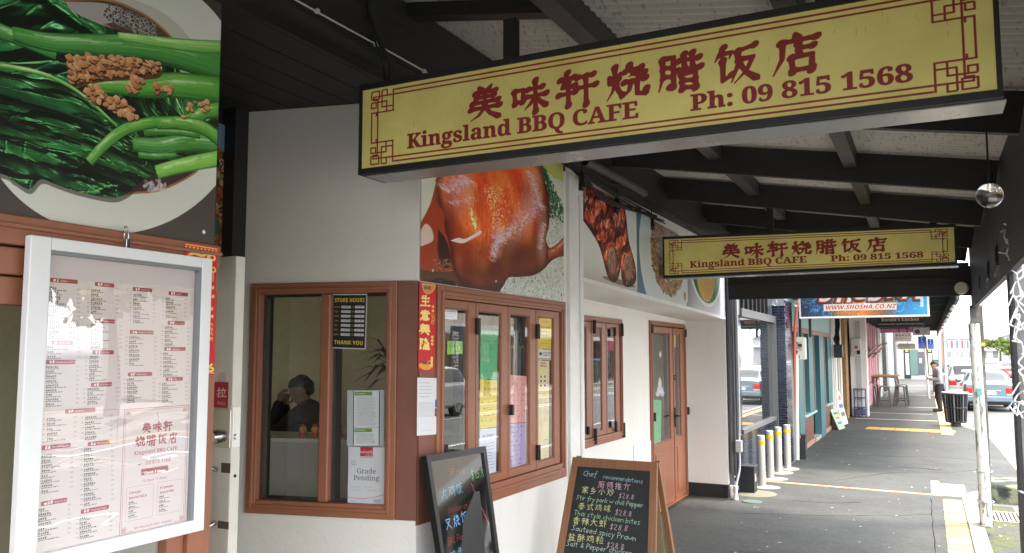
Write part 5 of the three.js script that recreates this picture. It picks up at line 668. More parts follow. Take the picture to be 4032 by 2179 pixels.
sheet('red_banner', FW, 0.0165, [[1646, 1458], [1709, 1468], [1718, 1118], [1651, 1112]], canvasTex(256, 1280, (x, W, H) => { x.fillStyle = bannerRed; x.fillRect(0, 0, W, H); x.strokeStyle = x.fillStyle = bannerGold; x.beginPath(); x.moveTo(40, 16); x.quadraticCurveTo(60, 160, 120, 160); x.quadraticCurveTo(220, 150, 245, 16); x.closePath(); x.fillStyle = '#d08a5a'; x.fill(); x.lineWidth = 7; x.stroke(); x.fillStyle = '#4d7a36'; x.beginPath(); x.arc(92, 70, 30, 0, 7); x.fill(); x.fillStyle = '#b8442e'; x.beginPath(); x.arc(150, 70, 32, 0, 7); x.fill(); x.fillStyle = '#f3dc7c'; [...'生意興隆'].forEach((c, i) => glyph(x, c, 14, 190 + i * 208, 156, 17)); x.strokeStyle = x.fillStyle = bannerGold; for (const b of [340, 400, 780, 830, 880]) { for (let k = 0; k < 5; k++) { x.beginPath(); x.arc(212 + 13 * Math.cos(k * 1.257), b + 13 * Math.sin(k * 1.257), 10, 0, 7); x.fill(); } } x.lineWidth = 6; for (let k = 0; k < 3; k++) x.strokeRect(196 + (k % 2) * 8, 450 + k * 50, 34, 36); x.fillStyle = '#e09a2a'; x.beginPath(); x.ellipse(110, 1210, 100, 52, 0, 0, 7); x.fill(); x.fillStyle = '#9a2a2a'; for (let k = 0; k < 5; k++) { x.beginPath(); x.arc(50 + k * 32, 1150 + rr(-14, 14), 28, 0, 7); x.fill(); } x.strokeStyle = '#f3dc7c'; x.lineWidth = 6; x.stroke(); x.fillStyle = '#e8c46a'; x.fillRect(196, 1060, 34, 150); }), 'red vertical banner with four gold characters on the brown corner board', 'banner');
sheet('paper_notice', FW, 0.0175, [[1641, 1717], [1728, 1711], [1735, 1490], [1643, 1488]], canvasTex(320, 700, (x, W, H) => { x.fillStyle = '#d8d8dc'; x.fillRect(0, 0, W, H); for (let i = 0; i < 5; i++) fakeLine(x, 20, 60 + i * 42, rr(120, 190), 9, '#8a8a92'); for (let i = 0; i < 14; i++) fakeLine(x, 20, 300 + i * 13, 215, 6, '#9a9aa2'); x.fillStyle = '#2f62a6'; x.fillRect(248, 270, 60, 96); x.fillStyle = '#3a4270'; x.fillRect(248, 376, 60, 100); x.fillStyle = '#b9504a'; x.fillRect(256, 420, 20, 30); fakeLine(x, 60, 640, 160, 6, '#a0a0a8'); }), 'white printed notice taped below the red banner on the corner', 'notice');
// ---- papers in the splayed window
reseed(707);
const gl = -0.016;
sheet('hours_sign', FH, gl, [[1303, 1372], [1440, 1377], [1446, 1158], [1308, 1159]], canvasTex(400, 620, (x, W, H) => { x.fillStyle = '#b9bbb4'; x.fillRect(0, 0, W, H); x.fillStyle = '#15161a'; x.fillRect(12, 12, W - 24, H - 24); x.fillStyle = '#d8b93c'; x.textAlign = 'center'; x.font = 'bold 62px sans-serif'; x.save(); x.translate(W / 2, 92); x.scale(0.84, 1); x.fillText('STORE HOURS', 0, 0); x.restore(); x.save(); x.translate(W / 2, 572); x.scale(0.95, 1); x.fillText('THANK YOU', 0, 0); x.restore(); ['MON', 'TUE', 'WED', 'THU', 'FRI', 'SAT', 'SUN'].forEach((d, i) => { const y = 158 + i * 52; x.textAlign = 'left'; x.font = '27px sans-serif'; x.fillStyle = '#c2a63a'; x.fillText(d, 28, y); x.fillText('TO', 222, y); x.fillStyle = '#c9cac4'; x.fillRect(108, y - 24, 106, 28); x.fillRect(264, y - 24, 106, 28); x.fillStyle = '#26262a'; x.font = 'italic 23px sans-serif'; x.fillText(i ? '12.00 PM' : '12.00PM', 112, y - 3); x.fillText('10 . 30', 278, y - 3); }); }), 'black store hours sign with yellow lettering stuck inside the splayed window', 'sign');
sheet('licence_sheet', FH, gl, [[1366, 1759], [1511, 1758], [1513, 1537], [1367, 1538]], canvasTex(420, 640, (x, W, H) => { x.fillStyle = '#a9adb0'; x.fillRect(0, 0, W, H); for (const [b, h] of [[12, 408], [430, 200]]) { x.fillStyle = '#c9cdce'; x.fillRect(78, b, 282, h); x.fillStyle = '#66883e'; x.fillRect(84, b + 6, 200, 42); x.fillStyle = '#e8eee0'; x.font = '22px sans-serif'; x.fillText('On Licence', 96, b + 34); for (let i = 0; i < (h - 80) / 12; i++) fakeLine(x, 96 + (i % 3 ? 12 : 0), b + 62 + i * 12, rr(180, 240), 6, '#74797c'); } x.fillStyle = '#16181a'; x.fillRect(68, 10, 9, 620); x.fillRect(361, 10, 10, 620); x.strokeStyle = '#b84a34'; x.lineWidth = 3; x.beginPath(); x.arc(300, 590, 14, 0, 7); x.stroke(); }), 'printed licence sheets with green headers stuck inside the splayed window', 'notice');
sheet('grade_card', FH, gl, [[1368, 1984], [1518, 1990], [1518, 1763], [1372, 1761]], canvasTex(440, 670, (x, W, H) => { x.fillStyle = '#c4c7cb'; x.fillRect(0, 0, W, H); x.fillStyle = '#a8242c'; x.fillRect(140, 0, 150, 108); x.fillStyle = '#eadfe0'; x.font = '44px serif'; x.textAlign = 'center'; x.fillText('eatsafe', 215, 72); x.font = '18px serif'; x.fillText('Auckland', 240, 98); x.fillStyle = '#a8242c'; x.fillRect(140, 118, 150, 4); x.fillStyle = '#24262a'; x.font = '78px serif'; x.fillText('Grade', 215, 310); x.fillText('Pending', 215, 390); x.font = '19px serif'; x.textAlign = 'left'; x.fillStyle = '#5c6064'; ['FOOD', 'SAFETY', 'GRADE'].forEach((s, i) => x.fillText(s, 30, 170 + i * 22)); for (const [a, b, w] of [[30, 470, 120], [180, 465, 110], [30, 505, 110], [220, 505, 110], [30, 630, 80]]) fakeLine(x, a, b, w, 8, '#8a8e92'); x.strokeStyle = '#b4343a'; x.lineWidth = 5; x.beginPath(); x.moveTo(0, 595); x.quadraticCurveTo(240, 630, 440, 540); x.stroke(); x.fillStyle = '#2a2c30'; x.font = 'bold 20px sans-serif'; x.fillText('Auckland', 300, 622); x.fillText('Council', 300, 644); }), 'white food grade card reading Grade Pending at the foot of the splayed window', 'notice');
// ---- coloured sheets stuck inside the folding window
reseed(808);
const wn = -0.003, ink2 = 'rgba(30,50,40,0.8)';
const scrawl = (bg, rows, ink = ink2) => canvasTex(200, 560, (x, W, H) => { x.fillStyle = bg; x.fillRect(0, 0, W, H); x.strokeStyle = ink; x.lineWidth = 3; x.lineCap = 'round'; for (let i = 0; i < rows; i++) { let a = 16 + (i % 3) * 12; const b = 40 + i * (H - 50) / rows, n = 2 + Math.floor(rnd() * 3); for (let k = 0; k < n && a < W - 50; k++) { const l = rr(24, 60); for (let s = 0; s < 4; s++) { x.beginPath(); x.moveTo(a + rr(0, l), b + rr(-13, 13)); x.lineTo(a + rr(0, l), b + rr(-13, 13)); x.stroke(); } a += l + 14; } } });
sheet('green_sheet', FW, wn, [[1890, 1492], [1957, 1496], [1960, 1305], [1893, 1302]], scrawl('#4fb074', 6), 'green handwritten sheet in the second light of the folding window', 'notice');
sheet('yellow_sheet', FW, wn, [[1888, 1690], [1955, 1682], [1957, 1498], [1890, 1494]], scrawl('#d6c33e', 7), 'yellow handwritten sheet below the green one in the folding window', 'notice');
sheet('allergy_notice', FW, wn, [[1886, 1880], [1953, 1860], [1955, 1684], [1888, 1692]], canvasTex(220, 560, (x, W, H) => { x.fillStyle = '#cdd2e0'; x.fillRect(0, 0, W, H); x.fillStyle = '#3a3d4a'; x.font = 'bold 34px sans-serif'; x.textAlign = 'center'; x.fillText('ALLERGY', W / 2, 100); for (let i = 0; i < 9; i++) fakeLine(x, 40, 180 + i * 38, rr(100, 150), 10, '#6a6d7a'); }), 'white allergy notice at the bottom of the folding window', 'notice');
sheet('pink_sheet', FW, wn, [[2003, 1668], [2071, 1664], [2074, 1482], [2005, 1477]], scrawl('#d3938f', 8, 'rgba(110,50,50,0.7)'), 'pink handwritten sheet in the third light of the folding window', 'notice');
sheet('purple_sheet', FW, wn, [[2002, 1862], [2069, 1842], [2071, 1666], [2003, 1670]], scrawl('#a497bd', 9, 'rgba(50,40,90,0.8)'), 'lilac handwritten sheet below the pink one in the folding window', 'notice');
sheet('yellow_sticker', FW, wn, [[2119, 1373], [2170, 1376], [2172, 1256], [2121, 1253]], canvasTex(220, 480, (x, W, H) => { x.fillStyle = '#d9bf2c'; x.fillRect(0, 0, W, H); x.fillStyle = '#1d1c14'; x.textAlign = 'center'; fakeLine(x, 60, 40, 100, 9, '#3a3520'); fakeLine(x, 56, 62, 110, 9, '#3a3520'); x.font = 'bold 34px sans-serif'; x.fillText('Order with', W / 2, 150); x.font = 'bold 50px sans-serif'; x.fillText('Hungry', W / 2, 220); x.fillText('Panda', W / 2, 286); fakeLine(x, 40, 390, 130, 10, '#3a3520'); }), 'yellow food delivery sticker at the top of the last folding window light', 'sticker');
sheet('round_sticker', FW, wn, [[2118, 1418], [2169, 1420], [2170, 1378], [2119, 1375]], canvasTex(220, 180, (x, W, H) => { x.fillStyle = '#c9ccc8'; x.fillRect(0, 0, W, H); x.fillStyle = '#22242a'; x.font = 'bold 34px sans-serif'; x.fillText('HUNGRY', 80, 70); x.fillText('PANDA', 84, 110); x.beginPath(); x.arc(44, 76, 27, 0, 7); x.fill(); for (let i = 0; i < 11; i++) x.fillRect(8 + i * 19, 148, 10, 24); }), 'grey panda delivery sticker under the yellow one', 'sticker');
sheet('menu_strip', FW, wn, [[2112, 1832], [2161, 1816], [2163, 1422], [2116, 1420]], canvasTex(220, 1400, (x, W, H) => { x.fillStyle = '#d2c591'; x.fillRect(0, 0, W, H); x.fillStyle = '#a03a34'; [...'美味轩'].forEach((c, i) => glyph(x, c, 60 + i * 34, 20, 30, 14)); [...'烧腊饭店'].forEach((c, i) => glyph(x, c, 44 + i * 34, 58, 30, 14)); for (let i = 0; i < 3; i++) for (let k = 0; k < 2; k++) { x.fillStyle = '#e6e2d4'; x.beginPath(); x.arc(70 + k * 70, 220 + i * 62, 28, 0, 7); x.fill(); x.fillStyle = ['#7a4a2a', '#35552e', '#6a2a20', '#2c2a28'][(i + k) % 4]; x.beginPath(); x.arc(70 + k * 70, 220 + i * 62, 19, 0, 7); x.fill(); } x.fillStyle = '#b5403a'; x.font = 'bold 26px serif'; x.fillText('menu', 90, 470); for (let i = 0; i < 60; i++) { fakeLine(x, 14, 520 + i * 14, 80, 6, i % 9 ? '#8a7c54' : '#a8423a'); if (i < 24 || i > 40) fakeLine(x, 118, 520 + i * 14, 80, 6, i % 8 ? '#8a7c54' : '#a8423a'); } x.strokeStyle = '#a8423a'; x.lineWidth = 3; x.strokeRect(112, 1090, 92, 220); }), 'long cream printed menu strip in the last folding window light', 'menu');
sheet('camera_notice', FW, wn, [[1735, 1256], [1799, 1260], [1801, 1220], [1737, 1212]], canvasTex(320, 200, (x, W, H) => { x.fillStyle = '#c8cad6'; x.fillRect(0, 0, W, H); x.fillStyle = '#e4e4ea'; x.fillRect(4, 8, 86, 170); x.save(); x.translate(46, 66); x.rotate(-0.6); x.fillStyle = '#b8343a'; x.fillRect(-32, -15, 64, 30); x.restore(); x.strokeStyle = '#b06a70'; x.lineWidth = 5; x.strokeRect(6, 10, 82, 164); x.fillStyle = '#4a5296'; x.font = '35px sans-serif'; ['Surveillance', 'cameras may', 'be in use'].forEach((s, i) => x.fillText(s, 100, 54 + i * 48)); }), 'small surveillance camera notice at the top of the first folding window light', 'notice');
[['B', 1735, 1752, 1343, 1398], ['Y', 1761, 1788, 1344, 1397], ['O', 1794, 1821, 1345, 1395]].forEach(([ch, a, b, t, d]) => sheet('letter_note', FW, wn, [[a, d], [b, d - 1], [b, t], [a, t]], canvasTex(110, 200, (x, W, H) => { x.fillStyle = '#93cc4e'; x.fillRect(0, 0, W, H); x.strokeStyle = '#2a4a20'; x.lineWidth = 6; x.beginPath(); if (ch === 'B') { x.moveTo(34, 40); x.lineTo(34, 160); x.bezierCurveTo(110, 160, 110, 96, 36, 96); x.bezierCurveTo(100, 90, 96, 40, 34, 40); } else if (ch === 'Y') { x.moveTo(30, 40); x.lineTo(54, 98); x.lineTo(80, 36); x.moveTo(54, 98); x.lineTo(52, 164); } else x.ellipse(55, 100, 24, 62, 0.1, 0, 7); x.stroke(); }), `lime green square note with a handwritten letter ${ch} in the folding window`, 'note'));
// ---- sheets on the double door
sheet('green_sheet', FR, -0.003, [[2569, 1780], [2602, 1765], [2605, 1578], [2572, 1575]], scrawl('#4da373', 5), 'plain green sheet low on the glass of the brown double door', 'notice');
sheet('yellow_sticker', FR, -0.003, [[2653, 1368], [2660, 1370], [2661, 1322], [2654, 1320]], canvasTex(80, 300, (x, W, H) => { x.fillStyle = '#d0b52e'; x.fillRect(0, 0, W, H); fakeLine(x, 12, 60, 50, 14, '#3a3520'); fakeLine(x, 12, 120, 50, 14, '#3a3520'); }), 'narrow yellow sticker on the right leaf of the double door', 'sticker');
{ const petals = [], pt = (x, y) => { const [u, v] = FR.at(x, y, -0.003); return [u, v]; }, shape = (list) => { const s = new THREE.Shape(); const q = spline(list.map(([x, y]) => pt(x, y)), 24); q.forEach(([a, b], i) => (i ? s.lineTo(a, b) : s.moveTo(a, b))); petals.push(FR.geo(new THREE.ExtrudeGeometry(s, { depth: 0.001, bevelEnabled: false }).translate(0, 0, -0.0035))); };
  shape([[2598, 1484], [2605, 1510], [2600, 1535], [2592, 1512], [2598, 1484]]); shape([[2590, 1520], [2600, 1540], [2596, 1558], [2588, 1545], [2590, 1520]]); shape([[2608, 1522], [2611, 1545], [2602, 1560], [2600, 1542], [2608, 1522]]); shape([[2580, 1546], [2592, 1548], [2597, 1560], [2586, 1560], [2580, 1546]]); shape([[2617, 1544], [2612, 1560], [2602, 1562], [2606, 1550], [2617, 1544]]); shape([[2600, 1382], [2604, 1396], [2600, 1410], [2596, 1396], [2600, 1382]]);
  solo('lotus_decal', merge(petals), plain(0.55, 0.57, 0.58, 0.6), 'frosted white lotus decal on the glass of the brown double door', 'decal'); }
// ---- entry door swung open, seen edge on
{ const X1 = -2.5, zf = onX(916, 1500, X1).z, zb = onX(953, 1500, X1).z, top = onX(918, 1006, X1).y, t = thing('entry_door', 'cream painted entry door standing open beside the menu, its lock edge towards the street', 'door', [-2.95, 0, (zf + zb) / 2]);
  const face = plain(0.6, 0.57, 0.5, 0.5, { map: grain }); put('leaf', rbox(-3.4, X1, 0.01, top, zb, zf, 0.004), face, t);
  const q = (x, y) => onZ(x, y, zf + 0.002); const a = q(838, 1606), b = q(900, 1506);
  put('pull_sign', quad(V(a.x, a.y, zf + 0.003), V(b.x, a.y, zf + 0.003), V(b.x, b.y, zf + 0.003), V(a.x, b.y, zf + 0.003)), print(canvasTex(160, 240, (x, W, H) => { x.fillStyle = '#9c2630'; x.fillRect(0, 0, W, H); x.fillStyle = '#d9b8b8'; glyph(x, '拉', 36, 50, 100, 11); x.font = '40px sans-serif'; x.textAlign = 'center'; x.fillText('PULL', 88, 210); })), t);
  const cat = q(872, 1490); put('cat_sticker', merge(rod(V(cat.x, cat.y - 0.045, zf), V(cat.x, cat.y - 0.045, zf + 0.002), 0.032, 0.032, 20), rod(V(cat.x, cat.y, zf), V(cat.x, cat.y, zf + 0.002), 0.026, 0.026, 20)), plain(0.5, 0.42, 0.36, 0.6), t);
  const l0 = q(838, 1760), l1 = q(900, 1612); put('lock_plate', merge(rbox(l0.x, X1 - 0.002, l0.y, l1.y, zf, zf + 0.006, 0.002), rbox(X1, X1 + 0.003, l0.y, l1.y + 0.01, zb + 0.006, zf - 0.004, 0.001)), M.steel, t);
  put('lock_plate', rbox(X1, X1 + 0.003, 0.62, 0.85, zb + 0.006, zf - 0.004, 0.001), M.steel, t);
  const k = q(858, 1720); put('lock_cylinder', merge(rod(V(k.x, k.y, zf), V(k.x, k.y, zf + 0.04), 0.028, 0.024, 20), rod(V(X1 + 0.002, k.y, (zf + zb) / 2), V(X1 + 0.008, k.y, (zf + zb) / 2), 0.012, 0.012, 16)), M.steel, t);
  const h0 = q(845, 1850), h1 = q(845, 2060); put('pull_handle', tube([V(h0.x + 0.01, h0.y, zf), V(h0.x, h0.y + 0.01, zf + 0.05), V(h0.x - 0.01, h0.y - 0.03, zf + 0.07), V(h0.x - 0.01, (h0.y + h1.y) / 2, zf + 0.075), V(h0.x - 0.01, h1.y + 0.03, zf + 0.07), V(h0.x, h1.y - 0.01, zf + 0.05), V(h0.x + 0.01, h1.y, zf)], 0.011, 30, 10), M.steel, t);
  for (const y of [1.46, 0.9]) put('keyhole', rod(V(X1, y, (zf + zb) / 2), V(X1 + 0.002, y, (zf + zb) / 2), 0.007, 0.007, 12), M.rubber, t);
  put('chipped_paint', merge(rbox(X1 - 0.06, X1 + 0.001, h1.y - 0.02, h1.y + 0.01, zf, zf + 0.001, 0.0004), rbox(X1 - 0.05, X1 + 0.001, h0.y - 0.01, h0.y + 0.03, zf, zf + 0.001, 0.0004)), plain(0.08, 0.06, 0.04, 0.8), t); }
// ---- pavement chalkboards
reseed(909);
const chalkBlack = '#15191b';
const LETTERS = { a: '5,5 2,4 0,7 2,10 5,8;5,4 5,10', b: '0,0 0,10;0,6 3,4 5,7 3,10 0,9', c: '5,5 2,4 0,7 2,10 5,9', d: '5,0 5,10;5,6 2,4 0,7 2,10 5,9', e: '0,7 5,7 4,4 1,4 0,7 1,10 5,9', f: '5,1 3,0 2,3 2,13;0,5 5,5', g: '5,5 2,4 0,7 2,9 5,8;5,4 5,13 2,14 0,13', h: '0,0 0,10;0,6 3,4 5,6 5,10', i: '1,4 1,10;1,1 1.3,1.5', k: '0,0 0,10;5,4 0,7 5,10', l: '1,0 1,10', m: '0,4 0,10;0,6 2,4 3.5,6 3.5,10;3.5,6 5.5,4 7,6 7,10', n: '0,4 0,10;0,6 3,4 5,6 5,10', o: '2.5,4 0,6 0,8 2.5,10 5,8 5,6 2.5,4', p: '0,4 0,14;0,5 3,4 5,7 3,10 0,9', r: '0,4 0,10;0,6 2,4 4,4.5', s: '5,4.6 2,4 0.5,5.5 4.5,8 3,10 0,9.4', t: '2,1 2,9 4,10;0,4 5,4', u: '0,4 0,8 2,10 5,8;5,4 5,10', w: '0,4 1.5,10 3.5,6 5.5,10 7,4', y: '0,4 2.5,9;5,4 1,14', C: '6,2 3,0 0,5 3,10 6,8', S: '6,1.5 3,0 1,2.5 5,6 4,9.5 0,9', T: '0,0 7,0;3.5,0 3.5,10', P: '0,0 0,10;0,0 5,0.5 5,5 0,5.5', B: '0,0 0,10;0,0 4,0 4,4.5 0,5 5,5.5 5,9.5 0,10', D: '0,0 0,10;0,0 5,2 6,6 4,10 0,10', Q: '3,0 0,4 1,9 4,10 6,6 5,1 3,0;4,8 7,11', R: '0,0 0,10;0,0 5,0.5 5,5 0,5.5 6,10', $: '5,2 2,1 0,3 5,7 3,9.5 0,9;2.7,-1 2.7,11.5', 2: '0,2 2,0 5,2 4,5 0,10 6,10', 8: '3,5 0.5,2.5 3,0 5.5,2.5 3,5 0,7.5 3,10 6,7.5 3,5', 5: '5,0 1,0 0.5,4.5 4,4 5.5,7 3,10 0,9', 1: '1,2 3,0 3,10', '.': '0.5,9.4 0.9,10', '&': '6,10 1,3 3,0 5,2 0,7 2,10 6,6' };
function hand(x, text, a, b, size, col, { dy = 0, skew = 0.14, space = 1, w = 0.04 } = {}) { x.strokeStyle = col; x.lineCap = x.lineJoin = 'round'; let q = a; const k = size * 0.075; [...text].forEach((c) => { const L = LETTERS[c]; if (!L) { q += 4.2 * k * space; return; } let mx = 0; const by = b + (q - a) * dy + rr(-1.5, 1.5), sc = rr(0.94, 1.08); for (const st of L.split(';')) { const p = st.split(' ').map((v) => v.split(',').map(Number)).map(([u, v]) => { mx = Math.max(mx, u); return [q + (u * sc - (v - 10) * skew + rr(-0.12, 0.12)) * k, by + (v - 10) * k * sc]; }); for (const pass of [0, 1]) { x.globalAlpha = pass ? 0.55 : 0.9; x.lineWidth = size * w * (pass ? 1.5 : 1); x.beginPath(); const n = p.length; x.moveTo(...p[0]); if (n < 3) x.lineTo(...p[n - 1]); else { for (let i = 1; i < n - 1; i++) { const e = i === n - 2 ? p[n - 1] : [(p[i][0] + p[i + 1][0]) / 2, (p[i][1] + p[i + 1][1]) / 2]; x.quadraticCurveTo(...p[i], ...e); } } x.stroke(); } x.globalAlpha = 1; } q += (mx + 2.0) * k * space; }); }
{ const TL = V(-2.205, 1.238, -5.2), TR = V(-1.605, 1.238, -5.2), BL = V(-2.285, 0.0, -4.8), BR = V(-1.525, 0.0, -4.8), L = (a, b, f) => a.clone().lerp(b, f), t = thing('chalkboard', 'wooden framed chalkboard stand listing chef recommendations in coloured chalk', 'chalkboard', [-1.905, 0, -5.1]);
  const wood = std({ color: lin(0.24, 0.11, 0.045), map: dataTex(128, (x, y) => gray(0.6 + 0.5 * fbm(x * 30, y * 3, 30, 4, 171)), { repeat: [3, 1] }), roughness: 0.5 });
  const I = (u, v) => L(L(BL, BR, u), L(TL, TR, u), v), strip = (a, b, c, d, k = 0.028) => slab(a, b, c, d, k), w = 0.075, up = V(0, 0.3, 0.95).multiplyScalar(0.008), P4 = (u0, u1, v0, v1) => [I(u0, v0), I(u1, v0), I(u1, v1), I(u0, v1)].map((p) => p.clone().add(up));
  for (const q of [P4(0, w, 0, 1), P4(1 - w, 1, 0, 1), P4(w, 1 - w, 0.953, 1), P4(w, 1 - w, 0.08, 0.125)]) put('frame_rail', strip(...q), wood, t);
  const tex = canvasTex(1024, 2048, (x, W, H) => { x.fillStyle = chalkBlack; x.fillRect(0, 0, W, H); for (let i = 0; i < 200; i++) { x.strokeStyle = rgb(120, 130, 135, rr(0.015, 0.06)); x.lineWidth = rr(4, 50); const a = rr(0, W), b = rr(0, H); x.beginPath(); x.moveTo(a, b); x.lineTo(a + rr(-120, 120), b + rr(-90, 90)); x.stroke(); }
    const K = 0.8, cx = (a) => (a - 215), cy = (b) => (b - 150) * K + 6, blue = '#b9d3e0', green = '#bfe6c8', yel = '#dcdc9a', pink = '#d7aebd', F = 0.02;
    const cn = (s, a, b, S, col) => { x.strokeStyle = col; [...s].forEach((c, i) => glyph(x, c, cx(a) + i * S * 1.12, cy(b), S * 0.94, 5.2, 'chalk')); };
    hand(x, 'Chef', cx(310), cy(290), 96, blue); hand(x, 'recommendations', cx(600), cy(308), 78, '#a9cfe0', { dy: 0.05, space: 0.9 });
    cn('厨师推介', 535, 345, 104, pink); cn('家乡小炒', 320, 445, 104, yel); hand(x, '$28.8', cx(835), cy(590), 82, pink, { dy: F }); hand(x, 'Stir fry pork w chili Pepper', cx(262), cy(668), 78, green, { dy: 0.03, space: 0.93 });
    cn('泰式鸡球', 305, 705, 102, '#c9cf86'); hand(x, '$28.8', cx(805), cy(850), 88, pink, { dy: F }); hand(x, 'Thai style chicken bites', cx(262), cy(912), 82, '#a9e0b6', { dy: 0.05, space: 0.97 }); cn('香辣大虾', 262, 935, 104, yel); hand(x, '$28.8', cx(755), cy(1075), 92, pink, { dy: F });
    hand(x, 'Sauteed spicy Prawn', cx(265), cy(1150), 88, green, { dy: 0.06, space: 1.0 }); cn('盐酥鸡粒', 235, 1190, 106, '#d5d58c'); hand(x, '$28.8', cx(735), cy(1350), 88, pink, { dy: F }); hand(x, 'Salt & Pepper chicken', cx(225), cy(1395), 84, green, { dy: 0.03 }); });
  put('slate', quad(I(w, 0.125), I(1 - w, 0.125), I(1 - w, 0.953), I(w, 0.953), 6), print(tex, 0.55), t);
  put('slate_back', strip(I(w, 0.125), I(1 - w, 0.125), I(1 - w, 0.953), I(w, 0.953), 0.01).translate(0, -0.001, -0.004), plain(0.2, 0.14, 0.08, 0.8), t);
  for (const s of [0, 1]) put('rear_leg', beam(L(TL, TR, s ? 0.97 : 0.03).add(V(0, -0.01, -0.03)), L(BL, BR, s ? 0.97 : 0.03).add(V(0, 0.02, -0.78)), 0.035, 0.04, V(0, 0, 1)), wood, t);
  put('rear_rail', beam(V(-2.24, 0.3, -5.42), V(-1.57, 0.3, -5.42), 0.02, 0.05), wood, t);
  put('rear_panel', slab(V(-2.2, 0.32, -5.415), V(-1.6, 0.32, -5.415), V(-1.63, 1.15, -5.245), V(-2.18, 1.15, -5.245), 0.006), plain(0.25, 0.17, 0.08, 0.7), t);
  put('stay_cord', tube([I(0.99, 0.36), I(0.99, 0.36).add(V(0.02, 0.03, -0.16)), V(-1.56, 0.5, -5.37)], 0.006, 12, 6), plain(0.5, 0.46, 0.36, 0.8), t); }
{ const TL = V(-2.398, 1.408, -3.635), TR = V(-2.335, 1.41, -4.17), BR = V(-2.105, 0.0, -4.14), BL = V(-2.105, 0.0, -3.605), I = (u, v) => BL.clone().lerp(BR, u).lerp(TL.clone().lerp(TR, u), v), t = thing('glass_menu_board', 'black framed glossy board with neon marker writing leaning on the folding window corner', 'menu board', [-2.2, 0, -3.9]), n = BR.clone().sub(BL).cross(TL.clone().sub(BL)).normalize(), q = (u0, u1, v0, v1, k) => [I(u0, v0), I(u1, v0), I(u1, v1), I(u0, v1)].map((p) => p.clone().addScaledVector(n, k));
  for (const r of [[0, 0.055, 0, 1], [0.945, 1, 0, 1], [0.055, 0.945, 0.975, 1], [0.055, 0.945, 0, 0.03]]) put('frame_rail', slab(...q(...r, 0.012), 0.035), M.blackMetal, t);
  const tex = canvasTex(768, 1900, (x, W, H) => { x.fillStyle = '#101214'; x.fillRect(0, 0, W, H); const cn = (s, a, b, S, col) => { x.strokeStyle = col; [...s].forEach((c, i) => glyph(x, c, a + i * S * 1.1, b + i * S * -0.05, S * 0.92, 6, 'chalk')); }; const blue = '#3f86b4', red = '#a03232';
    hand(x, 'SP rice', 250, 130, 70, '#b03a3a'); hand(x, '$15.8', 560, 190, 92, '#4fc46a', { skew: 0 }); cn('大鸡饭', 90, 200, 100, blue); hand(x, 'Chicken on Rice', 150, 400, 62, red, { dy: -0.03 }); cn('叉烧饭', 90, 420, 104, '#7fb0e0'); hand(x, 'BBQ Pork on Rice', 90, 620, 66, red, { dy: -0.04 }); cn('鸡鱼饭', 90, 660, 100, blue); hand(x, 'Sweet sour Pork on Rice', 90, 850, 56, red, { dy: -0.04 }); cn('饺子汤面', 110, 880, 104, '#6fb4e6'); hand(x, 'DumPling Soup', 110, 1090, 70, red, { dy: -0.04 });
    x.strokeStyle = '#c85a68'; x.lineWidth = 6; x.beginPath(); x.moveTo(540, 220); for (let i = 0; i < 14; i++) x.lineTo(540 + i * 14 + (i % 2) * 10, 220 + i * 26); x.stroke(); x.strokeStyle = '#4fc46a'; x.beginPath(); x.moveTo(590, 1140); x.quadraticCurveTo(640, 1180, 600, 1400); x.stroke(); });
  put('board_print', quad(...q(0.055, 0.945, 0.03, 0.975, 0.0), 4), new THREE.MeshPhysicalMaterial({ map: tex, roughness: 0.05, ior: 1.9 }), t);
  put('back_panel', slab(...q(0.055, 0.945, 0.03, 0.975, -0.006), 0.008), M.blackMetal, t); }
// ================================================================ the rest of the street
const zOn = (px, X, y = 1600) => onX(px, y, X).z, yAt = (px, py, Z) => onZ(px, py, Z).y, xAt = (px, Z, py = 1500) => onZ(px, py, Z).x;
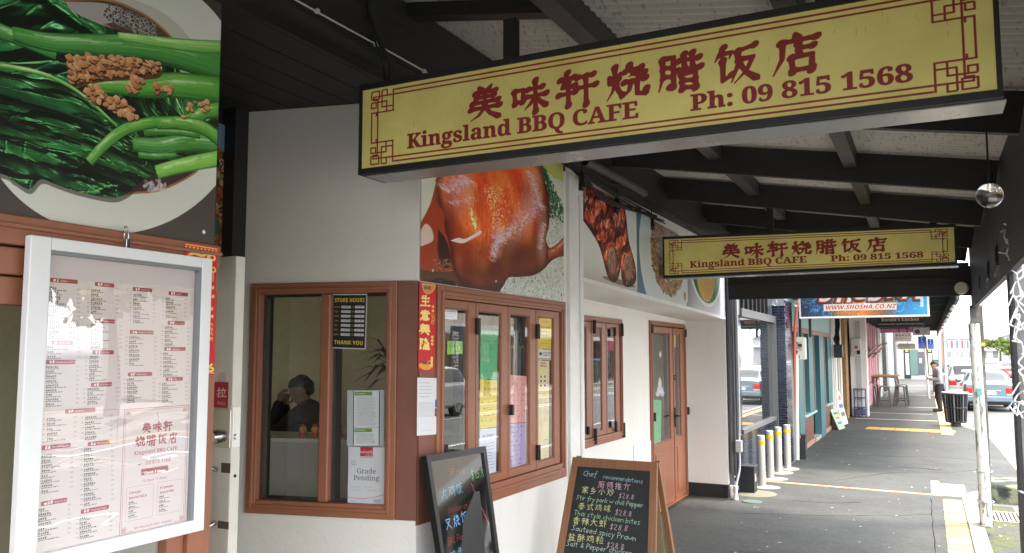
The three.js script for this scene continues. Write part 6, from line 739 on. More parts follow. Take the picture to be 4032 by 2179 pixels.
// ---- dark blue tiled shop
{ const t = thing('tiled_shop', 'shopfront faced in dark navy glazed tiles beside the white cafe wall', 'building', [-2.6, 0, -13]);
  const tileMats = [[0.008, 0.012, 0.03], [0.012, 0.018, 0.04], [0.006, 0.009, 0.022], [0.014, 0.016, 0.028]].map((c) => plain(...c, 0.12)), grout = plain(0.16, 0.17, 0.19, 0.9);
  const Zp = -14.85, xa = xAt(3040, Zp), xb = xAt(3098, Zp);
  put('core', merge(box(-3.6, xb - 0.004, 0, 3.6, -15.72, Zp - 0.012), box(-3.4, -2.405, 0, 3.6, -11.9, -11.31), box(-3.4, -2.425, 0, 0.8, Zp, -11.8), box(-3.4, -2.47, 2.62, 3.6, Zp, -11.8)), grout, t);
  reseed(44); const tw = 0.148, th = 0.049, tg = rbox(0, tw - 0.006, 0, th - 0.006, -0.012, 0, 0.003);
  for (let r = 0; r < 57; r++) for (let c = 0; c < 3; c++) { const o = c * tw - (r % 2 ? 0.074 : 0), l = Math.max(0, o), w = Math.min(xb - xa, o + tw) - l; if (w < 0.02) continue; const m = add('tile', tg, tileMats[Math.floor(rnd() * 4)], t); m.position.set(xa + l + 2.6, 0.02 + r * th, Zp + 13 + rr(0, 0.0015)); m.scale.x = w / tw; }
  const g = []; const streetTiles = (X, z0, z1, y0, y1) => { for (let r = 0; y0 + r * th < y1; r++) for (let z = z0 - (r % 2 ? 0.07 : 0); z > z1; z -= tw) g.push(box(X - 0.008, X + 0.002 + rr(0, 0.001), y0 + r * th, y0 + (r + 1) * th - 0.006, Math.max(z1, z - tw + 0.006), Math.min(z0, z))); };
  streetTiles(xb, Zp - 0.01, -15.7, 0.02, 2.9); streetTiles(-2.4, -11.32, -11.9, 0.02, 2.5); streetTiles(-2.42, -11.9, Zp, 0.02, 0.8);
  const s = put('small_tiles', merge(g), tileMats[1], t); s.userData.kind = 'stuff';
  put('window_frame', merge(box(-2.47, -2.38, 0.8, 0.86, Zp + 0.1, -11.9), box(-2.47, -2.37, 2.5, 2.62, Zp + 0.1, -11.9), box(-2.45, -2.36, 0.0, 2.62, Zp + 0.0, Zp + 0.09)), plain(0.1, 0.1, 0.105, 0.4), t);
  put('pane', quad(V(-2.43, 0.86, -11.9), V(-2.43, 0.86, Zp + 0.1), V(-2.43, 2.5, Zp + 0.1), V(-2.43, 2.5, -11.9)), new THREE.MeshPhysicalMaterial({ color: lin(0.03, 0.035, 0.035), roughness: 0.01, metalness: 0, ior: 2.6, clearcoat: 1, clearcoatRoughness: 0.0 }), t);
  put('louvre_band', box(-2.46, -2.41, 2.62, 3.1, Zp + 0.1, -11.9), plain(0.05, 0.06, 0.06, 0.15), t); for (let i = 0; i < 7; i++) put('louvre', box(-2.43, -2.37, 2.62, 3.1, -12.0 - i * 0.34, -12.06 - i * 0.34), M.blackMetal, t); }
{ const t = thing('wall_conduits', 'grey conduits running down the gap between the white wall and the tiled pier', 'conduit', [-2.4, 0, -11.3]);
  for (const [X, r, z, y0] of [[-2.425, 0.03, -11.28, 0.32], [-2.375, 0.018, -11.27, 0.3], [-2.345, 0.02, -11.29, 0.28]]) put('pipe', rod(V(X, y0, z), V(X, 3.2, z), r, r, 10), plain(0.09, 0.095, 0.11, 0.5), t);
  put('white_pipe', tube([V(-2.32, 2.7, -11.3), V(-2.32, 1.0, -11.3), V(-2.325, 0.7, -11.28), V(-2.32, 0.4, -11.25), V(-2.345, 0.25, -11.2), V(-2.36, 0.12, -11.15)], 0.014, 40, 8), plain(0.5, 0.5, 0.5, 0.5), t);
  put('junction_box', rbox(-2.36, -2.28, 0.62, 0.78, -11.28, -11.2, 0.01), plain(0.5, 0.5, 0.48, 0.5), t); }
{ const t = thing('drain_trap', 'white plastic U shaped drain trap at the foot of the wall', 'drain pipe', [-2.36, 0, -11.1]); put('trap', tube([V(-2.41, 0.17, -11.14), V(-2.41, 0.08, -11.14), V(-2.395, 0.03, -11.13), V(-2.37, 0.03, -11.12), V(-2.352, 0.08, -11.12), V(-2.35, 0.17, -11.12)], 0.024, 24, 10), plain(0.72, 0.7, 0.64, 0.4), t); for (const X of [-2.41, -2.35]) put('collar', rod(V(X, 0.14, -11.13), V(X, 0.185, -11.13), 0.03, 0.03, 14), plain(0.72, 0.7, 0.64, 0.4), t); put('outlet', rod(V(-2.352, 0, -11.11), V(-2.35, 0.08, -11.12), 0.034, 0.026, 14), plain(0.72, 0.7, 0.64, 0.4), t); }
solo('access_lid', rod(V(-2.13, 0.001, -11.05), V(-2.13, 0.012, -11.05), 0.125, 0.12, 28), plain(0.1, 0.14, 0.11, 0.7, { map: grain }), 'round green access lid set in the pavement', 'lid');
solo('mossy_patch', rod(V(-2.22, 0.0, -11.75), V(-2.22, 0.008, -11.75), 0.3, 0.24, 18), plain(0.17, 0.17, 0.12, 0.95, { map: wallDirt }), 'pale mossy concrete patch round the black utility box', 'patch');
function utilityBox(label, x0, x1, z0, z1, h, sticker) { const t = thing('utility_box', label, 'utility box', [(x0 + x1) / 2, 0, (z0 + z1) / 2], 'black utility boxes along the shopfronts'); const m = plain(0.014, 0.016, 0.018, 0.5, { map: grain }); put('body', rbox(x0, x1, 0, h - 0.02, z1, z0, 0.005), m, t); put('lid', rbox(x0 - 0.012, x1 + 0.014, h - 0.022, h, z1 - 0.014, z0 + 0.012, 0.005), plain(0.03, 0.032, 0.035, 0.5), t); if (sticker) { put('sticker', box(x1 + 0.001, x1 + 0.003, h * 0.42, h * 0.68, z0 - 0.13, z0 - 0.06), plain(0.6, 0.6, 0.58, 0.5), t); put('sticker_mark', box(x1 + 0.003, x1 + 0.004, h * 0.58, h * 0.66, z0 - 0.115, z0 - 0.075), plain(0.5, 0.05, 0.05, 0.5), t); } return t; }
utilityBox('black utility box with a white and red sticker before the tiled pier', -2.42, -2.22, -11.72, -11.93, yAt(2929, 1834, -11.75), true);
utilityBox('black utility box at the foot of the white downpipe past the bollards', -2.2, -2.07, -15.92, -16.15, yAt(3147, 1714, -15.92), false);
// ---- four steel bollards
{ const B = [[2994, 1703, 3001, 1917], [3031, 1687, 3035, 1886], [3066, 1674, 3068, 1863], [3101, 1669, 3103, 1848]], L = ['nearest steel bollard with a yellow band, beside the black utility box', 'second nearest steel bollard with a yellow band before the tiled shop', 'third steel bollard with a yellow band, before the navy tiled pier', 'farthest steel bollard with a yellow band beside the red conduit'];
  const bm = std({ color: lin(0.62, 0.61, 0.57), metalness: 0.45, roughness: 0.35, roughnessMap: smudge, map: wallDirt }); let first;
  B.forEach(([a, b, c, d], i) => { const p = onY(c, d), h = 0.75; if (!first) { first = thing('bollard', L[0], 'bollard', [p.x, 0, p.z], 'steel bollards along the tiled shop'); add('post', lathe([[0, h], [0.05, h], [0.056, h - 0.006], [0.057, h - 0.012], [0.057, 0]], 24), bm, first); add('yellow_band', lathe([[0.0575, h - 0.075], [0.0588, h - 0.075], [0.0588, h - 0.135], [0.0575, h - 0.135]], 24), plain(0.75, 0.45, 0.015, 0.45), first); const pad = add('base_pad', lathe([[0, 0.014], [0.1, 0.012], [0.17, 0.002], [0.19, -0.01]], 18).scale(1.25, 1, 1).translate(0.05, 0, 0.02), M.concrete, first); } else copyOf(first, [p.x, 0, p.z], i * 0.6, L[i]); }); }
// ---- red conduit, white downpipe, meter box
{ const t = thing('red_conduit', 'red conduit pipe bending to the ground beside the white downpipe', 'conduit', [-2.3, 0, -15.7]); put('pipe', tube([onZ(3141, 1190, -15.7), onZ(3131, 1300, -15.75), onZ(3129, 1420, -15.8), onZ(3130, 1560, -15.82), onZ(3133, 1640, -15.82), onZ(3137, 1690, -15.82), onZ(3148, 1727, -15.82)], 0.03, 40, 8), plain(0.35, 0.09, 0.06, 0.5), t);
  solo('white_downpipe', rod(onY(3139, 1812), onZ(3135, 1400, -15.9), 0.045, 0.045, 12), plain(0.55, 0.55, 0.5, 0.5, { map: wallDirt }), 'white downpipe below the stickered meter box', 'pipe');
  const Z = -15.95, x0 = xAt(3128, Z), x1 = xAt(3170, Z), y0 = yAt(3140, 1417, Z), y1 = yAt(3140, 1328, Z), m = thing('meter_box', 'pale meter box covered in graffiti stickers above the white downpipe', 'meter box', [(x0 + x1) / 2, y0, Z]);
  put('case', rbox(x0, x1, y0, y1, Z - 0.34, Z, 0.01), plain(0.5, 0.49, 0.43, 0.5, { map: wallDirt }), m);
  put('sticker_print', quad(V(x0 + 0.005, y0 + 0.005, Z + 0.002), V(x1 - 0.005, y0 + 0.005, Z + 0.002), V(x1 - 0.005, y1 - 0.005, Z + 0.002), V(x0 + 0.005, y1 - 0.005, Z + 0.002)), print(canvasTex(160, 320, (x, W, H) => { x.fillStyle = '#b3afa4'; x.fillRect(0, 0, W, H); x.fillStyle = '#1c1c1c'; x.save(); x.translate(95, 115); x.rotate(0.2); x.fillRect(-30, -24, 70, 48); x.restore(); x.strokeStyle = '#2a2a2a'; x.lineWidth = 4; for (let i = 0; i < 16; i++) { x.beginPath(); x.moveTo(rr(14, 150), rr(60, 210)); x.lineTo(rr(14, 150), rr(60, 210)); x.stroke(); } x.fillStyle = '#8c2a24'; x.beginPath(); x.arc(40, 210, 30, 0, 7); x.fill(); x.fillRect(6, 262, 90, 46); })), m);
  put('door_edge', rbox(x1 + 0.004, x1 + 0.012, y0 + 0.01, y1 - 0.01, Z - 0.3, Z - 0.03, 0.002), plain(0.5, 0.5, 0.46, 0.4), m); for (const q of [0.12, 0.3]) put('conduit', rod(V(x0 + q, y1, Z - 0.1), V(x0 + q, 2.75, Z - 0.1), 0.025), M.rubber, m); }
// ---- teal shop
{ const X = -2.28, z = (px) => zOn(px, X), t = thing('teal_shop', 'teal painted timber shopfront with red brown panels and a pale aqua fascia', 'building', [X, 0, -19]);
  const teal = plain(0.035, 0.15, 0.165, 0.5, { map: grain }), aqua = plain(0.36, 0.55, 0.56, 0.6, { map: wallDirt }), panel = plain(0.16, 0.05, 0.03, 0.5, { map: woodGrain }), trim = plain(0.36, 0.2, 0.15, 0.6, { map: grain });
  put('shell', merge(box(-7, X - 0.35, 0, 5, -22.7, -15.62), box(X - 0.35, X - 0.06, 2.3, 5, -22.7, -15.62)), plain(0.02, 0.025, 0.026, 0.7), t);
  put('fascia', box(X - 0.06, X + 0.02, 2.48, 3.0, -22.7, -15.7), aqua, t); put('lintel', merge(box(X - 0.06, X + 0.05, 2.38, 2.48, -22.7, -15.7)), trim, t);
  for (const [a, b] of [[3143, 3162], [3186, 3203], [3229, 3246], [3262, 3277]]) put('mullion', box(X - 0.12, X + 0.03, a === 3143 || a === 3229 ? 0 : 0.72, 2.38, z(b), z(a)), teal, t);
  for (const [a, b] of [[3163, 3205], [3249, 3277]]) { put('stall_panel', box(X - 0.14, X - 0.01, 0.1, 0.66, z(b), z(a)), panel, t); put('sill', rbox(X - 0.14, X + 0.07, 0.66, 0.71, z(b) - 0.05, z(a) + 0.05, 0.01), aqua, t); put('skirting', box(X - 0.14, X + 0.01, 0, 0.1, z(b), z(a)), trim, t); }
  for (const px of [3164, 3206, 3248]) put('trim_strip', box(X - 0.1, X + 0.035, 0.7, 2.38, z(px + 1.6), z(px)), trim, t);
  for (const [a, b] of [[3165, 3186], [3250, 3262]]) put('pane', quad(V(X - 0.1, 0.72, z(a)), V(X - 0.1, 0.72, z(b)), V(X - 0.1, 2.38, z(b)), V(X - 0.1, 2.38, z(a))), plain(0.02, 0.035, 0.035, 0.05), t);
  put('door', box(X - 0.3, X - 0.24, 0.08, 2.3, z(3228), z(3208)), plain(0.03, 0.075, 0.08, 0.35), t); put('kick_plate', box(X - 0.239, X - 0.23, 0.12, 0.5, z(3226), z(3210)), plain(0.45, 0.5, 0.52, 0.4), t); put('step', box(X - 0.3, X + 0.02, 0, 0.08, z(3229), z(3208)), M.concrete, t); put('door_knob', new THREE.SphereGeometry(0.035, 12, 8).translate(X - 0.2, 1.05, z(3212)), plain(0.7, 0.6, 0.3, 0.3, { metalness: 0.8 }), t);
  for (const [a, b, c, d] of [[3168, 3179, 1462, 1518], [3168, 3176, 1557, 1577]]) { const p = onX(a, d, X - 0.095), q = onX(b, c, X - 0.095); put('lime_note', quad(V(p.x, p.y, p.z), V(p.x, p.y, q.z), V(p.x, q.y, q.z), V(p.x, q.y, p.z)), plain(0.3, 0.5, 0.06, 0.6), t); } }
// ---- worn white shopfront with clutter, then the white pier and pink shop
{ const X = -2.26, z = (px) => zOn(px, X), t = thing('white_shop', 'worn white shopfront with narrow posts between the teal and pink shops', 'building', [X, 0, -25]);
  put('shell', box(-7, X - 0.1, 0, 5, -27.6, -22.72), plain(0.42, 0.42, 0.4, 0.7, { map: wallDirt }), t);
  for (const [a, b, c, d] of [[3279, 3284, 0.5, 0.55], [3287, 3290, 0.62, 0.6], [3294, 3300, 0.75, 0.72], [3304, 3309, 0.45, 0.45], [3313, 3319, 0.7, 0.66], [3341, 3350, 0.72, 0.68]]) put('post', box(X - 0.1, X + 0.02, 0, 3.1, z(b), z(a)), plain(c, d, d * 0.92, 0.6, { map: wallDirt }), t);
  put('ochre_post', box(X - 0.1, X + 0.06, 0.0, 3.1, z(3338), z(3329)), plain(0.36, 0.2, 0.07, 0.6, { map: woodGrain }), t);
  put('dark_bay', box(X - 0.1, X - 0.06, 0.2, 2.6, z(3328), z(3300)), plain(0.05, 0.05, 0.055, 0.4), t);
  const Z = -27.65, x0 = xAt(3352, Z), x1 = xAt(3416, Z), p = thing('white_pier', 'white flaking pier with a black meter and graffiti, before the pink shop', 'pier', [(x0 + x1) / 2, 0, Z]);
  put('pier', box(x0, x1, 0, 3.6, Z - 0.5, Z), plain(0.74, 0.73, 0.7, 0.7, { map: wallDirt, bumpMap: fineBump, bumpScale: 0.006 }), p); put('grey_panel', box(xAt(3374, Z), xAt(3394, Z), 0.3, 3.0, Z, Z + 0.02), plain(0.42, 0.42, 0.44, 0.6), p); put('fuse_board', rbox(xAt(3358, Z), xAt(3395, Z), yAt(3370, 1403, Z), yAt(3370, 1332, Z), Z + 0.02, Z + 0.14, 0.01), plain(0.55, 0.54, 0.5, 0.5, { map: wallDirt }), p); put('meter', rbox(xAt(3381, Z), xAt(3394, Z), yAt(3370, 1396, Z), yAt(3370, 1381, Z), Z + 0.14, Z + 0.18, 0.01), M.blackMetal, p);
  put('tag_sticker', box(xAt(3371, Z), xAt(3385, Z), yAt(3370, 1374, Z), yAt(3370, 1363, Z), Z + 0.14, Z + 0.143), plain(0.3, 0.06, 0.06, 0.5), p);
  const b = thing('black_meter', 'black box with tangled cables fixed past the teal shop', 'meter box', [-2.2, 1.9, -22.9]), bz = -22.9; put('box', rbox(xAt(3287, bz), xAt(3322, bz), yAt(3300, 1410, bz), yAt(3300, 1357, bz), bz - 0.25, bz, 0.02), plain(0.03, 0.034, 0.034, 0.5), b); reseed(17); for (let i = 0; i < 8; i++) put('cable', tube([onZ(3287 + rr(0, 22), 1180, bz), onZ(3287 + rr(0, 22), 1290, bz + rr(0, 0.1)), onZ(3285 + rr(0, 26), 1330 + rr(-10, 10), bz + 0.12), onZ(3292 + rr(0, 18), 1358, bz - 0.05)], rr(0.012, 0.028), 16, 5), M.rubber, b); }
reseed(71); [['green painted board leaning against the white shopfront', 0.34, 0.55, 0.3, 3305, 3324, 1690, 1627], ['orange topped small board leaning beside the green one', 0.7, 0.35, 0.04, 3301, 3315, 1686, 1638], ['tall poster board leaning against the white shopfront', 0.62, 0.66, 0.66, 3312, 3343, 1672, 1565]].forEach(([l, r, g, b, a, c, y0, y1], i) => { const p = onY((a + c) / 2, y0), h = (y0 - y1) / 3157 * -p.z * 1.12, t = thing('leaning_board', l, 'board', [p.x, 0, p.z]); const w = 0.34; put('board', slab(V(p.x - 0.02, 0, p.z + w), V(p.x + 0.06, 0, p.z - w), V(p.x - 0.14, h, p.z - w), V(p.x - 0.22, h, p.z + w), 0.02), plain(r, g, b, 0.6, { map: wallDirt }), t); for (let k = 0; k < 3; k++) { const y = h * (0.25 + k * 0.24), f = y / h; put('printed_block', slab(V(p.x - 0.01 - f * 0.2, y, p.z + 0.22), V(p.x + 0.052 - f * 0.2, y, p.z - 0.2), V(p.x + 0.052 - (f + 0.12) * 0.2, y + h * 0.12, p.z - 0.2), V(p.x - 0.01 - (f + 0.12) * 0.2, y + h * 0.12, p.z + 0.22), 0.004).translate(0.004, 0, 0), plain(...[[0.06, 0.1, 0.3], [0.5, 0.12, 0.08], [0.1, 0.1, 0.1]][(k + i) % 3], 0.6), t); } });
{ const t = thing('wire_stand', 'dark blue wire display stand before the white pier', 'stand', [-1.92, 0, -27.5]), z0 = -27.4, z1 = -27.65, x0 = -2.08, x1 = -1.75, m = plain(0.05, 0.06, 0.16, 0.5), g = []; for (const x of [x0, x0 + 0.11, x0 + 0.22, x1]) for (const zz of [z0, z1]) g.push(rod(V(x, 0, zz), V(x, 0.86, zz), 0.009)); put('uprights', merge(g), m, t); for (const y of [0.06, 0.28, 0.58, 0.85]) put('shelf', box(x0, x1, y, y + 0.018, z1, z0), m, t); put('bundle', rbox(x0 + 0.02, x1 - 0.02, 0.08, 0.24, z1 + 0.03, z0 - 0.03, 0.02), plain(0.12, 0.12, 0.2, 0.8), t); }
{ const X = -1.95, t = thing('pink_shop', 'pink panelled shopfront with tilted display boards by the bar table', 'building', [X, 0, -33]), pink = plain(0.62, 0.2, 0.27, 0.55, { map: grain }), pk2 = plain(0.72, 0.42, 0.46, 0.55);
  put('shell', box(-7, X, 0, 5, -39, -28.2), pink, t); for (let i = 0; i < 7; i++) put('rib', box(X, X + 0.05, 0.9, 3, -29.2 - i * 1.35, -29 - i * 1.35), pk2, t); put('dado', box(X, X + 0.07, 0, 0.85, -39, -28.2), plain(0.55, 0.27, 0.3, 0.6, { map: grain }), t); put('skirting', box(X, X + 0.09, 0, 0.1, -39, -28.2), plain(0.05, 0.04, 0.05, 0.7), t); put('return_face', box(X - 0.5, X - 0.002, 0, 3.6, -28.2, -28.16), plain(0.66, 0.3, 0.36, 0.55), t);
  [[3425, 1395, -31], [3449, 1385, -33], [3470, 1380, -35]].forEach(([a, b, z], i) => { const p = onZ(a, b, z), q = thing('tilted_board', ['nearest', 'middle', 'farthest'][i] + ' of three tilted display boards on the pink wall', 'display board', [p.x, p.y, p.z], 'tilted boards on the pink shopfront'); put('panel', slab(V(p.x - 0.35, p.y - 0.38, z + 0.5), V(p.x - 0.3, p.y - 0.3, z - 0.6), V(p.x + 0.22, p.y + 0.3, z - 0.6), V(p.x + 0.16, p.y + 0.22, z + 0.5), 0.03), plain(0.2 + i * 0.05, 0.16, 0.13, 0.5, { map: grain }), q); put('bracket', beam(V(X, p.y - 0.1, z), V(p.x, p.y - 0.05, z), 0.03, 0.03), M.blackMetal, q); }); }
{ const t = thing('grey_white_shops', 'row of pale shopfronts beyond the pink shop', 'building', [-2, 0, -50]); const c = [[0.6, 0.6, 0.58], [0.3, 0.36, 0.34], [0.7, 0.68, 0.62], [0.1, 0.11, 0.12], [0.66, 0.66, 0.64], [0.4, 0.4, 0.42]]; for (let i = 0; i < 12; i++) put(i % 3 === 1 ? 'shop_window' : 'shopfront', box(-7, -1.9 - (i % 3) * 0.1, 0, 5, -39.1 - (i + 1) * 2.5 + 0.02, -39.1 - i * 2.5), plain(...c[i % 6], i % 3 === 1 ? 0.15 : 0.7, { map: wallDirt }), t);
  const e = thing('corner_building', 'white building closing the footpath with dark doors and tall white figure panels', 'building', [0, 0, -70]), Z = -69.6; put('wall', box(-6, 1.0, 0, 6, Z - 4, Z), plain(0.72, 0.71, 0.68, 0.7, { map: wallDirt }), e);
  const pn = (n, a, b, y1, y0, m, k = 0.02) => put(n, box(xAt(a, Z), xAt(b, Z), Math.max(0, yAt(a, y0, Z)), yAt(a, y1, Z), Z, Z + k), m, e); pn('door_bay', 3563, 3590, 1378, 1492, plain(0.03, 0.04, 0.035, 0.5)); pn('door_bay', 3588, 3622, 1378, 1480, plain(0.12, 0.22, 0.19, 0.5), 0.03); pn('door', 3618, 3645, 1385, 1478, plain(0.1, 0.11, 0.13, 0.4), 0.04); pn('door_bay', 3655, 3678, 1378, 1480, plain(0.03, 0.045, 0.035, 0.5)); for (const [a, b] of [[3570, 3584], [3661, 3674]]) { pn('figure_panel', a, b, 1392, 1476, plain(0.78, 0.76, 0.7, 0.6), 0.06); pn('yellow_motif', a + 1, b - 2, 1377, 1386, plain(0.7, 0.55, 0.08, 0.6), 0.065); } pn('fascia_band', 3540, 3680, 1345, 1374, plain(0.6, 0.5, 0.4, 0.7), 0.08); pn('notice', 3624, 3634, 1412, 1430, plain(0.8, 0.8, 0.8, 0.6), 0.06); }
// ---- bar table and stools
{ const wood = plain(0.42, 0.24, 0.08, 0.5, { map: grain }), steelD = plain(0.1, 0.085, 0.075, 0.5, { metalness: 0.3 }), cx = -1.45, cz = -35, t = thing('bar_table', 'tall slatted timber bar table with bent steel legs outside the pink shop', 'table', [cx, 0, cz]);
  for (let i = 0; i < 9; i++) put('slat', rbox(-1.95, -0.98, 1.09, 1.12, cz + 1.35 - i * 0.3 - 0.28, cz + 1.35 - i * 0.3, 0.006), wood, t);
  for (const z of [cz + 1.3, cz - 1.25]) put('leg_frame', tube([[-1.85, 0, z], [-1.85, 0.98, z], [-1.79, 1.06, z], [-1.15, 1.06, z], [-1.09, 0.98, z], [-1.09, 0, z]], 0.028, 40, 8), steelD, t); put('rail', rod(V(-1.47, 0.3, cz + 1.3), V(-1.47, 0.3, cz - 1.25), 0.02), steelD, t);
  const stool = thing('bar_stool', 'nearest metal bar stool at the end of the tall table', 'stool', [-1.45, 0, -33.05], 'metal bar stools round the tall table'); add('seat', rbox(-0.16, 0.16, 0.735, 0.77, -0.16, 0.16, 0.015), plain(0.4, 0.38, 0.36, 0.35, { metalness: 0.7 }), stool); for (const [a, b] of [[-1, -1], [1, -1], [1, 1], [-1, 1]]) { add('leg', rod(V(a * 0.21, 0, b * 0.21), V(a * 0.14, 0.74, b * 0.14), 0.022, 0.03, 8), steelD, stool); } for (const y of [0.22]) for (const s of [-1, 1]) { add('rung', rod(V(-0.19, y, s * 0.19), V(0.19, y, s * 0.19), 0.01), steelD, stool); add('rung', rod(V(s * 0.19, y + 0.05, -0.19), V(s * 0.19, y + 0.05, 0.19), 0.01), steelD, stool); }
  copyOf(stool, [-1.98, 0, -33.7], 0.3, 'bar stool at the left side of the tall table by the pink wall'); copyOf(stool, [-0.92, 0, -33.6], -0.2, 'bar stool at the near right corner of the tall table'); copyOf(stool, [-0.9, 0, -35.2], 0.1, 'bar stool halfway along the right side of the tall table'); copyOf(stool, [-1.95, 0, -35.4], 0.1, 'bar stool at the far left of the tall table'); }
// ---- second verandah and the hanging shop signs
{ const t = thing('far_verandah', 'dark verandah over the footpath beyond the cafe', 'verandah', [-0.8, 0, -30]); const dk = plain(0.05, 0.065, 0.065, 0.7, { map: grain });
  put('roof', box(-2.3, 0.62, 3.25, 3.3, -46, -15.3), dk, t); put('fascia_board', box(0.48, 0.53, 2.86, 3.35, -46, -15.3), plain(0.05, 0.06, 0.065, 0.6), t); for (let z = -16.5; z > -46; z -= 1.6) put('rafter', box(-2.3, 0.48, 3.1, 3.25, z - 0.05, z), dk, t); put('beam', box(-0.6, -0.5, 3.02, 3.1, -46, -15.3), dk, t);
  for (let z = -16, i = 0; z > -40; z -= 1.5, i++) { const p = V(0.45, 2.78 + 0.03 * (i % 2), z); const q = put('bulb', new THREE.SphereGeometry(0.034, 10, 8).translate(p.x, p.y, p.z), plain(0.5, 0.5, 0.46, 0.2), t); }
  for (const z of [-31, -45]) solo('verandah_post', rod(V(0.55, 0, z), V(0.55, 2.9, z), 0.05), plain(0.6, 0.6, 0.58, 0.5), z > -40 ? 'slim pale post of the far verandah nearer the person' : 'slim pale post at the end of the far verandah', 'post'); }
function signBoard(name, label, Z, a, b, yt, yb, tex, rim, cat = 'sign') { const x0 = xAt(a, Z, yb), x1 = xAt(b, Z, yb), y0 = yAt(a, yb, Z), y1 = yAt(a, yt, Z), t = thing(name, label, cat, [(x0 + x1) / 2, y0, Z]); put('case', rbox(x0, x1, y0, y1, Z - 0.16, Z, 0.008), rim, t); const m = (y1 - y0) * 0.05; put('face_print', quad(V(x0 + m, y0 + m, Z + 0.004), V(x1 - m, y0 + m, Z + 0.004), V(x1 - m, y1 - m, Z + 0.004), V(x0 + m, y1 - m, Z + 0.004)), print(tex), t); put('hanger', merge(rod(V(x0 + 0.15, y1, Z - 0.08), V(x0 + 0.15, Math.max(y1 + 0.02, 3.28), Z - 0.08), 0.015), rod(V(x1 - 0.15, y1, Z - 0.08), V(x1 - 0.15, Math.max(y1 + 0.02, 3.28), Z - 0.08), 0.015)), M.blackMetal, t); return t; }
reseed(61);
signBoard('shop_sign', 'blue and orange smoke shop sign with white graffiti letters behind the dark end board', -15.9, 3148, 3663, 1112, 1256, canvasTex(1024, 330, (x, W, H) => { const g = x.createLinearGradient(0, 0, W, 0); g.addColorStop(0, '#0d1f38'); g.addColorStop(0.2, '#123c66'); g.addColorStop(0.35, '#8a5a26'); g.addColorStop(0.5, '#c9762a'); g.addColorStop(0.65, '#7a4a24'); g.addColorStop(0.8, '#1a6ea8'); g.addColorStop(1, '#2f9ad0'); x.fillStyle = g; x.fillRect(0, 0, W, H); for (let i = 0; i < 260; i++) { const a = rr(0, W), b = rr(H * 0.3, H), l = a < W * 0.22 || a > W * 0.76; x.strokeStyle = l ? rgb(...jit([70, 160, 220], 50), rr(0.1, 0.5)) : rgb(...jit([220, 140, 50], 50), rr(0.1, 0.5)); x.lineWidth = rr(2, 14); x.beginPath(); x.arc(a, b, rr(6, 46), rr(0, 6), rr(0, 6) + 2); x.stroke(); } x.save(); x.transform(1, -0.03, -0.22, 1.0, 84, 48); x.font = 'bold 220px sans-serif'; x.lineJoin = 'miter'; [...'SHOSHA'].forEach((c, i) => { x.save(); x.translate(95 + i * 137, 140 + (i % 2) * 12); x.rotate((i % 2 ? 1 : -1) * 0.06); x.lineWidth = 40; x.strokeStyle = '#2a0f14'; x.strokeText(c, -4, 9); x.lineWidth = 24; x.strokeStyle = '#a82a2c'; x.strokeText(c, 0, 0); x.fillStyle = '#d8d2c8'; x.fillText(c, 0, 0); x.restore(); }); x.restore(); x.fillStyle = '#cfc9bd'; x.fillRect(W * 0.19, H * 0.64, W * 0.58, H * 0.2); x.fillStyle = '#b02a2e'; x.font = 'italic bold 56px sans-serif'; x.textAlign = 'center'; x.fillText('WWW.SHOSHA.CO.NZ', W * 0.48, H * 0.8); x.fillStyle = 'rgba(220,230,235,0.8)'; x.fillRect(W * 0.95, H * 0.45, 22, 110); }), plain(0.75, 0.75, 0.75, 0.4));
signBoard('restaurant_sign', 'black and red hanging restaurant sign under the smoke shop sign', -24, 3455, 3640, 1240, 1290, canvasTex(700, 190, (x, W, H) => { x.fillStyle = '#1b1b20'; x.fillRect(0, 0, W, H); x.fillStyle = '#8c2a2c'; x.fillRect(W * 0.05, 0, W * 0.95, H * 0.36); x.fillStyle = '#cfc6b8'; x.textAlign = 'center'; x.font = 'bold 70px serif'; x.fillText("Kerala's Kitchen", W / 2, 100); x.font = 'bold 21px sans-serif'; x.fillText('A GASTRONOMIC JOURNEY THROUGH AUTHENTIC KERALA FLAVOURS', W / 2, 158); }), M.blackMetal);
signBoard('pink_sign', 'plain pink hanging sign below the black restaurant sign', -42, 3463, 3660, 1268, 1312, canvasTex(256, 64, (x, W, H) => { x.fillStyle = '#e07fa8'; x.fillRect(0, 0, W, H); x.strokeStyle = '#5a2a3a'; x.lineWidth = 2; x.beginPath(); x.moveTo(120, 30); x.lineTo(140, 44); x.lineTo(136, 28); x.lineTo(150, 52); x.stroke(); }), plain(0.7, 0.22, 0.4, 0.5));
signBoard('white_sign', 'white hanging sign with small hearts, further under the pink sign', -34, 3525, 3592, 1312, 1346, canvasTex(200, 100, (x, W, H) => { x.fillStyle = '#d6d3cc'; x.fillRect(0, 0, W, H); x.fillStyle = '#7a2a34'; for (let i = 0; i < 5; i++) { x.beginPath(); x.arc(22 + i * 38, 24 + (i % 2) * 8, 9, 0, 7); x.fill(); } fakeLine(x, 20, 62, 150, 12, '#aaa69e'); }), plain(0.7, 0.7, 0.66, 0.5));
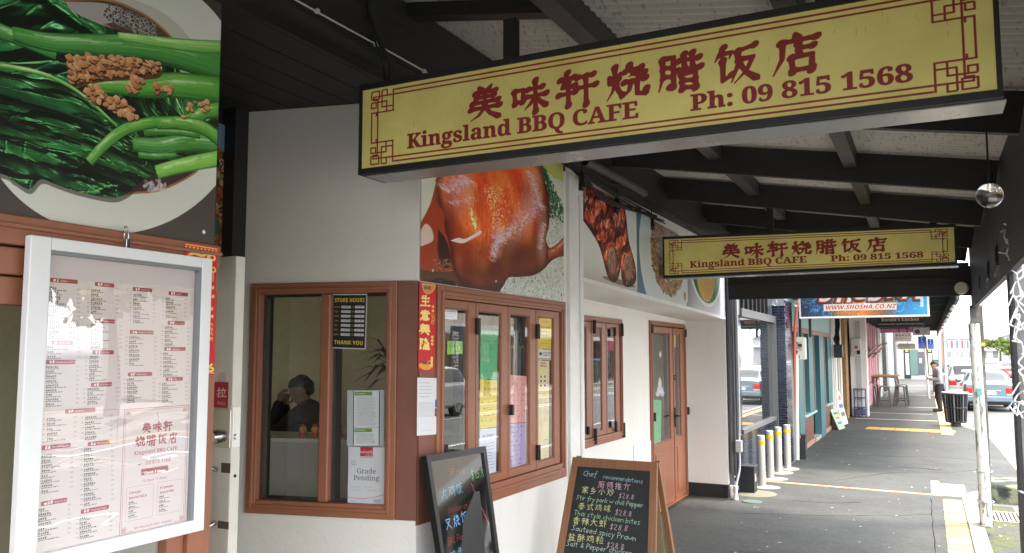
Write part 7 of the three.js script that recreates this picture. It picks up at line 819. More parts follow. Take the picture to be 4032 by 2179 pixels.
{ const Z = -36, p = (x, y) => V(xAt(x, Z), yAt(x, y, Z), Z), t = thing('arrow_sign', 'pale arrow shaped hanging sign pointing left towards the bar', 'sign', [xAt(3575, Z), yAt(3575, 1374, Z), Z]), s = new THREE.Shape(); [[3536, 1364], [3546, 1353], [3612, 1353], [3612, 1374], [3546, 1374]].forEach(([a, b], i) => { const q = p(a, b); i ? s.lineTo(q.x, q.y) : s.moveTo(q.x, q.y); }); put('panel', new THREE.ExtrudeGeometry(s, { depth: 0.05, bevelEnabled: false }).translate(0, 0, Z - 0.05), plain(0.45, 0.44, 0.38, 0.6), t); const a = p(3548, 1373), b = p(3610, 1354); put('lettering', quad(V(a.x, a.y, Z + 0.004), V(b.x, a.y, Z + 0.004), V(b.x, b.y, Z + 0.004), V(a.x, b.y, Z + 0.004)), print(canvasTex(256, 90, (x, W, H) => { x.fillStyle = '#a9a796'; x.fillRect(0, 0, W, H); x.fillStyle = '#5a5448'; x.textAlign = 'center'; x.font = '34px serif'; x.fillText('GARDEN', W / 2, 36); x.fillText('BAR', W / 2, 76); })), t); put('hanger', rod(V(xAt(3580, Z), yAt(3580, 1353, Z), Z - 0.02), V(xAt(3580, Z), 3.26, Z - 0.02), 0.012), M.blackMetal, t); }
{ const Z = -39.8, X = -0.03, t = thing('parking_sign_post', 'leaning white street pole carrying a clearway sign and a blue parking sign', 'sign post', [X, 0, Z]); put('pole', rod(V(0.02, 0, Z), onZ(3634, 1290, Z), 0.045, 0.045, 12), plain(0.75, 0.75, 0.72, 0.5), t);
  const pl = (n, a, b, y0, y1, dz, draw, w, h, z = Z) => { const A = V(xAt(a, z), yAt(a, y1, z), z + dz), B = V(xAt(b, z), yAt(a, y0, z), z + dz); put(n, merge(quad(V(A.x, A.y, A.z), V(B.x, A.y, A.z), V(B.x, B.y, A.z), V(A.x, B.y, A.z))), print(canvasTex(w, h, draw), 0.5, { side: THREE.DoubleSide }), t); };
  pl('clearway_plate', 3603, 3672, 1284, 1321, 0.07, (x, W, H) => { x.fillStyle = '#cfccc8'; x.fillRect(0, 0, W, H); x.strokeStyle = '#9a5a5a'; x.lineWidth = 6; x.strokeRect(4, 4, W - 8, H - 8); x.fillStyle = '#5a5458'; x.font = 'bold 30px sans-serif'; x.fillText('CLEARWAY', 24, 36); x.font = '26px sans-serif'; x.fillText('7-9am', 120, 82); x.fillText('Mon-Fri', 112, 120); x.fillStyle = '#4a4aa6'; x.beginPath(); x.arc(60, 88, 32, 0, 7); x.fill(); x.strokeStyle = '#b0343c'; x.lineWidth = 7; x.stroke(); x.beginPath(); x.moveTo(38, 66); x.lineTo(82, 110); x.moveTo(82, 66); x.lineTo(38, 110); x.stroke(); }, 220, 140);
  const blue = (x, W, H) => { x.fillStyle = '#1f55b4'; x.fillRect(0, 0, W, H); x.fillStyle = '#dde4f2'; x.textAlign = 'center'; x.font = 'bold 52px sans-serif'; x.fillText('P', W / 2, 48); x.font = 'bold 40px sans-serif'; x.fillText('5', W / 2, 92); for (let i = 0; i < 5; i++) fakeLine(x, 10, 110 + i * 16, 86, 8, '#a9bce2'); };
  pl('parking_plate', 3623, 3653, 1325, 1373, 0.072, blue, 106, 190); const u = thing('parking_sign', 'second blue parking sign on a brown post just behind the white pole', 'sign post', [0.3, 0, -44]), q = V(xAt(3656, -44), 0, -44); put('post', rod(V(xAt(3654, -44), 0, -44), V(xAt(3654, -44), 2.8, -44), 0.035), plain(0.25, 0.15, 0.1, 0.7), u); const A = onZ(3654, 1374, -43.9), B = onZ(3677, 1335, -43.9); put('plate', quad(V(A.x, A.y, -43.94), V(B.x, A.y, -43.94), V(B.x, B.y, -43.94), V(A.x, B.y, -43.94)), print(canvasTex(106, 190, blue), 0.5, { side: THREE.DoubleSide }), u);
  const k = thing('grey_cabinet', 'tall grey street cabinet behind the person with the phone', 'cabinet', [0.25, 0, -47]); put('cabinet', rbox(xAt(3673, -47), xAt(3700, -47), 0, yAt(3680, 1415, -47), -47.6, -47, 0.02), plain(0.16, 0.17, 0.18, 0.5, { map: grain }), k); put('door_seam', box(xAt(3686, -47), xAt(3687, -47), 0.1, yAt(3680, 1425, -47), -47, -46.995), M.rubber, k); }
// ---- slatted litter bin and a yellow marker post
{ const t = thing('litter_bin', 'black slatted tapering litter bin with a pale rim at the kerb', 'bin', [0.64, 0, -25.1]), h = 0.92, m = plain(0.02, 0.022, 0.024, 0.4), rim = plain(0.4, 0.4, 0.42, 0.5), n = 22; const R = (y) => 0.22 + 0.075 * Math.pow(y / h, 0.8);
  for (let i = 0; i < n; i++) { const a = i / n * 6.2832, b = [0.12, 0.4, 0.7, 0.86].map((y) => V(0.64 + R(y) * Math.cos(a), y, -25.1 + R(y) * Math.sin(a))); const g = tube(b, 0.021, 10, 4); put('slat', g, i % 3 ? m : plain(0.2, 0.21, 0.22, 0.35, { metalness: 0.4 }), t); }
  for (const y of [0.12, 0.5, 0.86]) put('hoop', new THREE.TorusGeometry(R(y), 0.022, 8, 30).rotateX(Math.PI / 2).translate(0.64, y, -25.1), m, t); put('rim', new THREE.TorusGeometry(R(h) + 0.012, 0.035, 10, 32).rotateX(Math.PI / 2).scale(1, 0.7, 1).translate(0.64, 0.9, -25.1), rim, t); put('liner', lathe([[0, 0.1], [R(0.1) - 0.04, 0.1], [R(h) - 0.045, 0.84], [R(h) - 0.1, 0.84]], 24).translate(0.64, 0, -25.1), plain(0.012, 0.012, 0.013, 0.7), t); put('pedestal', rod(V(0.64, 0, -25.1), V(0.64, 0.13, -25.1), 0.13, 0.11, 18), plain(0.08, 0.07, 0.06, 0.7), t);
  const p = onY(3869, 1690), y = thing('marker_post', 'slim yellow marker post behind the white downpipe', 'post', [p.x, 0, p.z]); put('post', rod(V(p.x, 0, p.z), V(p.x, 1.05, p.z), 0.045, 0.04, 12), plain(0.75, 0.62, 0.03, 0.5), y); put('cap', new THREE.SphereGeometry(0.042, 12, 8).translate(p.x, 1.05, p.z), plain(0.75, 0.62, 0.03, 0.5), y); }
// ================================================================ people
function bodyGeo(bones, res = 72, k = 0.03, pad = 0.03) { // bones: [ax, ay, az, ra, bx, by, bz, rb]; one smooth surface
  const lo = V(9, 9, 9), hi = V(-9, -9, -9); for (const b of bones) for (const [i, r] of [[0, b[3]], [4, b[7]]]) { lo.min(V(b[i] - r, b[i + 1] - r, b[i + 2] - r)); hi.max(V(b[i] + r, b[i + 1] + r, b[i + 2] + r)); }
  lo.subScalar(pad); hi.addScalar(pad); const c = lo.clone().add(hi).multiplyScalar(0.5), h = hi.clone().sub(lo).multiplyScalar(0.5);
  const mc = new MarchingCubes(res, M.paper, false, false, 90000), n = mc.size, half = n / 2; mc.isolation = 0;
  for (let z = 0; z < n; z++) for (let y = 0; y < n; y++) for (let x = 0; x < n; x++) {
    const px = c.x + (x - half) / half * h.x, py = c.y + (y - half) / half * h.y, pz = c.z + (z - half) / half * h.z; let d = 9;
    for (const b of bones) { const ex = b[4] - b[0], ey = b[5] - b[1], ez = b[6] - b[2], l2 = ex * ex + ey * ey + ez * ez; let t = l2 ? ((px - b[0]) * ex + (py - b[1]) * ey + (pz - b[2]) * ez) / l2 : 0; t = t < 0 ? 0 : t > 1 ? 1 : t; const q = Math.hypot(px - b[0] - ex * t, py - b[1] - ey * t, pz - b[2] - ez * t) - (b[3] + (b[7] - b[3]) * t), m = Math.max(k - Math.abs(d - q), 0) / k; d = Math.min(d, q) - m * m * k * 0.25; }
    mc.field[x + y * n + z * n * n] = -d;
  }
  mc.update(); const g = new THREE.BufferGeometry(), P = new Float32Array(mc.count * 3), N = new Float32Array(mc.count * 3);
  for (let i = 0; i < mc.count; i++) { P[3 * i] = c.x + mc.positionArray[3 * i] * h.x; P[3 * i + 1] = c.y + mc.positionArray[3 * i + 1] * h.y; P[3 * i + 2] = c.z + mc.positionArray[3 * i + 2] * h.z; }
  g.setAttribute('position', new THREE.BufferAttribute(P, 3)); const w = mergeVertices(g, 1e-4); w.computeVertexNormals(); const o = w.toNonIndexed(); o.setAttribute('uv', new THREE.BufferAttribute(new Float32Array(o.attributes.position.count * 2), 2)); return o;
}
const B = (a, ra, b, rb) => [...a, ra, ...b, rb], grow = (bs, e) => bs.map((b) => { const c = [...b]; c[3] += e; c[7] += e; return c; });
function handBones(w, dir, curl, side, s = 1) { // palm and five fingers from the wrist
  const d = V(...dir).normalize(), up = V(0, 1, 0), lat = d.clone().cross(up).normalize().multiplyScalar(side), dn = lat.clone().cross(d).normalize().multiplyScalar(-side), W = V(...w), o = [], at = (f, l, n) => W.clone().addScaledVector(d, f * s).addScaledVector(lat, l * s).addScaledVector(dn, n * s).toArray();
  o.push(B(at(0, 0, 0), 0.026 * s, at(0.07, 0.012, 0), 0.026 * s), B(at(0.01, -0.01, 0), 0.024 * s, at(0.075, -0.02, 0), 0.022 * s));
  [0.032, 0.011, -0.011, -0.03].forEach((l, i) => { const L = [0.062, 0.072, 0.066, 0.05][i]; o.push(B(at(0.08, l, 0), 0.0095 * s, at(0.08 + L * 0.5, l, curl * 0.02), 0.009 * s), B(at(0.08 + L * 0.5, l, curl * 0.02), 0.009 * s, at(0.08 + L * (1 - curl * 0.4), l, curl * 0.055), 0.0075 * s)); });
  o.push(B(at(0.025, 0.03, 0), 0.013 * s, at(0.055, 0.06, curl * 0.015), 0.0105 * s), B(at(0.055, 0.06, curl * 0.015), 0.0105 * s, at(0.088, 0.062, curl * 0.03), 0.0085 * s)); return o;
}
function headBones(c, tilt) { const r = (y, z) => { const s = Math.sin(tilt), q = Math.cos(tilt); return [c[0], c[1] + y * q - z * s, c[2] + y * s + z * q]; }, x = (p, dx) => [p[0] + dx, p[1], p[2]];
  return { skin: [B(r(0.02, -0.02), 0.088, r(0.025, 0.02), 0.082), B(r(-0.06, 0.04), 0.052, r(-0.02, 0.03), 0.066), B(r(-0.085, 0.06), 0.03, r(-0.06, 0.045), 0.042), B(r(0.012, 0.098), 0.009, r(-0.02, 0.112), 0.014), B(x(r(0, 0), 0.082), 0.012, x(r(-0.03, 0.0), 0.08), 0.009), B(x(r(0, 0), -0.082), 0.012, x(r(-0.03, 0), -0.08), 0.009), B(x(r(-0.055, 0.092), -0.016), 0.008, x(r(-0.055, 0.092), 0.016), 0.008)],
    hair: [B(r(0.05, -0.032), 0.09, r(0.062, 0.012), 0.078), B(r(0.0, -0.07), 0.07, r(-0.035, -0.07), 0.05), B(r(0.1, 0.03), 0.03, r(0.075, 0.068), 0.018)], eyes: [x(r(0.012, 0.095), 0.03), x(r(0.012, 0.095), -0.03)] }; }
function person(name, label, at, turn, J, col, scale = 1) {
  const t = thing(name, label, 'person', at); t.rotation.y = turn; t.scale.setScalar(scale); const sk = plain(...(col.skin ?? [0.42, 0.25, 0.17]), 0.5), H = headBones(J.head, J.tilt), arms = [], legs = [], hands = [];
  for (const s of [0, 1]) { const a = J.arms[s]; arms.push(B(a[0], 0.06, a[1], 0.047), B(a[1], 0.045, a[2], 0.032)); hands.push(...handBones(a[2], a[3], a[4], s ? 1 : -1)); const l = J.legs[s]; legs.push(B(l[0], 0.095, l[1], 0.064), B(l[1], 0.062, l[2], 0.043)); }
  const T = J.torso, torso = [B(T[0], 0.135, T[1], 0.125), B([T[0][0] - 0.06, T[0][1], T[0][2]], 0.115, [T[1][0] - 0.05, T[1][1], T[1][2]], 0.11), B([T[0][0] + 0.06, T[0][1], T[0][2]], 0.115, [T[1][0] + 0.05, T[1][1], T[1][2]], 0.11), B(T[1], 0.12, T[2], 0.11), B([T[2][0] - 0.14, T[2][1], T[2][2]], 0.068, [T[2][0] + 0.14, T[2][1], T[2][2]], 0.068)], neck = [B(T[2], 0.06, [J.head[0], J.head[1] - 0.06, J.head[2] - 0.03], 0.052)];
  add('body', merge(bodyGeo([...torso, ...neck, ...arms, ...legs], 64), bodyGeo([...H.skin, ...neck], 60, 0.02), bodyGeo(hands.slice(0, hands.length / 2), 56, 0.008, 0.012), bodyGeo(hands.slice(hands.length / 2), 56, 0.008, 0.012)), sk, t);
  add('hair', bodyGeo(H.hair, 40, 0.02), plain(0.012, 0.01, 0.009, 0.6), t); for (const e of H.eyes) add('eye', new THREE.SphereGeometry(0.011, 8, 6).translate(...e), plain(0.02, 0.015, 0.012, 0.3), t);
  add('top', bodyGeo(grow([...torso, ...arms.map((b, i) => (i % 2 ? [...b.slice(0, 4), ...b.slice(0, 3).map((v, q) => v + (b[4 + q] - v) * 0.94), b[7]] : b))], 0.018), 72), plain(...col.top, 0.8, { bumpMap: fineBump, bumpScale: 0.004 }), t);
  add('trousers', bodyGeo(grow([B([T[0][0] - 0.05, T[0][1] - 0.03, T[0][2]], 0.11, [T[0][0] + 0.05, T[0][1] - 0.03, T[0][2]], 0.11), ...legs], 0.02), 64), plain(...col.legs, 0.8), t);
  J.legs.forEach((l) => add('shoe', bodyGeo([B([l[2][0], l[2][1] - 0.035, l[2][2] - 0.035], 0.047, l[3], 0.042), B([l[2][0], l[2][1], l[2][2]], 0.05, [l[2][0], l[2][1] - 0.03, l[2][2]], 0.05)], 36, 0.03), plain(...col.shoes, 0.6), t));
  return t;
}
{ const J = { head: [0, 1.56, 0.13], tilt: 0.5, torso: [[0, 0.95, 0], [0, 1.18, -0.02], [0, 1.39, 0.03]], arms: [[[-0.2, 1.36, 0.03], [-0.235, 1.1, 0.03], [-0.1, 1.09, 0.24], [0.3, 0.25, 0.9], 0.7], [[0.2, 1.36, 0.03], [0.235, 1.1, 0.04], [0.1, 1.1, 0.25], [-0.3, 0.2, 0.9], 0.8]], legs: [[[-0.09, 0.9, 0], [-0.1, 0.49, 0.03], [-0.11, 0.1, -0.04], [-0.13, 0.042, 0.15]], [[0.09, 0.9, 0], [0.11, 0.49, 0.04], [0.12, 0.1, 0.02], [0.13, 0.042, 0.21]]] };
  const p = onY(3703, 1622), q = person('person', 'person in a grey sweatshirt and dark trousers looking down at a phone near the kerb', [p.x, 0.004, p.z], -Math.PI / 2 + 0.25, J, { top: [0.33, 0.335, 0.345], legs: [0.025, 0.027, 0.032], shoes: [0.012, 0.012, 0.014] });
  const ph = V(0.0, 1.16, 0.36).applyAxisAngle(V(0, 1, 0), -Math.PI / 2 + 0.25).add(V(p.x, 0, p.z)); const f = thing('phone', 'dark phone held by the person near the kerb', 'phone', [ph.x, ph.y, ph.z]); add('case', rbox(-0.037, 0.037, -0.006, 0.004, -0.075, 0.075, 0.004).rotateX(-0.5), plain(0.02, 0.02, 0.025, 0.3), f); add('screen', rbox(-0.033, 0.033, 0.004, 0.006, -0.07, 0.07, 0.001).rotateX(-0.5), plain(0.05, 0.06, 0.08, 0.1), f); f.rotation.y = -Math.PI / 2 + 0.25;
  // figure across the road, seen mirrored in the folding window
  const J2 = { head: [0, 1.62, 0.04], tilt: 0.1, torso: [[0, 0.95, 0], [0, 1.18, 0], [0, 1.42, 0]], arms: [[[-0.2, 1.4, 0], [-0.26, 1.12, -0.02], [-0.2, 0.92, 0.1], [0.1, -0.8, 0.4], 0.4], [[0.2, 1.4, 0], [0.26, 1.12, -0.02], [0.22, 0.9, 0.08], [-0.1, -0.8, 0.4], 0.4]], legs: [[[-0.09, 0.9, 0], [-0.1, 0.49, 0.01], [-0.1, 0.1, -0.02], [-0.12, 0.042, 0.15]], [[0.09, 0.9, 0], [0.1, 0.49, 0.01], [0.11, 0.1, -0.02], [0.13, 0.042, 0.15]]] };
  person('person', 'person in dark clothes across the road, mirrored in the folding window', [13.4, 0.03, -33], -1.2, J2, { top: [0.02, 0.02, 0.025], legs: [0.015, 0.015, 0.02], shoes: [0.4, 0.4, 0.4] });
  // customer inside, hands raised to the face
  const n = -2.6, [hu, hv] = FH.at(1205, 1540, n), J3 = { head: [0, 1.17, 0.1], tilt: 0.55, torso: [[0, 0.55, -0.05], [0, 0.76, -0.03], [0, 0.97, 0.02]], arms: [[[-0.19, 0.95, 0.04], [-0.17, 0.76, 0.32], [-0.07, 1.02, 0.3], [0.1, 0.8, -0.1], 0.9], [[0.19, 0.95, 0.04], [0.19, 0.74, 0.3], [0.07, 1.06, 0.28], [-0.1, 0.8, -0.1], 0.8]], legs: [[[-0.09, 0.5, 0], [-0.11, 0.49, 0.4], [-0.11, 0.1, 0.42], [-0.11, 0.042, 0.56]], [[0.09, 0.5, 0], [0.11, 0.49, 0.4], [0.11, 0.1, 0.42], [0.11, 0.042, 0.56]]] };
  const pos = FH.p(hu + 0.05, hv - 1.17, n); person('person', 'dark haired person in dark clothes with hands raised to the face, inside behind the counter', [pos.x, pos.y, pos.z], Math.atan2(-0.97, 0.245), J3, { top: [0.015, 0.015, 0.018], legs: [0.02, 0.02, 0.025], shoes: [0.02, 0.02, 0.02], skin: [0.34, 0.2, 0.14] });
  const s = thing('stool', 'plain dark stool under the seated person inside the cafe', 'stool', [pos.x, 0.015, pos.z]), sy = pos.y + 0.4; add('seat', rod(V(0, sy - 0.05, 0), V(0, sy, 0), 0.18, 0.18, 20), M.blackMetal, s); for (let i = 0; i < 4; i++) { const a = i * 1.571 + 0.6; add('leg', rod(V(0.17 * Math.cos(a), 0, 0.17 * Math.sin(a)), V(0.12 * Math.cos(a), sy - 0.05, 0.12 * Math.sin(a)), 0.014), M.blackMetal, s); }
  const cn = -0.95, cv = FH.at(1250, 1728, cn)[1], ct = thing('counter', 'pale serving counter inside behind the splayed window', 'counter', FH.p(-0.8, 0, cn - 0.2).toArray()); put('counter_front', FH.box(-2.6, 0.02, 0.015, cv - 0.03, cn - 0.4, cn - 0.01), plain(0.46, 0.46, 0.44, 0.5, { map: grain }), ct); put('counter_top', FH.rbox(-2.6, 0.03, cv - 0.03, cv, cn - 0.42, cn + 0.02, 0.006), plain(0.55, 0.55, 0.52, 0.3), ct);
  put('monitor_back', FH.rbox(-0.62, -0.12, cv, cv + 0.22, cn - 0.34, cn - 0.28, 0.01), M.blackMetal, ct);
  reseed(3); const toy = thing('lucky_figure', 'leftmost of four small red and gold lucky figures on the counter', 'figurine', FH.p(FH.at(1192, 1722, cn - 0.08)[0], cv, cn - 0.08).toArray(), 'lucky figures on the counter'); add('figure', merge(lathe([[0, 0.002], [0.024, 0], [0.026, 0.02], [0.018, 0.034], [0.012, 0.04], [0.022, 0.05], [0.023, 0.064], [0.014, 0.078], [0, 0.08]], 16), new THREE.SphereGeometry(0.009, 8, 6).translate(-0.026, 0.05, 0), new THREE.SphereGeometry(0.009, 8, 6).translate(0.026, 0.046, 0)), plain(0.55, 0.33, 0.08, 0.35), toy); add('red_hat', lathe([[0.018, 0.072], [0.012, 0.088], [0, 0.092]], 14), plain(0.4, 0.03, 0.03, 0.4), toy); add('red_robe', lathe([[0.0275, 0.003], [0.0275, 0.02], [0.02, 0.033]], 14), plain(0.4, 0.04, 0.03, 0.4), toy);
  [[1239, 'second lucky figure from the left on the counter'], [1279, 'third lucky figure from the left on the counter'], [1336, 'rightmost lucky figure on the counter, left of the licence sheets']].forEach(([px, l]) => copyOf(toy, FH.p(FH.at(px, 1722, cn - 0.08)[0], cv, cn - 0.08).toArray(), 0, l));
  const pn = -0.75, [pu, pv] = FH.at(1540, 1440, pn), pl = thing('potted_plant', 'dark spiky leaved plant just inside the right edge of the splayed window', 'plant', FH.p(pu, 0.015, pn).toArray()); reseed(14); const lf = []; for (let i = 0; i < 46; i++) { const a = rr(0, 6.28), e = rr(-0.5, 1.2), L = rr(0.2, 0.34), d = V(Math.cos(a) * Math.cos(e), Math.sin(e), Math.sin(a) * Math.cos(e)), r = V(-Math.sin(a), 0, Math.cos(a)).multiplyScalar(0.014), o = FH.p(pu, pv + rr(-0.08, 0.06), pn), m = o.clone().addScaledVector(d, L * 0.5), e2 = o.clone().addScaledVector(d, L).add(V(0, -L * 0.3, 0)); const g = new THREE.BufferGeometry().setFromPoints([o, m.clone().add(r), m.clone().sub(r), m.clone().add(r), e2, m.clone().sub(r)]); g.computeVertexNormals(); lf.push(g); } const lv = put('leaves', merge(lf), plain(0.02, 0.045, 0.018, 0.5, { side: THREE.DoubleSide }), pl); lv.userData.kind = 'stuff'; put('stem', rod(FH.p(pu, 0.3, pn), FH.p(pu, pv, pn), 0.02, 0.014), plain(0.12, 0.08, 0.05, 0.8), pl); put('pot', lathe([[0, 0], [0.1, 0], [0.14, 0.3], [0.12, 0.3], [0.1, 0.27], [0, 0.27]], 20).translate(...FH.p(pu, 0.015, pn).toArray()), plain(0.2, 0.1, 0.07, 0.6), pl); }
// ================================================================ parked cars (rear at z = 0 facing +z)
function car(name, label, at, turn, S, colour, { plateX = 0, lamp = [0.5, 0.02, 0.02], group = 'cars parked in the street' } = {}) {
  const t = thing(name, label, 'car', at, group); t.rotation.y = turn; const paint = new THREE.MeshPhysicalMaterial({ color: lin(...colour), roughness: 0.35, metalness: 0.25, clearcoat: 1, clearcoatRoughness: 0.06 });
  const ring = ([z, wl, wb, wr, yb, ybelt, yr]) => [[0, yb], [wl * 0.85, yb], [wl * 0.97, yb + 0.08], [wl, yb + 0.2], [wl * 1.0, (yb + ybelt) * 0.56], [wb, ybelt - 0.05], [wb * 0.975, ybelt], [wr + (wb - wr) * 0.5, ybelt + (yr - ybelt) * 0.5], [wr * 1.02, yr - (yr - ybelt) * 0.14], [wr * 0.85, yr - (yr - ybelt) * 0.02], [wr * 0.45, yr + 0.012], [0, yr + 0.018]].map(([x, y]) => [x, y, z]);
  const R = S.map(ring), nJ = R[0].length, at2 = (s, j) => { const i = Math.min(S.length - 2, Math.floor(s)), f = s - i, k = Math.min(nJ - 2, Math.floor(j)), g = j - k, q = (a, b, c2, d, w) => { const w2 = w * w, w3 = w2 * w; return 0.5 * (2 * b + (c2 - a) * w + (2 * a - 5 * b + 4 * c2 - d) * w2 + (3 * b - a - 3 * c2 + d) * w3); }; const row = (jj) => [0, 1, 2].map((c) => { const z = (n) => R[Math.max(0, Math.min(S.length - 1, n))][jj][c]; return c === 2 ? z(i) + (z(i + 1) - z(i)) * f : q(z(i - 1), z(i), z(i + 1), z(i + 2), f); }); const A = row(k), Bq = row(k + 1); return V(A[0] + (Bq[0] - A[0]) * g, A[1] + (Bq[1] - A[1]) * g, A[2] + (Bq[2] - A[2]) * g); };
  const patch = (s0, s1, j0, j1, off, nS, nJ2, sides = [1, -1]) => merge(sides.map((sd) => { const P = [], I = []; for (let a = 0; a <= nS; a++) for (let b = 0; b <= nJ2; b++) { const s = s0 + (s1 - s0) * a / nS, j = j0 + (j1 - j0) * b / nJ2, p = at2(s, j), e = 0.02, du = at2(Math.min(S.length - 1, s + e), j).sub(at2(Math.max(0, s - e), j)), dv = at2(s, Math.min(nJ - 1, j + e)).sub(at2(s, Math.max(0, j - e))), n = dv.cross(du).normalize(); if (n.y < -0.5 && j > 6) n.negate(); p.addScaledVector(n, off * (n.x < 0 && j < 10 ? -1 : 1)); P.push(sd * p.x, p.y, p.z); } for (let a = 0; a < nS; a++) for (let b = 0; b < nJ2; b++) { const k = a * (nJ2 + 1) + b, w = nJ2 + 1; sd > 0 ? I.push(k, k + 1, k + w + 1, k, k + w + 1, k + w) : I.push(k, k + w + 1, k + 1, k, k + w, k + w + 1); } const g = new THREE.BufferGeometry(); g.setAttribute('position', new THREE.Float32BufferAttribute(P, 3)); g.setIndex(I); g.computeVertexNormals(); return g; }));
  const cap = (i) => { const r = R[i], P = []; for (let k = 0; k < nJ - 1; k++) for (const sd of [1, -1]) { const c = [0, (r[0][1] + r[nJ - 1][1]) / 2, r[0][2]]; const a = [sd * r[k][0], r[k][1], r[k][2]], b = [sd * r[k + 1][0], r[k + 1][1], r[k + 1][2]]; (sd > 0) === (i === 0) ? P.push(...c, ...a, ...b) : P.push(...c, ...b, ...a); } const g = new THREE.BufferGeometry(); g.setAttribute('position', new THREE.Float32BufferAttribute(P, 3)); g.computeVertexNormals(); return g; };
  const N = S.length - 1; add('body', merge(patch(0, N, 0, nJ - 1, 0, N * 6, 30), cap(0), cap(N)), paint, t);
  const gl = plain(0.012, 0.015, 0.017, 0.05), [w0, w1] = S.rear; add('rear_window', patch(w0 + 0.12, w1 - 0.06, 8.6, 11, 0.012, 8, 8), gl, t); add('windscreen', patch(S.front[0] + 0.1, S.front[1] - 0.1, 8.6, 11, 0.012, 8, 8), gl, t); for (const sd of [1, -1]) add('side_window', patch(w1 - 0.15, S.front[0] + 0.3, 6.25, 8.0, 0.012, 12, 4, [sd]), gl, t);
  const zr = S[0][0], W = S[1][1], yb = S[0][5]; for (const sd of [1, -1]) { const x0 = sd * (W - 0.36), x1 = sd * (W - 0.055); add('tail_lamp', rbox(Math.min(x0, x1), Math.max(x0, x1), yb - 0.28, yb - 0.04, zr - 0.3, zr + 0.022, 0.05), plain(...lamp, 0.15), t); add('reverse_lamp', rbox(Math.min(x0, x1) + 0.03, Math.max(x0, x1) - 0.03, yb - 0.34, yb - 0.27, zr - 0.2, zr + 0.026, 0.02), plain(0.55, 0.5, 0.5, 0.15), t); add('reflector', rbox(sd * (W - 0.28) - 0.09, sd * (W - 0.28) + 0.09, 0.4, 0.44, zr - 0.02, zr + 0.045, 0.01), plain(0.4, 0.02, 0.02, 0.2), t); const mr = at2(S.front[0] - 0.1, 6); add('door_mirror', new THREE.SphereGeometry(0.1, 12, 8).scale(1, 0.7, 0.6).translate(sd * (mr.x + 0.1), mr.y + 0.06, mr.z), paint, t); }
  add('bumper', rbox(-W + 0.02, W - 0.02, 0.34, 0.56, zr - 0.1, zr + 0.05, 0.05), paint, t); add('lower_valance', rbox(-W + 0.12, W - 0.12, 0.24, 0.35, zr - 0.1, zr + 0.02, 0.03), M.rubber, t); add('number_plate', rbox(plateX - 0.19, plateX + 0.19, 0.6, 0.72, zr + 0.003, zr + 0.014, 0.004), plain(0.7, 0.7, 0.68, 0.4), t); add('boot_trim', rbox(-0.34, 0.34, 0.74, 0.765, zr - 0.02, zr + 0.02, 0.008), M.steel, t);
  for (const z of S.axles) for (const sd of [1, -1]) { const wh = add('wheel', rod(V(sd * (W - 0.2), 0.31, z), V(sd * (W - 0.01), 0.31, z), 0.31, 0.31, 24), M.rubber, t); const rim = new THREE.Mesh(rod(V(sd * (W - 0.03), 0.31, z), V(sd * (W + 0.002), 0.31, z), 0.2, 0.18, 18), M.steel); rim.name = 'rim'; wh.add(rim); }
  return t;
}
const sedan = Object.assign([[0, 0.76, 0.74, 0.55, 0.3, 0.92, 0.97], [-0.12, 0.84, 0.82, 0.6, 0.27, 0.98, 1.03], [-0.6, 0.85, 0.84, 0.62, 0.26, 1.0, 1.06], [-1.2, 0.85, 0.84, 0.58, 0.25, 1.0, 1.4], [-2.0, 0.85, 0.84, 0.6, 0.25, 0.98, 1.46], [-2.7, 0.85, 0.84, 0.58, 0.25, 0.97, 1.4], [-3.35, 0.85, 0.83, 0.62, 0.25, 0.95, 1.0], [-4.0, 0.83, 0.8, 0.6, 0.26, 0.82, 0.86], [-4.35, 0.74, 0.68, 0.5, 0.3, 0.66, 0.7]], { rear: [2, 3], front: [5, 6], axles: [-0.85, -3.45] });
const wagon = Object.assign([[0, 0.8, 0.78, 0.58, 0.34, 1.0, 1.08], [-0.12, 0.87, 0.86, 0.64, 0.3, 1.04, 1.14], [-0.42, 0.88, 0.87, 0.66, 0.28, 1.06, 1.58], [-1.4, 0.88, 0.87, 0.67, 0.28, 1.06, 1.66], [-2.4, 0.88, 0.87, 0.66, 0.28, 1.05, 1.62], [-3.2, 0.88, 0.86, 0.66, 0.28, 1.02, 1.08], [-4.0, 0.86, 0.82, 0.62, 0.3, 0.92, 0.96], [-4.35, 0.76, 0.7, 0.5, 0.34, 0.76, 0.8]], { rear: [1, 2], front: [4, 5], axles: [-0.85, -3.5] });
car('parked_car', 'pale blue grey sedan parked at the kerb beyond the far post, rear towards the viewer', [1.98, KY, -33.8], 0.0, sedan, [0.13, 0.19, 0.235]);
car('parked_car', 'white wagon parked just ahead of the blue grey sedan', [1.62, KY, -39.4], 0.02, wagon, [0.5, 0.49, 0.46]);
car('parked_car', 'dark wagon parked further ahead of the white wagon', [1.5, KY, -45.2], 0.02, wagon, [0.1, 0.1, 0.11]);
car('parked_car', 'red car across the road in the far distance at right', [5.7, KY, -72], 0.03, sedan, [0.5, 0.05, 0.06]);
car('parked_car', 'silver car on the far side of the road, mirrored in the tiled shop window', [9.9, KY, -24], Math.PI, wagon, [0.5, 0.5, 0.5]);
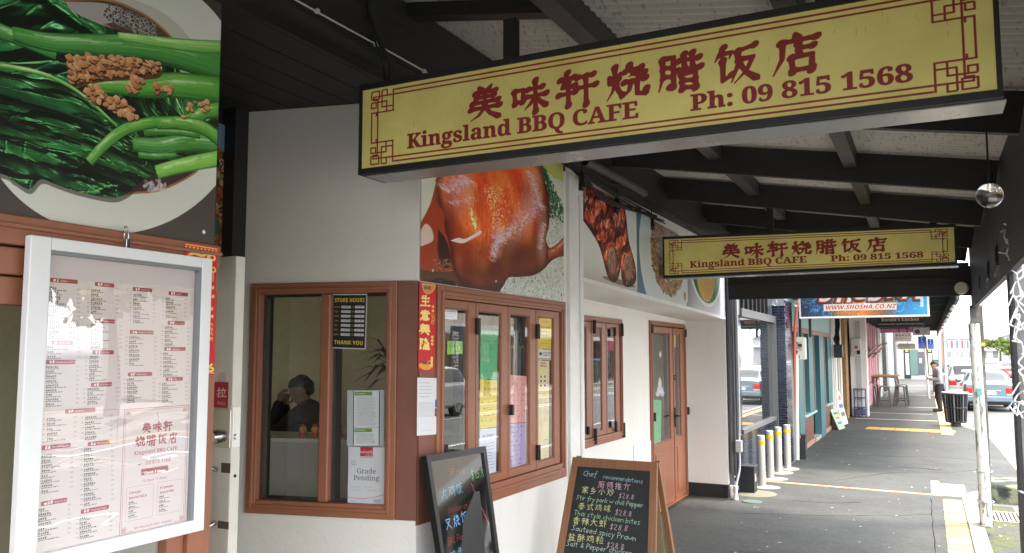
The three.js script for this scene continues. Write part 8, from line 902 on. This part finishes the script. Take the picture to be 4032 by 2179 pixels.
// ================================================================ across the road: seen in the glass and far at right
{ const box4 = (n, x0, x1, y0, y1, z0, z1, c, t, r = 0.7) => put(n, box(x0, x1, y0, y1, z0, z1), plain(...c, r, { map: wallDirt }), t);
  const A = thing('corner_shop', 'pale shop across the road with a white canopy, mirrored in the windows', 'building', [20, 0, -30]); box4('wall', 18.5, 26, 0, 5.2, -46, -22, [0.4, 0.36, 0.3], A); box4('canopy', 16, 18.5, 3.0, 3.5, -46, -22, [0.7, 0.72, 0.7], A); for (let i = 0; i < 7; i++) put('window', box(18.4, 18.5, 0.9, 2.6, -25.5 - i * 3.2, -23.2 - i * 3.2), plain(0.02, 0.025, 0.025, 0.1), A); box4('low_wall', 17.2, 17.35, 0, 0.9, -42, -28, [0.65, 0.65, 0.62], A); box4('red_stripe', 17.19, 17.36, 0.9, 1.0, -42, -28, [0.45, 0.06, 0.05], A);
  const Bd = thing('brown_shop', 'brown shop with dark doors across the road, mirrored in the narrow window', 'building', [18, 0, -55]); box4('wall', 17, 26, 0, 4.4, -75, -46.5, [0.13, 0.07, 0.045], Bd); box4('canopy', 14.6, 17, 2.9, 3.15, -75, -46.5, [0.62, 0.62, 0.58], Bd); for (let i = 0; i < 6; i++) put('door', box(16.95, 17.0, 0.2, 2.5, -50 - i * 4, -48 - i * 4), plain(0.015, 0.015, 0.015, 0.2), Bd); box4('white_column', 15.2, 15.7, 0, 2.9, -48.2, -47.7, [0.72, 0.72, 0.7], Bd); box4('red_sign', 14.55, 14.6, 2.2, 2.85, -62, -54, [0.35, 0.05, 0.07], Bd);
  const bt = canvasTex(128, 512, (x, W, H) => { x.fillStyle = '#26282a'; x.fillRect(0, 0, W, H); x.save(); x.translate(92, 40); x.rotate(Math.PI / 2); x.fillStyle = '#c9cbca'; x.font = 'bold 74px sans-serif'; x.fillText('Kingsland', 0, 22); x.restore(); });
  [-31.2, -33.4].forEach((z, i) => { const t = thing('street_banner', ['nearer tall dark street banner with white lettering across the road', 'further tall dark street banner with white lettering across the road'][i], 'banner', [15.2, 0, z]); put('post', rod(V(15.2, 0, z - 0.75), V(15.2, 3.4, z - 0.75), 0.05), M.blackMetal, t); put('panel', box(15.16, 15.24, 0.15, 3.3, z - 0.7, z + 0.7), plain(0.02, 0.022, 0.023, 0.5), t); put('banner_print', quad(V(15.155, 0.15, z - 0.7), V(15.155, 0.15, z + 0.7), V(15.155, 3.3, z + 0.7), V(15.155, 3.3, z - 0.7)), print(bt), t); });
  const bin = thing('wheelie_bin', 'green wheeled bin with a blue lid across the road', 'bin', [14.0, 0.03, -50.5]); const wg = box(13.6, 14.4, 0.05, 1.5, -51, -50.1), wp = wg.attributes.position; for (let i = 0; i < wp.count; i++) if (wp.getY(i) < 0.5) { wp.setX(i, 14 + (wp.getX(i) - 14) * 0.82); wp.setZ(i, -50.5 + (wp.getZ(i) + 50.5) * 0.82); } put('body', wg, plain(0.02, 0.035, 0.02, 0.5), bin); put('lid', rbox(13.56, 14.44, 1.5, 1.62, -51.05, -50.05, 0.04), plain(0.1, 0.2, 0.5, 0.4), bin); put('wheel', rod(V(14.35, 0.14, -50.9), V(14.35, 0.14, -50.2), 0.14, 0.14, 14), M.rubber, bin);
  const C = [['grey gabled building far down the right side of the street', 12, -165, 14, 5, [0.3, 0.31, 0.34]], ['long low white building with a blue canopy far down the right side', 9.5, -205, 16, 4, [0.7, 0.7, 0.7]], ['pale block at the far end of the street', -12, -240, 26, 9, [0.62, 0.62, 0.6]]];
  C.forEach(([l, x, z, w, h, c]) => { const t = thing('far_building', l, 'building', [x + w / 2, 0, z]); box4('wall', x, x + w, 0, h, z - 12, z, c, t); const s = new THREE.Shape([new THREE.Vector2(x - 0.4, h), new THREE.Vector2(x + w + 0.4, h), new THREE.Vector2(x + w / 2, h + w * 0.18)]); put('roof', new THREE.ExtrudeGeometry(s, { depth: 12.6, bevelEnabled: false }).translate(0, 0, z - 12.3), plain(c[0] * 0.5, c[1] * 0.5, c[2] * 0.55, 0.7), t); for (let i = 0; i < Math.floor(w / 2.6); i++) put('window', box(x + 0.8 + i * 2.6, x + 2.2 + i * 2.6, 1, 2.6, z, z + 0.03), plain(0.2, 0.22, 0.25, 0.3), t); put('canopy', box(x, x + w, h * 0.66, h * 0.72, z, z + 1.5), plain(0.5, 0.56, 0.62, 0.6), t); });
  [[3, -95, 'white street pole rising far beyond the parked cars', 7], [6.1, -120, 'second distant white pole beside the far buildings', 8], [0.95, -62, 'brown signless pole beyond the person', 3.4]].forEach(([x, z, l, h], i) => { const t = thing('street_pole', l, 'pole', [x, KY, z]); put('pole', rod(V(x, KY, z), V(x, h, z), 0.09, 0.06, 12), i === 2 ? plain(0.3, 0.2, 0.14, 0.7) : plain(0.7, 0.7, 0.7, 0.6), t); put('base', rod(V(x, KY, z), V(x, KY + 0.2, z), 0.16, 0.14, 12), M.galv, t); });
  // barber stripes board beyond the person
  const st = thing('striped_awning', 'red white and blue striped shop awning beyond the parked cars', 'awning', [2.3, 2.4, -88]); for (let i = 0; i < 12; i++) put('stripe', box(1.2 + i * 0.22, 1.2 + i * 0.22 + 0.215, 2.5, 3.2, -88.1, -88), plain(...[[0.6, 0.06, 0.06], [0.78, 0.78, 0.78], [0.08, 0.16, 0.45], [0.78, 0.78, 0.78]][i % 4], 0.6), st); put('posts', merge(rod(V(1.3, KY, -88.05), V(1.3, 2.5, -88.05), 0.05)), M.galv, st);
  function tree(name, label, x, z, h, r, c) { const t = thing(name, label, 'tree', [x, 0, z]); add('trunk', merge(rod(V(0, 0, 0), V(0.1, h * 0.55, 0), 0.2, 0.12, 10), rod(V(0.1, h * 0.5, 0), V(r * 0.5, h * 0.75, r * 0.2), 0.09, 0.04, 8), rod(V(0.1, h * 0.5, 0), V(-r * 0.45, h * 0.78, -r * 0.2), 0.09, 0.04, 8)), plain(0.1, 0.075, 0.05, 0.9), t); const n = 1500, m = new THREE.InstancedMesh(new THREE.PlaneGeometry(0.34, 0.26), plain(1, 1, 1, 0.8, { side: THREE.DoubleSide }), n), q = new THREE.Object3D(), col = new THREE.Color(); m.name = 'crown'; m.userData.kind = 'stuff'; const cl = []; for (let i = 0; i < 16; i++) { const a = rr(0, 6.28), e = rr(-0.6, 1.3), k = rr(0.45, 0.95); cl.push(V(Math.cos(a) * Math.cos(e) * r * k, h * 0.68 + Math.sin(e) * h * 0.3 * k, Math.sin(a) * Math.cos(e) * r * k)); } for (let i = 0; i < n; i++) { const o = cl[i % 16]; q.position.set(o.x + (rnd() + rnd() - 1) * r * 0.42, o.y + (rnd() + rnd() - 1) * r * 0.34, o.z + (rnd() + rnd() - 1) * r * 0.42); q.rotation.set(rr(0, 6), rr(0, 6), rr(0, 6)); q.scale.setScalar(rr(0.6, 1.3)); q.updateMatrix(); m.setMatrixAt(i, q.matrix); const k = rr(0.6, 1.3); m.setColorAt(i, col.setRGB(c[0] * k, c[1] * k, c[2] * k)); } t.add(m); }
  reseed(808); tree('street_tree', 'yellow leaved tree across the road, mirrored in the tiled shop window', 17, -16, 6.5, 2.6, [0.2, 0.17, 0.03]); tree('street_tree', 'green tree across the road beside the yellow one', 20, -11, 7.5, 3.2, [0.06, 0.1, 0.025]); tree('roadside_bush', 'bright green bush by the far buildings at right', 10.4, -150, 4.6, 2.6, [0.1, 0.14, 0.02]);
  for (let k = 0; k < 3; k++) { const t = thing('yucca_plant', ['nearest', 'middle', 'farthest'][k] + ' spiky yucca by the low wall across the road', 'plant', [16.6, 0, -30 - k * 4]); const g = []; for (let i = 0; i < 40; i++) { const a = rr(0, 6.28), e = rr(-0.2, 1.4), d = V(Math.cos(a) * Math.cos(e), Math.sin(e), Math.sin(a) * Math.cos(e)), r = V(-Math.sin(a), 0, Math.cos(a)).multiplyScalar(0.035), o = V(0, 1.1, 0), m = o.clone().addScaledVector(d, 0.4); const q = new THREE.BufferGeometry().setFromPoints([o, m.clone().add(r), m.clone().sub(r), m.clone().add(r), o.clone().addScaledVector(d, 0.85).add(V(0, -0.1, 0)), m.clone().sub(r)]); q.computeVertexNormals(); g.push(q); } const lv = add('leaves', merge(g), plain(0.1, 0.13, 0.04, 0.7, { side: THREE.DoubleSide }), t); lv.userData.kind = 'stuff'; add('trunk', rod(V(0, 0, 0), V(0, 1.1, 0), 0.08, 0.06), plain(0.12, 0.09, 0.06, 0.9), t); }
}

renderer.render(scene, camera);
